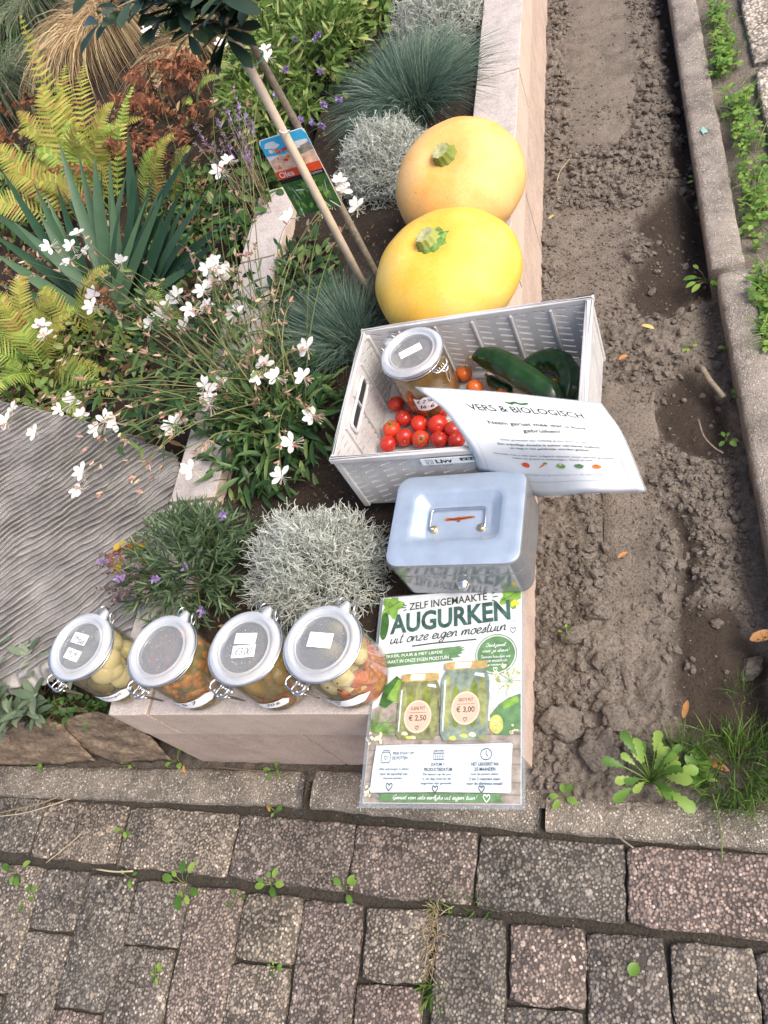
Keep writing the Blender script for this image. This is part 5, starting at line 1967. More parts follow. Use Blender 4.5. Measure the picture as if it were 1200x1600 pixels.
# ------------------------------------------------------------------ preserving jars
M['glass'] = thin_glass('jar glass', (.96, .975, .96), 0, rough=.02, blend=.30, lo=.05, hi=.6)
M['lidglass'] = thin_glass('thick lid glass', (.94, .96, .97), .34, (.88, .90, .91), .05, .4, .22, .8)
M['lidclear'] = thin_glass('misted lid centre', (.80, .82, .82), .36, (.40, .42, .43), .06, .35, .14, .5)
M['seal'] = plain('pale rubber seal', (.56, .55, .52), .45)
M['label'] = plain('white paper label', (.82, .83, .84), .7, var=.03)
M['bubble'] = thin_glass('water droplets', (.9, .93, .95), .25, (.8, .85, .9), .02, .4, .2, .8)
def brine(name, c, body):
    m, nt, N, L, B = new_mat(name)
    tr = N.new('ShaderNodeBsdfTransparent')
    tr.inputs[0].default_value = (*c, 1)
    n1 = noise_node(N, L, coords(N), 40.0, 4)
    r1 = ramp(N, [(.35, tuple(x * .45 for x in c)), (.7, tuple(min(1, x * .95) for x in c))])
    L.new(n1.outputs[0], r1.inputs[0])
    L.new(r1.outputs[0], B.inputs['Base Color'])
    B.inputs['Roughness'].default_value = .12
    mx = N.new('ShaderNodeMixShader')
    mx.inputs[0].default_value = body
    L.new(tr.outputs[0], mx.inputs[1])
    L.new(B.outputs[0], mx.inputs[2])
    L.new(mx.outputs[0], N['Material Output'].inputs['Surface'])
    return m
def food(name, a, b, rough=.35, scale=60):
    m, nt, N, L, B = new_mat(name)
    n1 = noise_node(N, L, coords(N, 'World'), scale, 4)
    r1 = ramp(N, [(.3, a), (.7, b)])
    L.new(n1.outputs[0], r1.inputs[0])
    L.new(r1.outputs[0], B.inputs['Base Color'])
    B.inputs['Roughness'].default_value = rough
    B.inputs['Subsurface Weight'].default_value = .15
    B.inputs['Subsurface Radius'].default_value = (.01, .008, .004)
    return m
F = {
    'onion': food('pale onion', (.66, .60, .42), (.82, .79, .64)), 'gherkin': food('olive gherkin', (.10, .09, .012), (.24, .20, .04), .3, 90),
    'carrot': food('carrot bits', (.52, .16, .025), (.66, .32, .08)), 'red': food('red pepper strips', (.42, .05, .02), (.62, .17, .07)),
    'yellow': food('yellow slices', (.46, .33, .07), (.62, .50, .18)), 'pepper': food('black peppercorn', (.01, .008, .006), (.03, .02, .015)),
    'brown': food('dark brine bits', (.16, .09, .012), (.30, .18, .03)),
}
BODY = [(.030, .0015), (.040, .0), (.047, .003), (.0515, .010), (.0530, .020), (.0530, .078), (.0518, .088), (.0482, .096), (.0462, .100), (.0462, .104)]
def cyl_at(rad, x0=0.0):
    """wrap sheet coordinates round the jar: x is arc length from the front, y the height"""
    def at(x, y, lift):
        a = -PI / 2 + x0 + x / rad
        return ((rad + lift) * math.cos(a), (rad + lift) * math.sin(a), y)
    return at
def wrapped(pts, rad, mat_, parent, name, x0=0.0, lift=.0006):
    """a paper cut-out bent round the jar: given as columns (x, y_low, y_high)"""
    mb_ = MB()
    at = cyl_at(rad, x0)
    vs = []
    for (x, a, b) in pts:
        vs += [at(x, a, lift), at(x, b, lift)]
    mb_.add(vs, [(2 * i, 2 * i + 2, 2 * i + 3, 2 * i + 1) for i in range(len(pts) - 1)])
    return mb_.build(name, mat_, parent, True)
def jar(loc, label, liquid, pieces, lid_notes, side_note, clasp=-112, level=.098, seed=0, s=1.04, group='preserving jars along the front wall'):
    t = thing('preserving_jar', label, 'jar', loc, 0, group)
    t.scale = (s * .955, s * .955, s * 1.12)
    rj = random.Random(seed)
    mb_ = MB()
    lathe(mb_, BODY, 56)
    mb_.add([(.030 * math.cos(2 * PI * k / 32), .030 * math.sin(2 * PI * k / 32), .0016) for k in range(32)], [tuple(range(32))])
    mb_.build('glass_body', M['glass'], t)
    mb_ = MB()
    liq = [(r_ - .0024, max(z, .004)) for r_, z in BODY if z < level]
    liq = [(.0004, .004)] + liq + [(liq[-1][0] - .0003, level), (.0004, level)]
    lathe(mb_, liq, 48)
    mb_.build('brine', liquid, t)
    # contents against the glass
    bits = {}
    for (kind, n, rr_, zlo, zhi, a0, a1, asp) in pieces:
        for k in range(n):
            size = rj.uniform(*rr_)
            a = math.radians(rj.uniform(a0, a1))
            rad = max(.004, .0492 - size * rj.uniform(.9, 1.05)) if rj.random() < .8 else rj.uniform(0, .03)
            c = (rad * math.cos(a), rad * math.sin(a), rj.uniform(zlo, zhi))
            q = Matrix.Rotation(a, 3, 'Z') @ Matrix.Rotation(rj.uniform(-.9, .9), 3, 'X')
            rs_ = (size * .8, size * asp, size)
            if size > .010:
                pb = MB()
                lump(pb, c, rs_, .10, 1.0, 3, rj.randrange(999), q)
                pb.build({'onion': 'onion', 'gherkin': 'gherkin', 'yellow': 'gherkin_slice', 'brown': 'gherkin_slice', 'red': 'pepper_piece', 'carrot': 'carrot_piece'}[kind], F[kind], t)
            else:
                if kind not in bits:
                    bits[kind] = MB()
                lump(bits[kind], c, rs_, .22, 1.2, 1, rj.randrange(999), q)
    for kind, b in bits.items():
        stuff(b.build({'carrot': 'carrot_bits', 'red': 'pepper_bits', 'yellow': 'gherkin_bits', 'pepper': 'peppercorns', 'onion': 'onion_bits', 'brown': 'spice_bits', 'gherkin': 'herb_bits'}[kind], F[kind], t))
    # rubber ring, lid
    mb_ = MB()
    lathe(mb_, [(.0460, .1040), (.0508, .1042), (.0514, .1052), (.0508, .1064), (.0460, .1066)], 56)
    mb_.build('rubber_seal', M['seal'], t)
    mb_ = MB()
    lathe(mb_, [(.0462, .1066), (.0520, .1068), (.0546, .1080), (.0552, .1104), (.0548, .1132), (.0530, .1150), (.0506, .1160), (.0478, .1172), (.0458, .1172), (.0442, .1156), (.0424, .1136), (.0408, .1136), (.0396, .1146), (.0384, .1146), (.0374, .1134)], 64)
    lid = mb_.build('lid', M['lidglass'], t)
    mb_ = MB()
    lathe(mb_, [(.0374, .1134), (.0366, .1124), (.0300, .1122), (.0150, .1126), (.0003, .1128)], 56)
    mb_.build('lid_centre', M['lidclear'], lid)
    drops = MB()
    for k in range(34):
        rr_, a = .034 * math.sqrt(rj.random()), rj.uniform(0, 6.28)
        lump(drops, (rr_ * math.cos(a), rr_ * math.sin(a), .1127), (rj.uniform(.0004, .0013),) * 2 + (.0004,), .1, 1, 1, k)
    stuff(drops.build('droplets', M['bubble'], lid))
    # tongue of the lid at the hinge, wire bail
    ca = math.radians(clasp)
    ha = ca + PI
    def pol(rr_, a, z):
        return Vector((rr_ * math.cos(a), rr_ * math.sin(a), z))
    mb_ = MB()
    vs = []
    prof = [(-.20, .051), (-.13, .058), (-.06, .0655), (0, .0675), (.06, .0655), (.13, .058), (.20, .051)]
    for z in (.1085, .1150):
        for da, rr_ in prof:
            vs.append(pol(rr_ - (.0012 if z > .11 else 0), ha + da, z))
    n = len(prof)
    fs = [tuple(range(n, 2 * n)), tuple(reversed(range(n)))] + [(i, i + 1, n + i + 1, n + i) for i in range(n - 1)] + [(n - 1, 0, n, 2 * n - 1)]
    mb_.add(vs, fs)
    mb_.build('lid_tongue', M['lidglass'], lid)
    def wire(name, pts, rad=.0011, smooth=3):
        w_ = MB()
        tube(w_, [Vector(p) for p in catmull([tuple(p) for p in pts], smooth)], rad, 7)
        return w_.build(name, M['chrome'], t)
    ring = [pol(.0476, 2 * PI * k / 40, .0985) for k in range(41)]
    w_ = MB()
    tube(w_, ring, .0012, 7, False)
    w_.build('neck_wire', M['chrome'], t)
    ring = [pol(.0560, 2 * PI * k / 48, .1100 - .004 * math.cos(2 * PI * k / 48 - ha)) for k in range(49)]
    w_ = MB()
    tube(w_, ring, .0012, 7, False)
    w_.build('lid_wire', M['chrome'], t)
    # hinge loop at the back
    wire('hinge_wire', [pol(.0560, ha - .30, .108), pol(.064, ha - .22, .113), pol(.070, ha - .16, .110), pol(.064, ha - .14, .100), pol(.050, ha - .20, .098)])
    wire('hinge_wire', [pol(.0560, ha + .30, .108), pol(.064, ha + .22, .113), pol(.070, ha + .16, .110), pol(.064, ha + .14, .100), pol(.050, ha + .20, .098)])
    # front clasp: loop, lever and tail
    wire('clasp_loop', [pol(.056, ca - .26, .108), pol(.066, ca - .25, .110), pol(.072, ca - .18, .107), pol(.072, ca + .10, .107), pol(.066, ca + .22, .110), pol(.056, ca + .24, .108)], .0013)
    wire('clasp_lever', [pol(.050, ca - .10, .097), pol(.060, ca - .10, .101), pol(.071, ca - .08, .104), pol(.074, ca, .100), pol(.071, ca + .14, .102), pol(.060, ca + .14, .098), pol(.050, ca + .12, .095)], .0013)
    wire('clasp_tail', [pol(.070, ca + .02, .103), pol(.067, ca + .05, .094), pol(.063, ca + .06, .080), pol(.060, ca + .10, .066), pol(.060, ca + .16, .066), pol(.064, ca + .18, .082), pol(.068, ca + .16, .098)], .0012)
    coil = [pol(.060 + .003 * math.cos(k * .9), ca - .13 + k * .012, .100 + .003 * math.sin(k * .9)) for k in range(28)]
    w_ = MB()
    tube(w_, coil, .0009, 6)
    w_.build('clasp_spring', M['chrome'], t)
    # paper notes on the lid
    for (x, y, w, h, rot, text, colr) in lid_notes:
        cr, sr = math.cos(rot), math.sin(rot)
        def at(px, py, lift, x=x, y=y, cr=cr, sr=sr):
            return (x + px * cr - py * sr, y + px * sr + py * cr, .1131 + lift)
        mb_ = MB()
        vs = [at(a, b, c) for c in (0, .0004) for a, b in ((-w / 2, -h / 2), (w / 2, -h / 2), (w / 2, h / 2), (-w / 2, h / 2))]
        mb_.add(vs, [(3, 2, 1, 0), (4, 5, 6, 7), (0, 1, 5, 4), (1, 2, 6, 5), (2, 3, 7, 6), (3, 0, 4, 7)])
        note = mb_.build('lid_note', M['label'], t, False)
        pr_ = Print(note, at)
        pr_.lift = .00055
        for (tx, x0, x1, y0, y1) in text:
            pr_.hand(tx, x0 * w, x1 * w, y0 * h, y1 * h, colr, .11 if colr != 'blue' else .08)
    # side note
    if side_note:
        cols, x0, texts = side_note
        note = wrapped(cols, .0532, M['label'], t, 'side_note', x0, .0008)
        pr_ = Print(note, cyl_at(.0532, x0))
        pr_.lift = .0012
        for (tx, a, b, c, d) in texts:
            pr_.hand(tx, a, b, c, d, 'black', .13)
    return t
olive = brine('olive brine', (.88, .77, .48), .22)
murky = brine('murky yellow brine', (.80, .64, .30), .34)
clear = brine('clear gold brine', (.95, .88, .68), .14)
arrow = lambda a, b, lo, hi, tip=.014: [(a, lo, hi)] + [(a + (b - tip - a) * k / 6, lo, hi) for k in range(1, 7)] + [(b - tip * .5, lo + (hi - lo) * .25, hi - (hi - lo) * .25), (b, (lo + hi) / 2 - .0005, (lo + hi) / 2 + .0005)]
JZ = WALL_Z + .001
jar((*(-0.6042, 0.0640, 0.4160)[:2], JZ), 'leftmost preserving jar holding whole white onions in amber brine', clear,
    [('onion', 9, (.015, .021), .022, .090, -150, 60, 1.1), ('gherkin', 7, (.011, .016), .012, .05, -120, 90, 1.4), ('brown', 50, (.003, .007), .008, .035, -180, 180, 1.4)],
    [(-.004, .012, .030, .017, -.25, [('zoet/', -.42, .12, -.15, .40), ('zuur', -.02, .46, -.45, -.02)], 'black'), (-.008, -.014, .030, .017, -.30, [('19-09', -.34, .30, -.28, .30)], 'black')],
    (arrow(-.004, .062, .028, .046), -.25, [('snackaugurk', .008, .044, .0370, .0435)]), -118, .096, 3)
jar((*(-0.4507, 0.0523, 0.4160)[:2], JZ), 'second jar from the left with orange carrots and a big gherkin, lid without note', olive,
    [('carrot', 150, (.0045, .0085), .012, .085, -180, 180, 1.5), ('gherkin', 3, (.019, .024), .045, .07, -60, 20, 1.5), ('carrot', 12, (.011, .014), .03, .09, -10, 120, 1.3), ('brown', 40, (.003, .006), .006, .02, -180, 180, 1.4)],
    [], (arrow(-.010, .070, .028, .047), -.30, [('5-7', .012, .038, .0375, .0455)]), -116, .097, 5)
jar((*(-0.3112, 0.0511, 0.4160)[:2], JZ), 'third jar from the left with cloudy yellow brine and two notes on its lid', murky,
    [('yellow', 9, (.011, .018), .03, .085, -180, 180, 1.4), ('red', 60, (.005, .009), .006, .03, -180, 180, 1.6), ('gherkin', 4, (.012, .018), .05, .085, 0, 100, 1.3)],
    [(.0, .013, .034, .016, -.03, [('zoet', -.30, .10, .05, .36), ('augurken', -.36, .40, -.40, .0)], 'blue'), (.001, -.006, .036, .018, .04, [('€3.00', -.36, .36, -.30, .30)], 'black')],
    (arrow(-.004, .044, .029, .045, .006), -.15, [('20.6', .008, .030, .0365, .0435)]), -116, .097, 8)
jar((*(-0.1927, 0.0530, 0.4160)[:2], JZ), 'rightmost preserving jar of the row, with onions and red pepper strips beside the poster', clear,
    [('onion', 7, (.014, .021), .04, .09, -180, 10, 1.1), ('red', 12, (.011, .015), .010, .045, -90, 60, 1.8), ('red', 90, (.004, .009), .006, .05, -90, 70, 1.8), ('pepper', 7, (.0018, .0022), .06, .085, -120, 0, 1.0), ('yellow', 6, (.011, .017), .06, .09, -20, 110, 1.3)],
    [(-.002, .004, .036, .021, -.12, [('zoet', -.34, .05, .06, .36), ('augurken', -.36, .40, -.40, .0)], 'blue')],
    (arrow(-.012, .060, .028, .047), -.30, [('3,00', -.001, .018, .0415, .0465), ('-6', .004, .014, .0355, .0400)]), -118, .097, 12)
jar((*(-0.1155, 0.5472, 0.4160)[:2], WALL_Z + .0085), 'preserving jar of amber pickles standing in the crate among the tomatoes', brine('amber brown brine', (.66, .44, .15), .42),
    [('yellow', 10, (.012, .018), .02, .085, -180, 180, 1.4), ('gherkin', 4, (.012, .016), .02, .06, -180, 180, 1.3), ('brown', 40, (.003, .006), .006, .03, -180, 180, 1.3)],
    [(-.002, .002, .040, .016, .42, [], 'black')],
    ([(0, .036, .062), (.006, .034, .060), (.012, .033, .059), (.020, .033, .0625), (.028, .034, .060), (.036, .036, .066), (.040, .038, .060)], -.25, [('€ 2.50', .004, .036, .0505, .0575), ('14-6', .006, .032, .038, .0465)]), -35, .098, 15, .99, 'jar standing in the crate')

# ------------------------------------------------------------------ olive stake and plant tag
M['stake'] = plain('beige plant stake', (.52, .42, .31), .6, var=.1, scale=60)
mb_ = MB()
tube(mb_, [(-.280, .843, .18), (-.280, .843, .5), (-.281, .843, 1.02)], [.0075, .0075, .0072], 14)
tag(mb_.build('plant_stake', M['stake']), 'straight beige stake tied to the young olive stem', 'stake')
tagt = thing('plant_tag', 'printed olive plant tag hanging behind the beige stake', 'plant tag', (-.2945, .858, .492))
TW, TH_ = .086, .156
def at_tag(x, y, lift):
    return ((x - .5) * TW, -.001 - lift, (1 - y) * TH_)
mb_ = MB()
pts = []
for (cx, cz, a0) in ((.95, .06, 0), (.05, .06, PI / 2), (.0, 1.0, None), (1.0, 1.0, None)):
    if a0 is None:
        pts.append((cx, cz))
    else:
        for k in range(6):
            a = a0 + PI / 2 * k / 5
            pts.append((cx + .05 * math.cos(a), cz - .06 * math.sin(a) * TW / TH_ * 1.8))
front = [at_tag(x, y, 0) for x, y in pts]
back = [(p[0], p[1] + .0008, p[2]) for p in front]
n = len(pts)
mb_.add(front + back, [tuple(range(n)), tuple(reversed(range(n, 2 * n)))] + [(i, n + i, n + (i + 1) % n, (i + 1) % n) for i in range(n)])
mb_.build('card', INK['white'], tagt, False)
pt_ = Print(tagt, at_tag)
pt_.poly('printed_sky', [(.0, .07), (.06, .01), (.94, .01), (1, .07), (1, .26), (.0, .20)], 'skyblue')
pt_.poly('printed_cloud', blob(.22, .09, .16, .04, 16, .3, 2), 'white')
pt_.poly('printed_cloud', blob(.72, .17, .26, .05, 16, .3, 5), 'white')
pt_.poly('printed_sea', [(.5, .20), (.82, .20), (.82, .27), (.5, .29)], 'brine2')
pt_.poly('printed_terrace', [(0, .26), (.3, .22), (.55, .30), (1, .26), (1, .40), (0, .44)], 'pinkish')
r = random.Random(8)
for k in range(16):
    pt_.poly('printed_blossom', blob(r.uniform(.04, .48), r.uniform(.15, .36), .045, .022, 10, .4, k), r.choice(['red', 'orange', 'white', 'pinkish', 'red']))
pt_.poly('printed_house', [(.76, .18), (.98, .16), (1, .25), (.78, .27)], 'wood')
pt_.poly('red_band', [(0, .40), (1, .40), (1, .50), (0, .50)], 'red')
v, f = TX[('Olea', 0)]
pt_.mesh('lettering', (fit(v * np.array([1, -1, 1]), .06, .38, .415, .485), f), 'white')
pt_.poly('dark_band', [(0, .50), (1, .50), (1, .56), (0, .56)], 'black')
v, f = TX[('europaea', 0)]
pt_.mesh('lettering', (fit(v * np.array([1, -1, 1]), .52, .95, .512, .548), f), 'pale')
pt_.poly('printed_grove', [(0, .56), (1, .56), (1, 1), (0, 1)], 'deep')
for k in range(34):
    pt_.poly('printed_olive' if k % 2 else 'printed_olive_leaf', blob(r.uniform(.05, .95), r.uniform(.6, .96), .055 if k % 2 else .10, .03 if k % 2 else .010, 12, .05, k, r.uniform(0, 3)), r.choice(['leaf', 'leaf', 'green']) if k % 2 else r.choice(['pale', 'white', 'dill']))
lp = MB()
tube(lp, [Vector(p) for p in catmull([(.010, 0, TH_ - .004), (.012, -.010, TH_ + .012), (.016, -.030, TH_ + .020), (.024, -.030, TH_ + .016), (.022, -.008, TH_ + .006), (.012, 0, TH_ - .003)], 5)], .0009, 5)
lp.build('tie', INK['white'], tagt)

# ------------------------------------------------------------------ plants
def stem_tube(mb_, pts, r0, r1, n=4):
    k = len(pts)
    tube(mb_, pts, [r0 + (r1 - r0) * i / (k - 1) for i in range(k)], n, False)

# ---- young olive
M['bark'] = plain('olive bark', (.20, .165, .12), .8, var=.3, scale=120, bmp=.5, bscale=400)
M['olive_leaf'] = leafmat('olive leaf', [(0, (.012, .028, .014)), (.5, (.022, .044, .024)), (.85, (.040, .068, .040)), (1, (.14, .24, .04))], .36, .10, 40, spec=.5)
olive_t = thing('olive_tree', 'young olive tree with dark leathery leaves above the stake', 'tree', (-.262, .850, .25))
mb_ = MB()
tube(mb_, bez((-.258, .872, .22), (-.262, .874, .6), (-.268, .853, .88), 12), [.0075 - .0002 * i for i in range(12)], 9)
mb_.build('trunk', M['bark'], olive_t, True, True)
r = random.Random(101)
lv = [MB() for _ in range(6)]
lmesh = []
for k in range(6):
    leaf(lv[k], (0, 0, 0), Vector((1, 0, 0)), .052, .0175, Vector((0, 0, 1)), r.uniform(-.05, .2), .30, [.08, .5, .85, 1.0, .95, .10])
    lmesh.append(lv[k].mesh('leaf', M['olive_leaf']))
brm = MB()
nl = 0
BR = [((-.268, .847, .84), (-.40, .79, .855)), ((-.268, .847, .82), (-.34, .76, .84)), ((-.268, .847, .84), (-.20, .76, .87)), ((-.268, .847, .86), (-.44, .86, .87)),
      ((-.268, .847, .86), (-.36, .93, .86)), ((-.268, .847, .88), (-.25, .93, .90)), ((-.268, .847, .86), (-.38, .80, .90)), ((-.268, .847, .86), (-.48, .80, .88)), ((-.268, .847, .84), (-.30, .76, .90)), ((-.268, .847, .84), (-.18, .82, .87)), ((-.268, .847, .90), (-.42, .88, .95)), ((-.268, .847, .86), (-.42, .77, .90)), ((-.268, .847, .82), (-.31, .80, .80)), ((-.268, .847, .84), (-.24, .78, .85)), ((-.268, .847, .85), (-.37, .84, .86))]
BR += [((-.268, .847, .86), (-.13, .74, .88)), ((-.268, .847, .87), (-.16, .80, .90)), ((-.268, .847, .86), (-.25, .72, .88)), ((-.268, .847, .85), (-.34, .78, .87)), ((-.268, .847, .88), (-.47, .84, .91))]
BR = [(a, (b[0] + .035, b[1] + .01, b[2] + .028)) for a, b in BR]
for a, b in BR:
    a, b = V(a), V(b)
    mid = (a + b) / 2 + Vector((0, 0, .03))
    path = bez(a, mid, b, 8)
    stem_tube(brm, path, .0028, .0012, 5)
    for i in range(1, 8):
        for sg in (-1, 1):
            p = path[i]
            t = (path[min(i + 1, 7)] - path[i - 1]).normalized()
            side = t.cross(Vector((0, 0, 1))).normalized() * sg
            d = (t * r.uniform(.3, .9) + side * r.uniform(.6, 1) + Vector((0, 0, r.uniform(-.35, .35)))).normalized()
            o = link('leaf', lmesh[r.randrange(6)], olive_t)
            q = d.to_track_quat('X', 'Z') @ Quaternion((1, 0, 0), r.uniform(-.6, .6))
            o.rotation_mode = 'QUATERNION'
            o.rotation_quaternion = q
            o.location = p - olive_t.location
            s_ = r.uniform(.7, 1.15)
            o.scale = (s_, s_, s_)
brm.build('branches', M['bark'], olive_t, True, True)
tb = MB()
for z in (.775,):
    pts = [(-.274 + .0185 * math.cos(a), .852 + .019 * math.sin(a), z + .002 * math.sin(2 * a)) for a in np.linspace(0, 6.28, 22)]
    tube(tb, pts, .0013, 5, False)
tb.build('tie_wire', plain('green tie', (.05, .22, .12), .5), olive_t, True, True)

# ---- blue fescue tufts
M['fescue'] = leafmat('blue grey grass', [(0, (.035, .080, .055)), (.4, (.085, .155, .120)), (.75, (.17, .25, .20)), (1, (.26, .30, .20))], .55, .2, 20)
def grass_tuft(name, center, n, rad, h, mats, label, cat, seed, w=.0013, lean=(0, 0), foot=.03, group=None, kinds=5):
    t = thing(name, label, cat, center, 0, group)
    rg = random.Random(seed)
    mb_ = MB()
    for k in range(n):
        a = rg.uniform(0, 2 * PI)
        f = math.sqrt(rg.random()) * foot
        b = Vector((f * math.cos(a), f * math.sin(a), -.01))
        e = rg.random() ** .6
        a2 = a + rg.gauss(0, .35)
        L = rg.uniform(.65, 1.08)
        tip = Vector((rad * e * L * math.cos(a2) + lean[0], rad * e * L * math.sin(a2) + lean[1], h * L * (1.05 - .80 * e * e)))
        mid = b.lerp(tip, .5) + Vector((0, 0, h * (.18 + .30 * e)))
        pts = bez(b, mid, tip, kinds)
        ww = w * rg.uniform(.7, 1.2)
        ribbon(mb_, pts, [ww, ww, ww * .85, ww * .6, ww * .12][:kinds], rdir(rg, -.3, .3))
    stuff(mb_.build('blades', mats, t))
    return t
grass_tuft('fescue_tuft', (-0.2499, 1.4803, 0.2500), 3600, .265, .17, M['fescue'], 'blue grey fescue grass tuft behind the back pumpkin', 'grass', 1, .0014, (-.01, .02))
grass_tuft('fescue_tuft', (-0.3128, 0.7444, 0.2500), 1900, .185, .15, M['fescue'], 'dark fescue grass tuft beside the left side of the crate', 'grass', 2, .0012, (-.05, .02))

# ---- silver cushion bushes: tangles of wiry twigs
M['silver'] = leafmat('silver twigs', [(0, (.20, .19, .15)), (.15, (.34, .37, .32)), (.5, (.52, .55, .49)), (1, (.70, .72, .64))], .8, .05, 30)
def cushion(center, rx, ry, h, label, seed, n=2600):
    t = thing('cushion_bush', label, 'bush', center, 0, 'silver cushion bushes in the planter')
    rg = random.Random(seed)
    mb_ = MB()
    for k in range(n):
        d = rdir(rg, -.05, 1.0)
        e = rg.uniform(.45, 1.0) ** .55
        lump_ = 1 + .09 * math.sin(5 * d.x + seed) * math.cos(4 * d.y + 2 * seed) + .09 * math.sin(9 * d.y + 7 * d.z + 5 * d.x)
        p = Vector((d.x * rx * e, d.y * ry * e, d.z * h * e)) * lump_
        dirn = (Vector((d.x, d.y, d.z + .25)).normalized() + rdir(rg) * .95).normalized()
        pts = [p]
        step = rg.uniform(.006, .011)
        for s_ in range(4):
            dirn = (dirn + rdir(rg) * .65 + Vector((0, 0, .12))).normalized()
            pts.append(pts[-1] + dirn * step)
            if s_ in (1, 2) and rg.random() < .75:
                q = (dirn + rdir(rg) * 1.1).normalized()
                tube(mb_, [pts[-1], pts[-1] + q * step * .8, pts[-1] + (q + rdir(rg) * .4).normalized() * step * 1.3], [.00056, .00056, .0004], 3, False)
        tube(mb_, pts, [.00058, .00062, .00062, .00058, .0004], 3, False)
    stuff(mb_.build('twigs', M['silver'], t))
    core = MB()
    for k in range(60):
        d = rdir(rg, .1, 1)
        stem_tube(core, [Vector((0, 0, -.01)), Vector((d.x * rx * .5, d.y * ry * .5, d.z * h * .5)), Vector((d.x * rx * .9, d.y * ry * .9, d.z * h * .9))], .0012, .0008, 4)
    core.build('branches', M['silver'], t)
cushion((-0.2968, 1.2701, 0.2500), .105, .105, .115, 'silver cushion bush beside the back pumpkin', 3, 3000)
cushion((-0.2214, 1.8284, 0.2500), .11, .12, .12, 'silver cushion bush at the top edge of the picture', 4, 2200)
cushion((-0.2936, 0.2356, 0.2500), .108, .100, .120, 'silver cushion bush behind the jars beside the cash box', 5, 3300)

# ---- lavender
M['lav'] = leafmat('lavender leaf', [(0, (.045, .085, .035)), (.5, (.085, .14, .065)), (1, (.17, .23, .12))], .6, .25, 30)
M['lavflower'] = leafmat('lavender blossom', [(0, (.18, .11, .30)), (.5, (.34, .24, .48)), (1, (.48, .36, .58))], .7, .3, 80)
M['lavdead'] = leafmat('faded lavender', [(0, (.075, .055, .060)), (.5, (.14, .11, .12)), (1, (.24, .19, .20))], .85, .1, 80)
M['stemgreen'] = leafmat('green plant stem', [(0, (.07, .10, .03)), (.5, (.13, .16, .05)), (1, (.24, .22, .10))], .6, .1, 30)
M['drystem'] = leafmat('dry stem', [(0, (.14, .10, .06)), (.5, (.24, .18, .11)), (1, (.36, .28, .17))], .8, .1, 30)
def spike(parent, base, tip, mat_, rg, n=26, size=.006, stem_mat=None, name='flower_spike', ln=.026):
    base, tip = V(base), V(tip)
    mid = base.lerp(tip, .6) + Vector((rg.uniform(-.01, .01), rg.uniform(-.01, .01), .02))
    path = bez(base, mid, tip, 7)
    mb_ = MB()
    stem_tube(mb_, path, .0008, .0006, 4)
    mb_.build('stem', stem_mat or M['stemgreen'], parent, True, True)
    d = (path[-1] - path[-2]).normalized()
    fl = MB()
    for k in range(n):
        h = rg.random()
        q = (rdir(rg) + d * .5).normalized()
        p = tip - d * (ln * h)
        leaf(fl, p, q, size * rg.uniform(.7, 1.2), size * .6, rdir(rg), 0, .3, [.3, 1, .8, .2])
    stuff(fl.build(name, mat_, parent, True, True))
lavt = thing('lavender', 'bushy green lavender with a few purple flowers behind the jars', 'lavender', (-0.5373, 0.2597, 0.2500))
r = random.Random(55)
mb_ = MB()
for k in range(130):
    d = rdir(r, .05, 1.0)
    b = lavt.location + Vector((d.x * .03, d.y * .03, 0))
    tip = lavt.location + Vector((d.x * .125, d.y * .115, .03 + d.z * .09))
    path = bez(b, b.lerp(tip, .5) + Vector((0, 0, .03)), tip, 9)
    stem_tube(mb_, path, .0012, .0007, 4)
    for i in range(3, 9):
        t = (path[min(i + 1, 8)] - path[i - 1]).normalized()
        for s_ in range(3):
            q = (t * .9 + rdir(r) * .8 + Vector((0, 0, .15))).normalized()
            leaf(mb_, path[i], q, r.uniform(.018, .034), r.uniform(.0028, .004), rdir(r, .2, 1), .15, .3)
stuff(mb_.build('foliage', M['lav'], lavt, True, True))
for tip in ((-0.4911, 0.2124, 0.3600), (-0.4435, 0.1357, 0.3500), (-0.4254, 0.2982, 0.3800), (-0.5526, 0.1997, 0.3600), (-0.6177, 0.1995, 0.3700), (-0.6540, 0.2295, 0.3800)):
    b = lavt.location + Vector((r.uniform(-.03, .03), r.uniform(-.03, .03), .02))
    spike(lavt, b, tip, M['lavflower'], r, 26, .0075, ln=.016)
deadt = thing('faded_lavender', 'faded dark lavender stalks leaning over the leftmost jar and slab', 'lavender', (-0.6100, 0.2459, 0.2500))
for k in range(30):
    u, v = r.uniform(128, 250), r.uniform(868, 960)
    b = deadt.location + Vector((r.uniform(-.03, .02), r.uniform(-.03, .03), 0))
    base_tip = V((-0.6097, 0.1920, 0.3600))
    tip = base_tip + Vector((r.uniform(-.06, .05), r.uniform(-.035, .05), r.uniform(-.03, .03)))
    spike(deadt, b, tip, M['lavdead'], r, 18, .0065, M['drystem'], 'seed_head', .024)
far_lav = thing('faded_lavender', 'grey purple lavender stalks beside the olive plant tag', 'lavender', (-0.6108, 1.2240, 0.2500))
for k in range(34):
    base_tip = V((-0.6681, 1.3578, 0.4200))
    tip = base_tip + Vector((r.uniform(-.10, .09), r.uniform(-.10, .12), r.uniform(-.05, .05)))
    b = far_lav.location + Vector((r.uniform(-.05, .05), r.uniform(-.05, .05), 0))
    spike(far_lav, b, tip, M['lavdead'] if k % 3 else M['lavflower'], r, 20, .0075, M['drystem'], 'seed_head', .034)
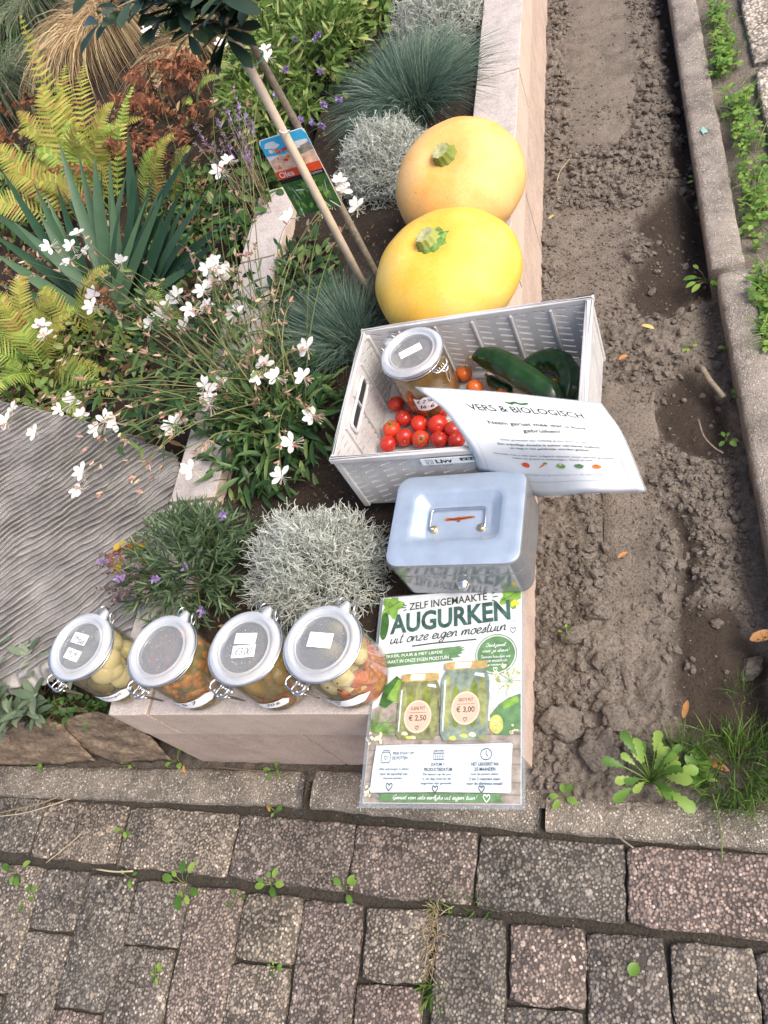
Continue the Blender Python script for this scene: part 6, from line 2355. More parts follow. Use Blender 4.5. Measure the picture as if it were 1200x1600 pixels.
# leafy lavender at the back, with pale spikes
M['backleaf'] = leafmat('fresh green leaf', [(0, (.06, .12, .02)), (.45, (.13, .22, .045)), (.8, (.24, .32, .09)), (1, (.40, .42, .16))], .55, .3, 25)
backt = thing('leafy_lavender', 'fresh green leafy plant with mauve flowers behind the olive tag', 'lavender', (-0.6184, 1.7826, 0.2500))
mb_ = MB()
for k in range(150):
    d = rdir(r, .05, 1)
    b = backt.location + Vector((d.x * .12, d.y * .22, 0))
    tip = backt.location + Vector((d.x * .19, d.y * .34, .05 + .13 * d.z))
    path = bez(b, b.lerp(tip, .5) + Vector((0, 0, .05)), tip, 8)
    stem_tube(mb_, path, .0012, .0007, 4)
    for i in range(2, 8):
        t = (path[min(i + 1, 7)] - path[i - 1]).normalized()
        for s_ in range(3):
            q = (t * .7 + rdir(r) + Vector((0, 0, .2))).normalized()
            leaf(mb_, path[i], q, r.uniform(.03, .055), r.uniform(.006, .010), rdir(r, .2, 1), .15, .25)
stuff(mb_.build('foliage', M['backleaf'], backt, True, True))
for tip in ((-0.4848, 1.7076, 0.4000), (-0.5372, 1.5449, 0.4200), (-0.4475, 1.5203, 0.4000), (-0.3879, 1.4044, 0.3800), (-0.4450, 1.4445, 0.3600), (-0.4863, 1.3714, 0.3800), (-0.4513, 1.3435, 0.3800), (-0.4346, 1.3530, 0.3600), (-0.5426, 1.6820, 0.4200), (-0.5662, 1.4800, 0.4000)):
    spike(backt, backt.location + Vector((r.uniform(-.06, .06), r.uniform(-.1, .1), .05)), tip, M['lavflower'], r, 34, .009, ln=.026)

# ---- white gaura
M['gleaf'] = leafmat('gaura leaf', [(0, (.020, .055, .016)), (.45, (.046, .108, .032)), (.8, (.10, .175, .055)), (1, (.20, .27, .08))], .42, .25, 25)
M['petal'] = leafmat('white petal', [(0, (.74, .73, .68)), (.6, (.84, .83, .80)), (1, (.86, .80, .77))], .6, .35, 60)
M['bud'] = leafmat('pinkish bud', [(0, (.42, .20, .16)), (.5, (.58, .36, .28)), (1, (.66, .58, .36))], .6, .3, 60)
M['stamen'] = leafmat('stamen', [(0, (.6, .55, .4)), (1, (.78, .72, .6))], .6, .3, 60)
gaura = thing('white_gaura', 'white flowered gaura with long wiry stems sprawling left of the crate', 'gaura', (-0.4258, 0.5894, 0.2500))
fmesh = []
for k in range(5):
    rg = random.Random(200 + k)
    mb_ = MB()
    for a in (-70, -22, 24, 72):
        a = math.radians(a + rg.uniform(-10, 10) + 90)
        d = Vector((math.cos(a), math.sin(a), rg.uniform(.05, .35)))
        leaf(mb_, (0, 0, 0), d, rg.uniform(.0145, .019), rg.uniform(.0075, .0100), Vector((0, 0, 1)), rg.uniform(.0, .25), .15, [.12, .35, .8, 1.0, .85, .15], 0)
    for s_ in range(7):
        a = math.radians(-90 + rg.uniform(-45, 45))
        d = Vector((math.cos(a), math.sin(a), rg.uniform(.1, .5))).normalized()
        tube(mb_, [Vector((0, 0, .001)), d * .008, d * .016 + Vector((0, 0, .002))], [.0004, .0003, .0006], 3, False, 1)
    lump(mb_, (0, 0, -.001), (.0018, .0018, .0025), .1, 1, 1, k, None, 2)
    fmesh.append(mb_.mesh('flower', [M['petal'], M['stamen'], M['bud']]))
bmesh_ = []
for k in range(3):
    rg = random.Random(300 + k)
    mb_ = MB()
    for s_ in range(3):
        leaf(mb_, (0, 0, 0), (Vector((1, 0, .2)) + rdir(rg) * .55).normalized(), rg.uniform(.010, .016), .0042, rdir(rg), .1, .6, [.3, .9, 1, .8, .1])
    bmesh_.append(mb_.mesh('bud', M['bud']))
FLOWERS = [(-0.6146, 1.1613, 0.4400), (-1.0235, 0.8386, 0.4000), (-0.9545, 1.0076, 0.4600), (-0.7800, 0.9035, 0.4600), (-0.6848, 0.7450, 0.4200), (-0.8629, 0.8355, 0.4200), (-0.5428, 0.8140, 0.4600), (-0.5461, 0.7649, 0.4500), (-0.5375, 0.7304, 0.4400), (-0.4839, 0.7162, 0.4200), (-0.6520, 0.7889, 0.4200), (-1.0291, 0.5880, 0.3800), (-0.9125, 0.6160, 0.3600), (-0.7774, 0.5628, 0.3600), (-0.8462, 0.5876, 0.3600), (-0.6076, 0.5184, 0.3600), (-0.5403, 0.5886, 0.3800), (-0.5252, 0.5498, 0.3700), (-0.3352, 0.6335, 0.3800), (-0.3371, 0.5752, 0.3700), (-0.4198, 0.6110, 0.3800), (-0.3936, 0.5868, 0.3700), (-0.3378, 0.4405, 0.3600), (-0.3449, 0.3727, 0.3600), (-0.7792, 0.4027, 0.3600), (-0.5330, 0.8236, 0.4400), (-0.5418, 0.8422, 0.4500), (-0.5321, 0.4115, 0.3600), (-0.3064, 1.0124, 0.4200), (-0.3344, 0.9991, 0.4000), (-0.5407, 1.4929, 0.5000), (-0.6871, 1.5898, 0.5000), (-0.8896, 1.6798, 0.5500), (-0.5235, 1.4523, 0.5000), (-0.4435, 1.0224, 0.3800), (-1.0269, 0.6213, 0.3800), (-0.6123, 0.7373, 0.4000), (-0.9997, 0.8043, 0.4000), (-0.9226, 0.9880, 0.4500), (-0.5226, 0.8047, 0.4300)]
rg = random.Random(77)
stems, fol = MB(), MB()
def gaura_stem(tip, flower=True, nb=3):
    tip = V(tip)
    b = gaura.location + Vector((rg.uniform(-.07, .05), rg.uniform(-.06, .07), rg.uniform(0, .03)))
    dist = (tip - b).length
    mid = b.lerp(tip, .45) + Vector((rg.uniform(-.03, .03), rg.uniform(-.03, .03), .10 + .12 * dist))
    path = bez(b, mid, tip, 12)
    stem_tube(stems, path, .0014, .0006, 4)
    for i in range(2, 9):
        if rg.random() < .55:
            t = (path[i + 1] - path[i - 1]).normalized()
            leaf(fol, path[i], (t * .6 + rdir(rg) * .9).normalized(), rg.uniform(.014, .034), rg.uniform(.004, .007), rdir(rg, .2, 1), .2, .3)
    t = (path[-1] - path[-2]).normalized()
    if flower:
        o = link('flower', fmesh[rg.randrange(5)], gaura)
        # flowers look up and outward
        q = (Vector((.28, -.35, .8)) + rdir(rg) * .45).normalized().to_track_quat('Z', 'Y')
        o.rotation_mode = 'QUATERNION'
        o.rotation_quaternion = q @ Quaternion((0, 0, 1), rg.uniform(-.9, .9))
        s_ = rg.uniform(1.05, 1.42)
        o.scale = (s_, s_, s_)
        o.location = tip - gaura.location
    for k in range(nb):
        i = rg.randrange(7, 12)
        p = path[i] + rdir(rg) * .004
        o = link('bud', bmesh_[rg.randrange(3)], gaura)
        o.rotation_mode = 'QUATERNION'
        o.rotation_quaternion = ((t + rdir(rg) * .8).normalized()).to_track_quat('X', 'Z')
        o.location = p - gaura.location
for p in FLOWERS:
    gaura_stem(p, True, rg.choice([2, 3, 3, 4]))
# smaller side flowers near the larger sprays
for k in range(26):
    p = V(rg.choice(FLOWERS)) + Vector((rg.gauss(0, .025), rg.gauss(0, .025), rg.uniform(-.02, .02)))
    gaura_stem(p, True, 2)
BUDTIPS = [(-1.2579, 1.1142, 0.4200), (-1.1148, 1.0700, 0.4200), (-1.1503, 1.0154, 0.4200), (-0.7567, 0.9375, 0.4400), (-0.7346, 0.8755, 0.4200), (-0.7673, 0.6885, 0.4000), (-0.6987, 0.6741, 0.3800), (-0.9260, 0.6705, 0.3800), (-0.8230, 0.5358, 0.3600), (-0.7500, 0.5077, 0.3400), (-0.6601, 0.4644, 0.3400), (-0.9148, 0.4401, 0.3400), (-0.6565, 0.3654, 0.3400), (-0.4554, 0.6373, 0.3800), (-0.4353, 0.5587, 0.3600), (-0.3379, 0.5258, 0.3600), (-0.2983, 0.4845, 0.3500), (-0.3900, 0.6985, 0.4000), (-0.4211, 0.7692, 0.4200), (-0.3719, 0.7426, 0.4000), (-0.4631, 0.8829, 0.4400), (-0.4179, 0.8197, 0.4200), (-0.5252, 0.9597, 0.4400), (-0.5939, 0.8653, 0.4600), (-0.6394, 0.9169, 0.4600), (-0.6744, 0.7860, 0.4200), (-0.7503, 0.8242, 0.4200), (-0.7905, 0.7983, 0.4200), (-0.9386, 0.7437, 0.3800), (-0.4896, 0.8232, 0.4200), (-0.5141, 0.6502, 0.3800), (-0.8593, 0.7619, 0.3800), (-0.7539, 0.4114, 0.3300), (-0.7068, 0.4055, 0.3300), (-0.6706, 0.4293, 0.3300), (-1.0163, 0.6348, 0.3600), (-0.5488, 1.0426, 0.4600), (-0.5278, 1.1175, 0.4600), (-0.4958, 1.0125, 0.4200)]
for p in BUDTIPS:
    gaura_stem(p, False, 4)
# basal leaf mass
for k in range(720):
    d = rdir(rg, .0, 1)
    e = rg.random() ** .5
    p = gaura.location + Vector((d.x * .150 * e - .02, d.y * .165 * e - .02, .01 + d.z * .085 * e))
    q = (Vector((d.x, d.y, .12)) + rdir(rg) * 1.1).normalized()
    leaf(fol, p, q, rg.uniform(.028, .060), rg.uniform(.006, .0115), (Vector((0, 0, 1)) + rdir(rg) * .5).normalized(), .2, .3)
for k in range(260):
    # a few leaves reach out over the left wall
    p = V((-0.6470, 0.6804, 0.3000)) + Vector((rg.uniform(-.16, .14), rg.uniform(-.14, .22), rg.uniform(-.02, .09)))
    leaf(fol, p, rdir(rg, -.1, .4), rg.uniform(.03, .06), rg.uniform(.007, .012), (Vector((0, 0, 1)) + rdir(rg) * .5).normalized(), .2, .3)
stuff(stems.build('stems', M['stemgreen'], gaura, True, True))
stuff(fol.build('foliage', M['gleaf'], gaura, True, True))

# ---- sword leaves
M['iris'] = leafmat('iris blade', [(0, (.016, .050, .022)), (.5, (.036, .086, .040)), (1, (.08, .145, .070))], .5, .12, 22)
iris = thing('iris', 'dark blue green sword leaved iris beside the ferns', 'iris', (-1.0746, 1.0975, 0.1500))
TIPS = [((-0.8809, 1.3369, 0.5000), .032), ((-0.8378, 1.2711, 0.4200), .026), ((-0.8628, 1.2604, 0.4500), .028), ((-1.0049, 1.3374, 0.4700), .034), ((-1.1161, 1.3962, 0.5000), .030), ((-1.0729, 1.3783, 0.4700), .026), ((-0.6506, 1.1966, 0.5000), .026), ((-1.2415, 1.3646, 0.4400), .030),
        ((-1.3801, 1.4537, 0.4600), .028), ((-1.4383, 1.3713, 0.4200), .032), ((-1.3614, 1.2022, 0.3800), .032), ((-0.6340, 1.0446, 0.3600), .026), ((-0.5748, 1.0543, 0.4000), .024), ((-1.2794, 1.2517, 0.4200), .028), ((-0.9913, 1.3651, 0.4400), .024), ((-0.7361, 1.1854, 0.4200), .030), ((-1.4768, 1.3507, 0.3600), .030), ((-0.6312, 1.0986, 0.4400), .030), ((-1.2309, 1.2961, 0.4000), .034), ((-1.1418, 1.3394, 0.4000), .036), ((-0.7016, 1.0636, 0.3000), .026), ((-1.3727, 1.1493, 0.3200), .028), ((-0.9868, 1.2816, 0.4000), .034), ((-0.8008, 1.1913, 0.3800), .030)]
rg = random.Random(9)
for k in range(20):
    a_, b_ = V(rg.choice(TIPS)[0]), V(rg.choice(TIPS)[0])
    TIPS.append((a_.lerp(b_, rg.uniform(.15, .4)) - Vector((0, 0, rg.uniform(.0, .05))), rg.uniform(.018, .030)))
for tip, w in TIPS:
    b = iris.location + Vector((rg.uniform(-.07, .06), rg.uniform(-.05, .05), -.01))
    tip = V(tip)
    mid = b.lerp(tip, .5) + Vector((0, 0, rg.uniform(.0, .05)))
    path = bez(b, mid, tip, 9)
    mb_ = MB()
    side = (tip - b).cross(Vector((.28, -.45, .85))).normalized()
    nrm = side.cross((tip - b).normalized())
    ribbon(mb_, path, [w * .75, w * .95, w * 1.05, w * 1.05, w, w * .9, w * .7, w * .4, .001], (nrm + rdir(rg) * .3).normalized(), .22)
    mb_.build('leaf', M['iris'], iris, True, True)

# ---- ferns
M['fernY'] = leafmat('yellow fern', [(0, (.22, .26, .04)), (.4, (.36, .37, .065)), (.75, (.48, .45, .11)), (1, (.36, .20, .06))], .6, .4, 18)
M['fernG'] = leafmat('green fern', [(0, (.14, .24, .035)), (.5, (.27, .39, .07)), (1, (.46, .48, .11))], .6, .35, 18)
M['fernB'] = leafmat('dead brown fern', [(0, (.065, .022, .012)), (.5, (.15, .052, .026)), (1, (.30, .13, .06))], .85, .15, 40)
def frond(parent, base, tip, width, mat_, rg, lift=.06, curl=0.0, pairs=25):
    base, tip = V(base), V(tip)
    mid = base.lerp(tip, .5) + Vector((rg.uniform(-.03, .03), rg.uniform(-.03, .03), lift * 1.5))
    tip = tip + Vector((rg.uniform(-.02, .02), rg.uniform(-.03, .01), -.02))
    path = bez(base, mid, tip, pairs + 5)
    L = (tip - base).length
    mb_ = MB()
    stem_tube(mb_, path, .0018, .0006, 4)
    view = Vector((.25, -.45, .86))
    for i in range(3, pairs + 5):
        s_ = (i - 3) / (pairs + 1)
        prof = (min(1, .45 + s_ * 2.0) * (1 - s_) ** .75)
        ln = width * prof
        if ln < .004:
            continue
        t = (path[min(i + 1, pairs + 4)] - path[i - 1]).normalized()
        side = t.cross(view).normalized()
        nn = side.cross(t).normalized()
        for sg in (-1, 1):
            d = (side * sg + t * .42 + nn * rg.uniform(-.12, .12) - Vector((0, 0, 1)) * curl * rg.uniform(.2, 1) + rdir(rg) * curl * .7).normalized()
            k = max(3, int(ln / .0048))
            pts = [path[i] + d * (ln * j / (2 * k)) + nn * (-.10 * ln * (j / (2 * k)) ** 2 * (1 + 4 * curl * rg.random())) for j in range(2 * k + 1)]
            w0 = min(.0125, L / pairs * 1.0)
            ws = [(w0 * (1 - (j / (2 * k)) ** 2 * .85) * (1.0 if j % 2 else .42)) for j in range(2 * k + 1)]
            ws[-1] = .001
            ribbon(mb_, pts, ws, (nn + rdir(rg) * .15).normalized(), .12)
    return mb_.build('frond', mat_, parent, True, True)
rg = random.Random(64)
fernA = thing('fern', 'large yellowing fern behind the sword leaves', 'fern', (-1.3701, 1.6328, 0.1500))
for (b, t, w, l, m_) in [
    ((-1.3615, 1.6085, 0.1800), (-1.4109, 2.0231, 0.4400), .085, .08, 'fernY'), ((-1.3330, 1.5984, 0.1800), (-1.4980, 2.0994, 0.6000), .070, .05, 'fernY'), ((-1.3829, 1.5865, 0.1800), (-1.5634, 1.6598, 0.3600), .075, .09, 'fernY'),
    ((-1.3048, 1.5885, 0.1800), (-1.0905, 1.6785, 0.4400), .065, .08, 'fernY'), ((-1.2360, 1.5642, 0.1800), (-1.1600, 1.8890, 0.3800), .038, .05, 'fernG'), ((-1.0493, 1.4846, 0.1800), (-0.9158, 1.5661, 0.3800), .045, .06, 'fernY'),
    ((-1.0004, 1.4675, 0.1800), (-0.8091, 1.4591, 0.3800), .040, .06, 'fernY'), ((-1.4510, 1.5804, 0.1800), (-1.6175, 1.5293, 0.3200), .075, .08, 'fernY'), ((-1.3551, 1.5915, 0.1800), (-1.4075, 1.8607, 0.4800), .085, .08, 'fernY'),
    ((-1.2849, 1.5669, 0.1800), (-1.3520, 2.0496, 0.4200), .075, .08, 'fernY'), ((-1.3994, 1.5775, 0.1800), (-1.5915, 1.7341, 0.4200), .075, .08, 'fernY'), ((-1.1072, 1.4910, 0.1800), (-0.9946, 1.5601, 0.3600), .04, .05, 'fernG'), ((-1.2496, 1.5690, 0.1800), (-1.1544, 1.6447, 0.3800), .05, .06, 'fernY'), ((-1.0602, 1.9581, 0.1800), (-0.8467, 1.8312, 0.3400), .045, .05, 'fernG'), ((-1.0939, 1.9071, 0.1800), (-0.9445, 1.7876, 0.3200), .04, .05, 'fernG')]:
    frond(fernA, b, t, w, M[m_], rg, l)
fernB = thing('fern', 'green fern between the sword leaves and the rippled slab', 'fern', (-1.3040, 0.9911, 0.1500))
for (b, t, w, l, m_) in [
    ((-1.2901, 0.9796, 0.1600), (-1.1410, 1.0478, 0.3400), .050, .06, 'fernY'), ((-1.3145, 0.9848, 0.1600), (-1.3884, 1.1553, 0.3300), .060, .06, 'fernY'), ((-1.3092, 0.9725, 0.1600), (-1.3812, 0.9433, 0.3000), .06, .07, 'fernG'),
    ((-1.2608, 0.9623, 0.1600), (-1.1138, 1.0300, 0.3000), .045, .06, 'fernY'), ((-1.2272, 0.9335, 0.1600), (-0.8706, 0.7417, 0.2800), .055, .05, 'fernG'), ((-1.2508, 0.9383, 0.1600), (-1.2629, 1.0135, 0.3000), .055, .07, 'fernG'), ((-1.2340, 0.9241, 0.1600), (-0.9523, 0.8515, 0.2600), .05, .05, 'fernY'), ((-1.2746, 0.9432, 0.1600), (-1.2740, 0.7728, 0.2800), .055, .06, 'fernG'), ((-1.1944, 0.9054, 0.1600), (-0.9515, 0.7005, 0.2600), .05, .04, 'fernG'), ((-0.9196, 1.0166, 0.1600), (-0.7248, 0.8974, 0.3000), .04, .05, 'fernY'), ((-0.9470, 1.1645, 0.2000), (-0.7462, 0.8835, 0.3000), .04, .05, 'fernG'), ((-1.3307, 1.0222, 0.1600), (-1.2810, 1.1851, 0.3400), .055, .07, 'fernY')]:
    frond(fernB, b, t, w, M[m_], rg, l)
for k in range(12):
    b = fernA.location + Vector((rg.uniform(-.08, .10), rg.uniform(-.08, .14), .02))
    t = b + Vector((rg.uniform(-.30, .22), rg.uniform(-.02, .26), rg.uniform(.12, .28)))
    frond(fernA, b, t, rg.uniform(.045, .08), M[rg.choice(['fernY', 'fernY', 'fernG'])], rg, .08)
for k in range(12):
    b = fernB.location + Vector((rg.uniform(-.10, .16), rg.uniform(-.06, .10), .01))
    t = b + Vector((rg.uniform(-.18, .18), rg.uniform(-.10, .16), rg.uniform(.06, .16)))
    frond(fernB, b, t, rg.uniform(.04, .06), M[rg.choice(['fernG', 'fernY'])], rg, .06)
fernC = thing('dead_fern', 'withered red brown fern fronds below the olive leaves', 'fern', (-1.1541, 1.8776, 0.1500))
for k in range(46):
    b = fernC.location + Vector((rg.uniform(-.20, .20), rg.uniform(-.22, .30), .04))
    t = b + Vector((rg.uniform(-.16, .16), rg.uniform(-.16, .10), rg.uniform(.02, .20)))
    frond(fernC, b, t, rg.uniform(.025, .05), M['fernB'], rg, .05, .8, 12)
fernD = thing('dead_fern', 'withered brown fern fronds at the left edge below the grass', 'fern', (-1.9565, 2.1595, 0.1500))
for k in range(22):
    b = fernD.location + Vector((rg.uniform(-.08, .16), rg.uniform(-.16, .12), .04))
    t = b + Vector((rg.uniform(-.18, .12), rg.uniform(-.12, .10), rg.uniform(.06, .20)))
    frond(fernD, b, t, rg.uniform(.025, .05), M['fernB'], rg, .05, .8, 12)
fernE = thing('dead_fern', 'withered brown frond lying between the sword leaves', 'fern', (-1.1526, 1.1807, 0.1700))
for k in range(5):
    b = V((-0.9836, 1.0036, 0.2700)) + Vector((rg.uniform(-.02, .02), rg.uniform(-.02, .02), 0))
    frond(fernE, b, V((-1.0094, 1.0261, 0.3400)) + rdir(rg) * .02, .025, M['fernB'], rg, .02, .7, 9)

# ---- leaf litter on the bed soil, beyond counting
M['litter'] = leafmat('leaf litter', [(0, (.05, .03, .015)), (.4, (.13, .07, .03)), (.7, (.24, .15, .07)), (.9, (.34, .25, .13)), (1, (.12, .16, .05))], .9, .1, 60)
mb_ = MB()
for k in range(5200):
    if k < 4200:
        x, y = rg.uniform(-1.9, -.66), rg.uniform(.06, 2.2)
        z = .145 + .03 * min(y, 1) + rg.uniform(-.01, .05)
        s_ = rg.uniform(.010, .034)
    else:
        x, y = rg.uniform(-.52, -.12), rg.uniform(.12, 1.6)
        z = .256 + rg.uniform(0, .006)
        s_ = rg.uniform(.003, .012)
    leaf(mb_, (x, y, z), rdir(rg, -.2, .5), s_, s_ * rg.uniform(.2, .55), (Vector((0, 0, 1)) + rdir(rg) * .7).normalized(), rg.uniform(0, .5), .3, [.2, .9, 1, .3])
o = stuff(mb_.build('leaf_litter', M['litter']))
tag(o, 'dry brown leaf litter scattered over the bed soil', 'leaf litter')

# ---- long grasses at the back
M['tan'] = leafmat('dry tan grass', [(0, (.22, .14, .065)), (.4, (.42, .29, .155)), (.8, (.60, .46, .27)), (1, (.28, .28, .14))], .7, .2, 12)
M['greygrass'] = leafmat('grey green grass', [(0, (.06, .09, .05)), (.5, (.13, .17, .10)), (1, (.26, .27, .17))], .6, .2, 15)
M['midgreen'] = leafmat('mid green leaf', [(0, (.025, .065, .015)), (.5, (.055, .13, .03)), (1, (.12, .22, .05))], .5, .25, 15)
def long_grass(center, n, rad, h, mat_, label, seed, w=.003, side=(0, 0)):
    t = thing('long_grass', label, 'grass', center, 0)
    rg_ = random.Random(seed)
    mb_ = MB()
    for k in range(n):
        a = rg_.uniform(0, 2 * PI)
        b = Vector((rg_.uniform(-.06, .06), rg_.uniform(-.06, .06), 0))
        e = rg_.uniform(.15, 1.15)
        out = Vector((math.cos(a) * rad * e + side[0] + rg_.gauss(0, .03), math.sin(a) * rad * e + side[1] + rg_.gauss(0, .03), rg_.uniform(-.02, .45) * h))
        top = Vector((out.x * .45, out.y * .45, h * rg_.uniform(.75, 1.25)))
        pts = bez(b, top * .6 + Vector((0, 0, h * .5)), Vector((out.x * .9, out.y * .9, h * .75)), 8, out)
        ww = w * rg_.uniform(.5, 1.1)
        ribbon(mb_, pts, [ww, ww, ww, ww * .9, ww * .75, ww * .6, ww * .4, ww * .1], rdir(rg_, -.2, .6))
    stuff(mb_.build('blades', mat_, t))
long_grass((-1.6298, 2.7583, 0.1300), 1500, .40, .26, M['tan'], 'dry tan ornamental grass hanging down behind the ferns', 21, .0034, (-.02, -.08))
long_grass((-2.0532, 2.5117, 0.1300), 1000, .36, .24, M['greygrass'], 'grey green drooping grass at the upper left edge', 22, .0030, (-.02, -.02))
long_grass((-2.1629, 3.1830, 0.1300), 900, .40, .26, M['greygrass'], 'green grass clump behind the tallest fern frond', 23, .0030)
long_grass((-1.1591, 2.3959, 0.1300), 700, .30, .15, M['tan'], 'straw coloured dead grass under the olive leaves', 24, .0030)
def leafy(name, center, spread, n, size, mat_, label, cat, seed):
    t = thing(name, label, cat, center, 0)
    rg_ = random.Random(seed)
    mb_ = MB()
    for k in range(n):
        d = rdir(rg_, 0, 1)
        e = rg_.random() ** .4
        p = Vector((d.x * spread[0] * e, d.y * spread[1] * e, d.z * spread[2] * e))
        leaf(mb_, p, (d * .6 + rdir(rg_)).normalized(), size * rg_.uniform(.6, 1.2), size * rg_.uniform(.3, .5), (Vector((0, 0, 1)) + rdir(rg_) * .6).normalized(), .2, .25, OVAL)
    stuff(mb_.build('foliage', mat_, t))
    st_ = MB()
    for k in range(30):
        d = rdir(rg_, .1, 1)
        stem_tube(st_, [Vector((0, 0, -.02)), Vector((d.x * spread[0] * .4, d.y * spread[1] * .4, d.z * spread[2] * .6)), Vector((d.x * spread[0] * .9, d.y * spread[1] * .9, d.z * spread[2] * .9))], .003, .001, 4)
    st_.build('branches', M['drystem'], t)
leafy('shrub', (-2.4435, 3.1319, 0.1300), (.25, .22, .22), 500, .06, M['midgreen'], 'green leafy shrub in the upper left corner', 'shrub', 31)
leafy('shrub', (-1.0300, 2.6321, 0.1300), (.34, .36, .22), 900, .055, M['backleaf'], 'light green shrub at the top edge behind the olive', 'shrub', 32)
leafy('shrub', (-0.4817, 2.1879, 0.2200), (.20, .3, .14), 500, .05, M['backleaf'], 'light green plant between the back lavender and the top cushion bush', 'shrub', 33)
leafy('ground_cover', (-0.4795, 0.9746, 0.2450), (.10, .14, .045), 240, .032, M['gleaf'], 'low dark green leaves on the soil under the olive stake', 'plant', 34)
leafy('ground_cover', (-0.6445, 1.3559, 0.2400), (.12, .22, .07), 420, .038, M['midgreen'], 'low green leaves behind the olive plant tag', 'plant', 35)
leafy('ground_cover', (-1.1988, 1.0019, 0.1500), (.30, .24, .07), 700, .034, M['backleaf'], 'mixed green leaves under the gaura stems left of the planter', 'plant', 37)
leafy('ground_cover', (-0.9529, 1.4199, 0.1500), (.16, .30, .09), 520, .036, M['midgreen'], 'green leaves between the sword leaves and the planter wall', 'plant', 38)
leafy('ground_cover', (-1.7047, 1.8647, 0.1500), (.30, .30, .09), 500, .036, M['backleaf'], 'green leaves at the foot of the yellowing fern', 'plant', 39)
leafy('ground_cover', (-0.5043, 1.9181, 0.2450), (.14, .28, .08), 420, .036, M['backleaf'], 'green leaves between the back lavender and the fescue', 'plant', 40)
# white house wall and pale gravel far behind the corner
mb_ = MB()
bevel_box(mb_, (-4.9, 4.4, -.06), (-2.2, 4.65, 1.6), .01)
tag(mb_.build('white_wall', plain('white render', (.75, .74, .72), .9)), 'pale white wall glimpsed in the upper left corner', 'wall')

# ---- sage
M['sage'] = leafmat('grey sage leaf', [(0, (.075, .115, .065)), (.5, (.13, .18, .11)), (1, (.23, .27, .17))], .75, .2, 30)
sage = thing('sage', 'grey green sage at the left edge beside the slab', 'sage', (-0.9496, 0.0866, 0.1300))
sm_ = []
for k in range(4):
    mb_ = MB()
    leaf(mb_, (0, 0, 0), Vector((1, 0, 0)), .042, .0140, Vector((0, 0, 1)), .1 + .08 * k, .35, [.1, .7, 1, .95, .7, .1])
    sm_.append(mb_.mesh('leaf', M['sage']))
rg = random.Random(19)
st_ = MB()
for k in range(30):
    d = rdir(rg, .15, 1)
    tip = Vector((d.x * .14, d.y * .085, .04 + d.z * .11))
    stem_tube(st_, bez((0, 0, -.01), tip * .5 + Vector((0, 0, .02)), tip, 6), .0016, .001, 4)
    for s_ in range(7):
        a = s_ * 2.4 + k
        q = (Vector((math.cos(a), math.sin(a), rg.uniform(.1, .7))) + d * .3).normalized()
        o = link('leaf', sm_[rg.randrange(4)], sage)
        o.rotation_mode = 'QUATERNION'
        o.rotation_quaternion = q.to_track_quat('X', 'Z')
        o.location = tip * (1 - .06 * (s_ // 2))
        z = rg.uniform(.7, 1.15)
        o.scale = (z, z, z)
st_.build('stems', M['stemgreen'], sage)
leafy('ground_cover', (-0.9035, 0.0620, 0.1100), (.16, .035, .05), 260, .018, M['midgreen'], 'small green leaves between the sage and the rocks', 'plant', 36)

# ---- yellow and red leaved sprig by the slab
M['autumn'] = leafmat('autumn leaf', [(0, (.42, .36, .03)), (.5, (.50, .30, .04)), (.8, (.34, .09, .02)), (1, (.22, .05, .02))], .5, .3, 30)
sprig = thing('autumn_sprig', 'small sprig of yellow and red leaves at the edge of the slab', 'plant', (-0.6940, 0.2765, 0.2400))
mb_ = MB()
rg = random.Random(91)
for k in range(34):
    p = V((-0.6600, 0.2795, 0.3100)) + Vector((rg.uniform(-.028, .034), rg.uniform(-.035, .03), rg.uniform(-.02, .02)))
    leaf(mb_, p, rdir(rg, -.1, .5), rg.uniform(.012, .020), rg.uniform(.008, .012), (Vector((0, 0, 1)) + rdir(rg) * .5).normalized(), .2, .2, OVAL)
stuff(mb_.build('foliage', M['autumn'], sprig, True, True))
mb_ = MB()
for k in range(6):
    stem_tube(mb_, bez(sprig.location, sprig.location + Vector((0, 0, .04)), V((-0.6600, 0.2795, 0.3100)) + rdir(rg) * .02, 5), .0009, .0006, 4)
mb_.build('stems', M['drystem'], sprig, True, True)

# ---- weeds
M['weed'] = leafmat('fresh weed leaf', [(0, (.060, .145, .020)), (.5, (.13, .25, .040)), (1, (.26, .37, .08))], .45, .3, 40)
M['weedgrass'] = leafmat('lawn grass blade', [(0, (.05, .12, .02)), (.5, (.10, .21, .035)), (1, (.22, .30, .08))], .5, .3, 40)
M['straw'] = leafmat('dry straw', [(0, (.22, .16, .09)), (.5, (.36, .28, .17)), (1, (.48, .40, .27))], .8, .1, 40)
def seedling(p, n, size, label, seed, spread=.014, shape=OVAL, wr=.62):
    t = thing('weed_seedling', label, 'weed', p, 0, 'weeds in the paving joints')
    rg_ = random.Random(seed)
    st_ = MB()
    for k in range(n):
        a = k * 2.4 + rg_.uniform(-.9, .9)
        d = Vector((math.cos(a), math.sin(a), rg_.uniform(.25, .8))).normalized()
        e = d * rg_.uniform(.4, 1) * spread + Vector((0, 0, .004))
        stem_tube(st_, [Vector((0, 0, -.006)), e * .5 + Vector((0, 0, .003)), e], .0008, .0006, 4)
        mb_ = MB()
        s_ = size * rg_.uniform(.65, 1.15)
        leaf(mb_, e, Vector((d.x, d.y, .18)), s_, s_ * wr, Vector((0, 0, 1)), .2, .18, shape)
        mb_.build('leaf', M['weed'], t)
    st_.build('stems', M['stemgreen'], t)
    return t
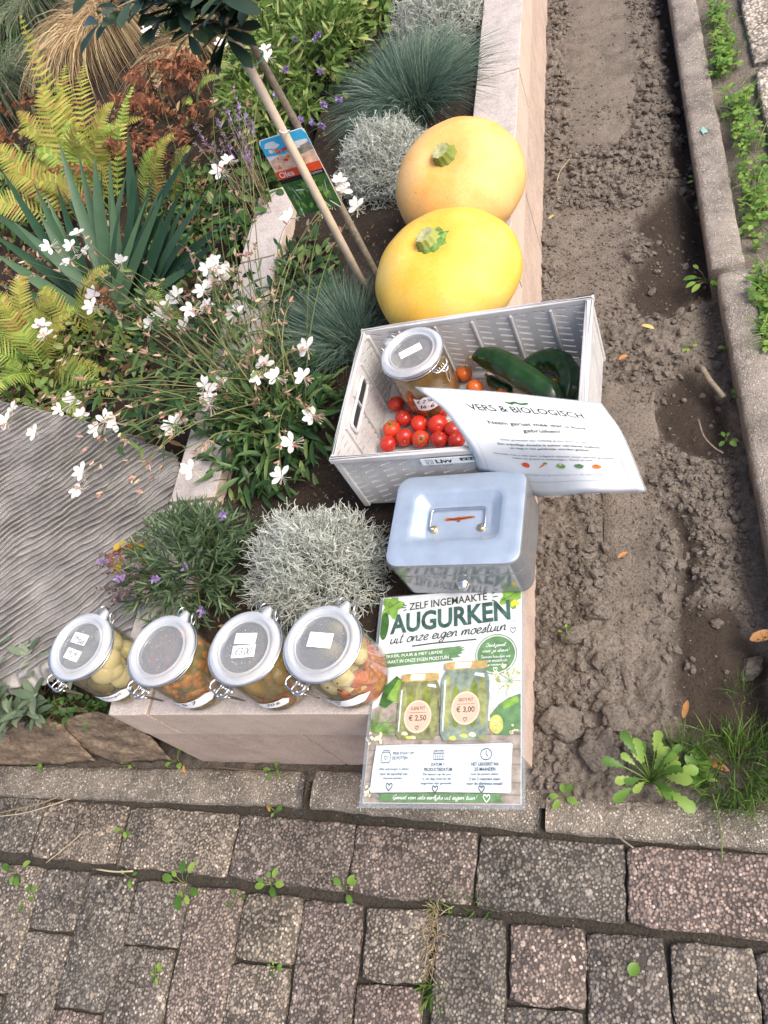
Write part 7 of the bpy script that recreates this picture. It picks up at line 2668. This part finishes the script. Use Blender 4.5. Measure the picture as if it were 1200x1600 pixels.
SEED = [
    ((-0.6093, -0.2122, -0.0040), 8, .021, 'leafiest weed in the long paving joint, below the second jar', .024), ((-0.4388, -0.1996, -0.0040), 7, .016, 'weed clump in the joint below the third jar', .014),
    ((-0.3027, -0.1979, -0.0040), 4, .017, 'round leaved weed in the long joint below the poster left edge', .014), ((-0.7687, -0.1283, -0.0040), 3, .012, 'tiny weed between two pavers of the row along the kerb, left side', .010),
    ((-0.7310, -0.2089, -0.0040), 4, .014, 'small weed at the end of the pale straw in the long joint', .018), ((-0.9945, -0.2145, -0.0060), 6, .019, 'leafy weed in the long joint at the left picture edge', .022),
    ((-0.9483, -0.2564, -0.0040), 4, .014, 'pale green weed below the one at the left picture edge', .014), ((-0.4988, -0.2265, -0.0040), 4, .009, 'thin weed seedling in the long joint between two leafier weeds', .012),
    ((-0.6250, -0.3497, -0.0040), 9, .009, 'small grey green rosette in a joint near the lower left', .010), ((-0.4533, -0.0830, -0.0020), 4, .010, 'tiny weed beside a brown leaf in front of the kerb', .008),
    ((-0.4670, -0.0119, 0.0000), 7, .011, 'bright green rosette at the foot of the planter wall', .012), ((-0.6848, -0.0009, 0.0000), 5, .013, 'weed with an orange leaf at the corner of the planter', .014),
    ((0.0506, -0.0447, 0.0040), 5, .015, 'small leafy weed on the kerb right of the poster', .016), ((0.0566, 0.2227, 0.0120), 8, .009, 'tiny clover seedling in the loose soil', .012),
    ((-0.4078, -0.3190, -0.0040), 5, .008, 'very small weed under a half brick in the middle columns', .008), ((-1.0279, -0.0135, 0.0000), 6, .012, 'mossy weed in front of the flat brown rock', .014),
    ((-0.8004, -0.0091, 0.0000), 5, .010, 'green speck of weed below the layered rock', .010), ((0.2946, 0.8292, 0.0000), 5, .012, 'small weed in the wet soil near the kerb', .016),
    ((0.3428, 0.5931, 0.0000), 5, .014, 'round leaved weed beside the near kerb', .018), ((0.3689, 0.8072, 0.0000), 5, .014, 'round leaved weed between the stick and the kerb', .016), ((0.3580, 0.6946, 0.0000), 4, .015, 'weed below the stick beside the kerb', .014),
    ((0.3515, 1.3209, 0.0000), 6, .013, 'weed in the shade of the far kerb stone', .016), ((0.3542, 1.2211, 0.0000), 6, .012, 'weed at the end of the far kerb stone', .014),
]
for k, (p, n, s_, lab, spd) in enumerate(SEED):
    seedling(p, n, s_, lab, 400 + k, spd)
# the taller weed left of the near kerb
seedling((0.3450, 1.0038, 0.0000), 14, .022, 'tall leafy weed beside the joint of the two right kerb stones', 450, .035, OVAL, .5)
# lobed rosette
LOBED = [.15, .35, .30, .75, .5, .95, .8, 1.0, .85, .3]
def rosette(p, n, size, label, seed, shape, wr, rise=.006):
    t = thing('weed_rosette', label, 'weed', p, 0)
    rg_ = random.Random(seed)
    for k in range(n):
        a = rg_.uniform(0, 6.28)
        d = Vector((math.cos(a), math.sin(a), rg_.uniform(.15, 1.3))).normalized()
        mb_ = MB()
        s_ = size * rg_.uniform(.45, 1.15)
        st_ = d * rise * rg_.uniform(.3, 1.0)
        tube(mb_, [Vector((0, 0, -.03)), st_ * .5 - Vector((0, 0, .008)), st_], [.0012, .001, .0008], 4, False)
        leaf(mb_, st_, d, s_, s_ * wr, Vector((0, 0, 1)), rg_.uniform(.2, .5), .22, shape)
        mb_.build('leaf', M['weed'], t)
rosette((0.1805, -0.0169, 0.0300), 28, .034, 'large lobed leafy weed growing over the front kerb', 460, LOBED, .5, .045)
rosette((0.2469, -0.0038, 0.0100), 13, .026, 'smooth round leaved rosette beside the lobed weed', 461, OVAL, .55)
grass_tuft('lawn_grass', (0.2996, 0.0027, 0.0000), 620, .11, .06, M['weedgrass'], 'fine green grass tuft at the right edge beside the weeds', 'grass', 71, .0016, (0, 0), .06)
grass_tuft('lawn_grass', (0.2207, 0.0152, 0.0000), 220, .08, .05, M['weedgrass'], 'sparse grass blades behind the lobed weed', 'grass', 72, .0014, (0, 0), .03)
grass_tuft('lawn_grass', (0.3208, 0.1237, 0.0000), 40, .05, .04, M['weedgrass'], 'few thin grass blades on the dark wet soil', 'grass', 73, .0012, (0, 0), .02)
grass_tuft('lawn_grass', (-0.1472, -0.3206, -0.0040), 60, .034, .022, M['weedgrass'], 'green grass sprouting below the dead tuft in the wide joint', 'grass', 74, .0024, (0, -.01), .012)
grass_tuft('lawn_grass', (-0.1388, -0.2045, -0.0040), 46, .045, .014, M['weedgrass'], 'flat green grass in the joint at the upper end of the dead tuft', 'grass', 75, .0020, (0, 0), .02)
grass_tuft('lawn_grass', (-0.0826, -0.2073, -0.0040), 46, .04, .012, M['weedgrass'], 'flat grass in the joint right of the dead tuft', 'grass', 76, .0018, (0, 0), .02)
# dead tuft of roots in the wide joint
dead = thing('dead_grass', 'dead tan grass tuft filling the wide paving joint', 'grass', (-0.1494, -0.2578, -0.0060))
mb_ = MB()
rg = random.Random(12)
for k in range(130):
    y = rg.uniform(-.045, .05)
    b = Vector((rg.uniform(-.006, .006) + y * .03, y, rg.uniform(-.004, .002)))
    d = Vector((rg.gauss(0, .012), rg.gauss(-.012, .016), rg.uniform(.002, .014)))
    tube(mb_, [b, b + d * .6 + Vector((0, 0, .004)), b + d + Vector((rg.uniform(-.004, .004), 0, -.002))], [.0008, .0007, .0004], 3, False)
stuff(mb_.build('dry_blades', M['straw'], dead))
# clover and weeds beyond the kerb
def clover(name, pts, n, label, seed, spread=.05, size=.011):
    t = thing(name, label, 'clover', pts[0], 0)
    rg_ = random.Random(seed)
    mb_ = MB()
    for k in range(n):
        i = rg_.randrange(len(pts) - 1)
        p = V(pts[i]).lerp(V(pts[i + 1]), rg_.random()) + Vector((rg_.gauss(0, spread * .45), rg_.gauss(0, spread * .5), rg_.uniform(.008, .045)))
        g_ = p - Vector((rg_.uniform(-.01, .01), rg_.uniform(-.01, .01), p.z - .01))
        tube(mb_, [g_, p], [.0006, .0005], 3, False)
        a0 = rg_.uniform(0, 6.28)
        up = (Vector((0, 0, 1)) + rdir(rg_) * .4).normalized()
        s_ = size * rg_.uniform(.6, 1.2)
        for q in range(3):
            a = a0 + q * 2.094
            leaf(mb_, p, Vector((math.cos(a), math.sin(a), .1)), s_, s_ * .85, up, .1, .15, [.2, .8, 1, .9, .4])
    for k in range(n // 2):
        i = rg_.randrange(len(pts) - 1)
        p = V(pts[i]).lerp(V(pts[i + 1]), rg_.random()) + Vector((rg_.gauss(0, spread * .5), rg_.gauss(0, spread * .5), 0))
        ribbon(mb_, bez(p, p + Vector((0, 0, .05)), p + Vector((rg_.uniform(-.06, .06), rg_.uniform(-.06, .06), .05)), 5), [.002, .002, .0018, .0014, .0003], rdir(rg_))
    stuff(mb_.build('foliage', M['weed'], t, True, True))
clover('clover_patch', [(0.4458, 1.9444, 0.0200), (0.4546, 1.7615, 0.0200), (0.4366, 1.6472, 0.0200)], 130, 'bright clover patch beside the far kerb near the pebble paving', 81, .028)
clover('clover_patch', [(0.4551, 1.5470, 0.0200), (0.4585, 1.4469, 0.0200), (0.4572, 1.3092, 0.0200)], 95, 'clover and grass patch right of the turquoise paint spot', 82, .034)
clover('clover_patch', [(0.4487, 1.2905, 0.0200), (0.4596, 1.1597, 0.0200), (0.4489, 1.0646, 0.0200)], 95, 'clover patch at the end of the far kerb stone', 83, .040)
clover('clover_patch', [(0.4480, 0.9537, 0.0200), (0.4433, 0.8178, 0.0200), (0.4464, 0.7530, 0.0200)], 150, 'weeds beyond the near kerb at the right picture edge', 84, .03)

# ---- fallen leaves, twigs and straws
M['fallY'] = leafmat('fallen yellow leaf', [(0, (.50, .40, .14)), (1, (.60, .48, .18))], .6, .2, 60)
M['fallO'] = leafmat('fallen orange leaf', [(0, (.46, .16, .04)), (1, (.52, .26, .08))], .6, .2, 60)
M['fallB'] = leafmat('fallen brown leaf', [(0, (.30, .14, .04)), (1, (.40, .20, .07))], .6, .2, 60, spots=(.06, .03, .015))
for (p, ang, L_, w_, m_, lab) in [
    ((0.2120, 0.8930, 0.0220), -.5, .026, .009, 'fallY', 'pale yellow fallen leaf on the soil right of the crate'), ((0.1635, 0.8101, 0.0220), .5, .020, .010, 'fallO', 'orange fallen leaf on the soil close to the crate'),
    ((0.1455, 0.3603, 0.0180), .6, .021, .007, 'fallO', 'tan fallen leaf on the crumbly soil right of the cash box'), ((0.3397, 0.1978, 0.0220), .3, .040, .018, 'fallB', 'brown curled leaf lying on a grey stone'),
    ((0.2331, 0.0794, 0.0080), 1.3, .030, .009, 'fallB', 'narrow brown leaf standing in the wet soil'), ((0.0176, 1.2904, 0.0180), .8, .016, .007, 'fallY', 'small yellow leaf at the foot of the planter wall'),
    ((-0.4614, -0.0851, 0.0060), 2.2, .016, .005, 'fallO', 'small brown leaf lying on the kerb edge'), ((-0.6607, -0.0108, 0.0120), -1.2, .014, .006, 'fallO', 'orange leaf beside the weed at the planter corner'),
    ((0.1395, -0.2748, 0.0040), 1.0, .018, .016, 'weed', 'pale green leaf lying on a paver near the lower right'), ((0.2530, 0.0183, 0.0080), -.4, .04, .012, 'fallB', 'reddish brown leaf behind the lobed weed')]:
    mb_ = MB()
    leaf(mb_, (0, 0, 0), Vector((math.cos(ang), math.sin(ang), .12)), L_, w_, Vector((0, 0, 1)), .25, .35, OVAL)
    o = mb_.build('fallen_leaf', M[m_])
    o.location = p
    tag(o, lab, 'leaf', 'fallen leaves')
def twig(pts, rad, label, m_='bark'):
    mb_ = MB()
    tube(mb_, [Vector(p) for p in catmull(pts, 4)], rad, 7)
    o = mb_.build('twig', M[m_])
    tag(o, label, 'twig', 'twigs and straws')
twig([(0.3150, 0.7626, 0.0160), (0.3277, 0.7233, 0.0180), (0.3391, 0.7008, 0.0160), (0.3474, 0.6840, 0.0140)], .0055, 'thick brown stick on the wet soil beside the kerb')
twig([(0.2995, 0.6459, 0.0080), (0.3061, 0.6019, 0.0120), (0.3221, 0.5749, 0.0100), (0.3349, 0.5645, 0.0060)], .0016, 'thin dark twig bent on the wet soil')
twig([(-1.0868, -0.1136, 0.0080), (-1.0284, -0.1024, 0.0120), (-0.9753, -0.0906, 0.0120), (-0.9391, -0.0755, 0.0100)], .0016, 'long pale straw lying across the mossy pavers', 'straw')
twig([(-1.0860, -0.1194, 0.0060), (-1.0122, -0.1094, 0.0080), (-0.9514, -0.0930, 0.0100), (-0.9104, -0.0790, 0.0080)], .0012, 'second pale straw just below the long one', 'straw')
twig([(-0.9262, -0.1960, 0.0040), (-0.8915, -0.1694, 0.0060), (-0.8596, -0.1403, 0.0060)], .0010, 'thin straw lying on the dark mossy paver', 'straw')
twig([(-0.8053, -0.1997, 0.0040), (-0.7590, -0.2014, 0.0060), (-0.7216, -0.1977, 0.0040)], .0016, 'pale straw in the joint beside a small weed', 'straw')
twig([(0.1231, -0.0921, 0.0100), (0.1355, -0.1021, 0.0100), (0.1511, -0.1124, 0.0080)], .0014, 'short dark twig on the right front kerb')
twig([(-0.5993, -0.0108, 0.0120), (-0.5414, -0.0159, 0.0140), (-0.4830, -0.0171, 0.0100)], .0011, 'thin root lying along the foot of the planter wall', 'drystem')
twig([(0.2651, -0.0372, 0.0300), (0.2702, -0.0616, 0.0220), (0.2710, -0.0936, 0.0100), (0.2690, -0.1224, 0.0060)], .0012, 'long green grass blade hanging over the front kerb', 'stemgreen')
twig([(0.0358, 1.4161, 0.0200), (0.0443, 1.4494, 0.0240), (0.0673, 1.4956, 0.0200)], .0010, 'thin straw on a clod beside the back pumpkin', 'straw')
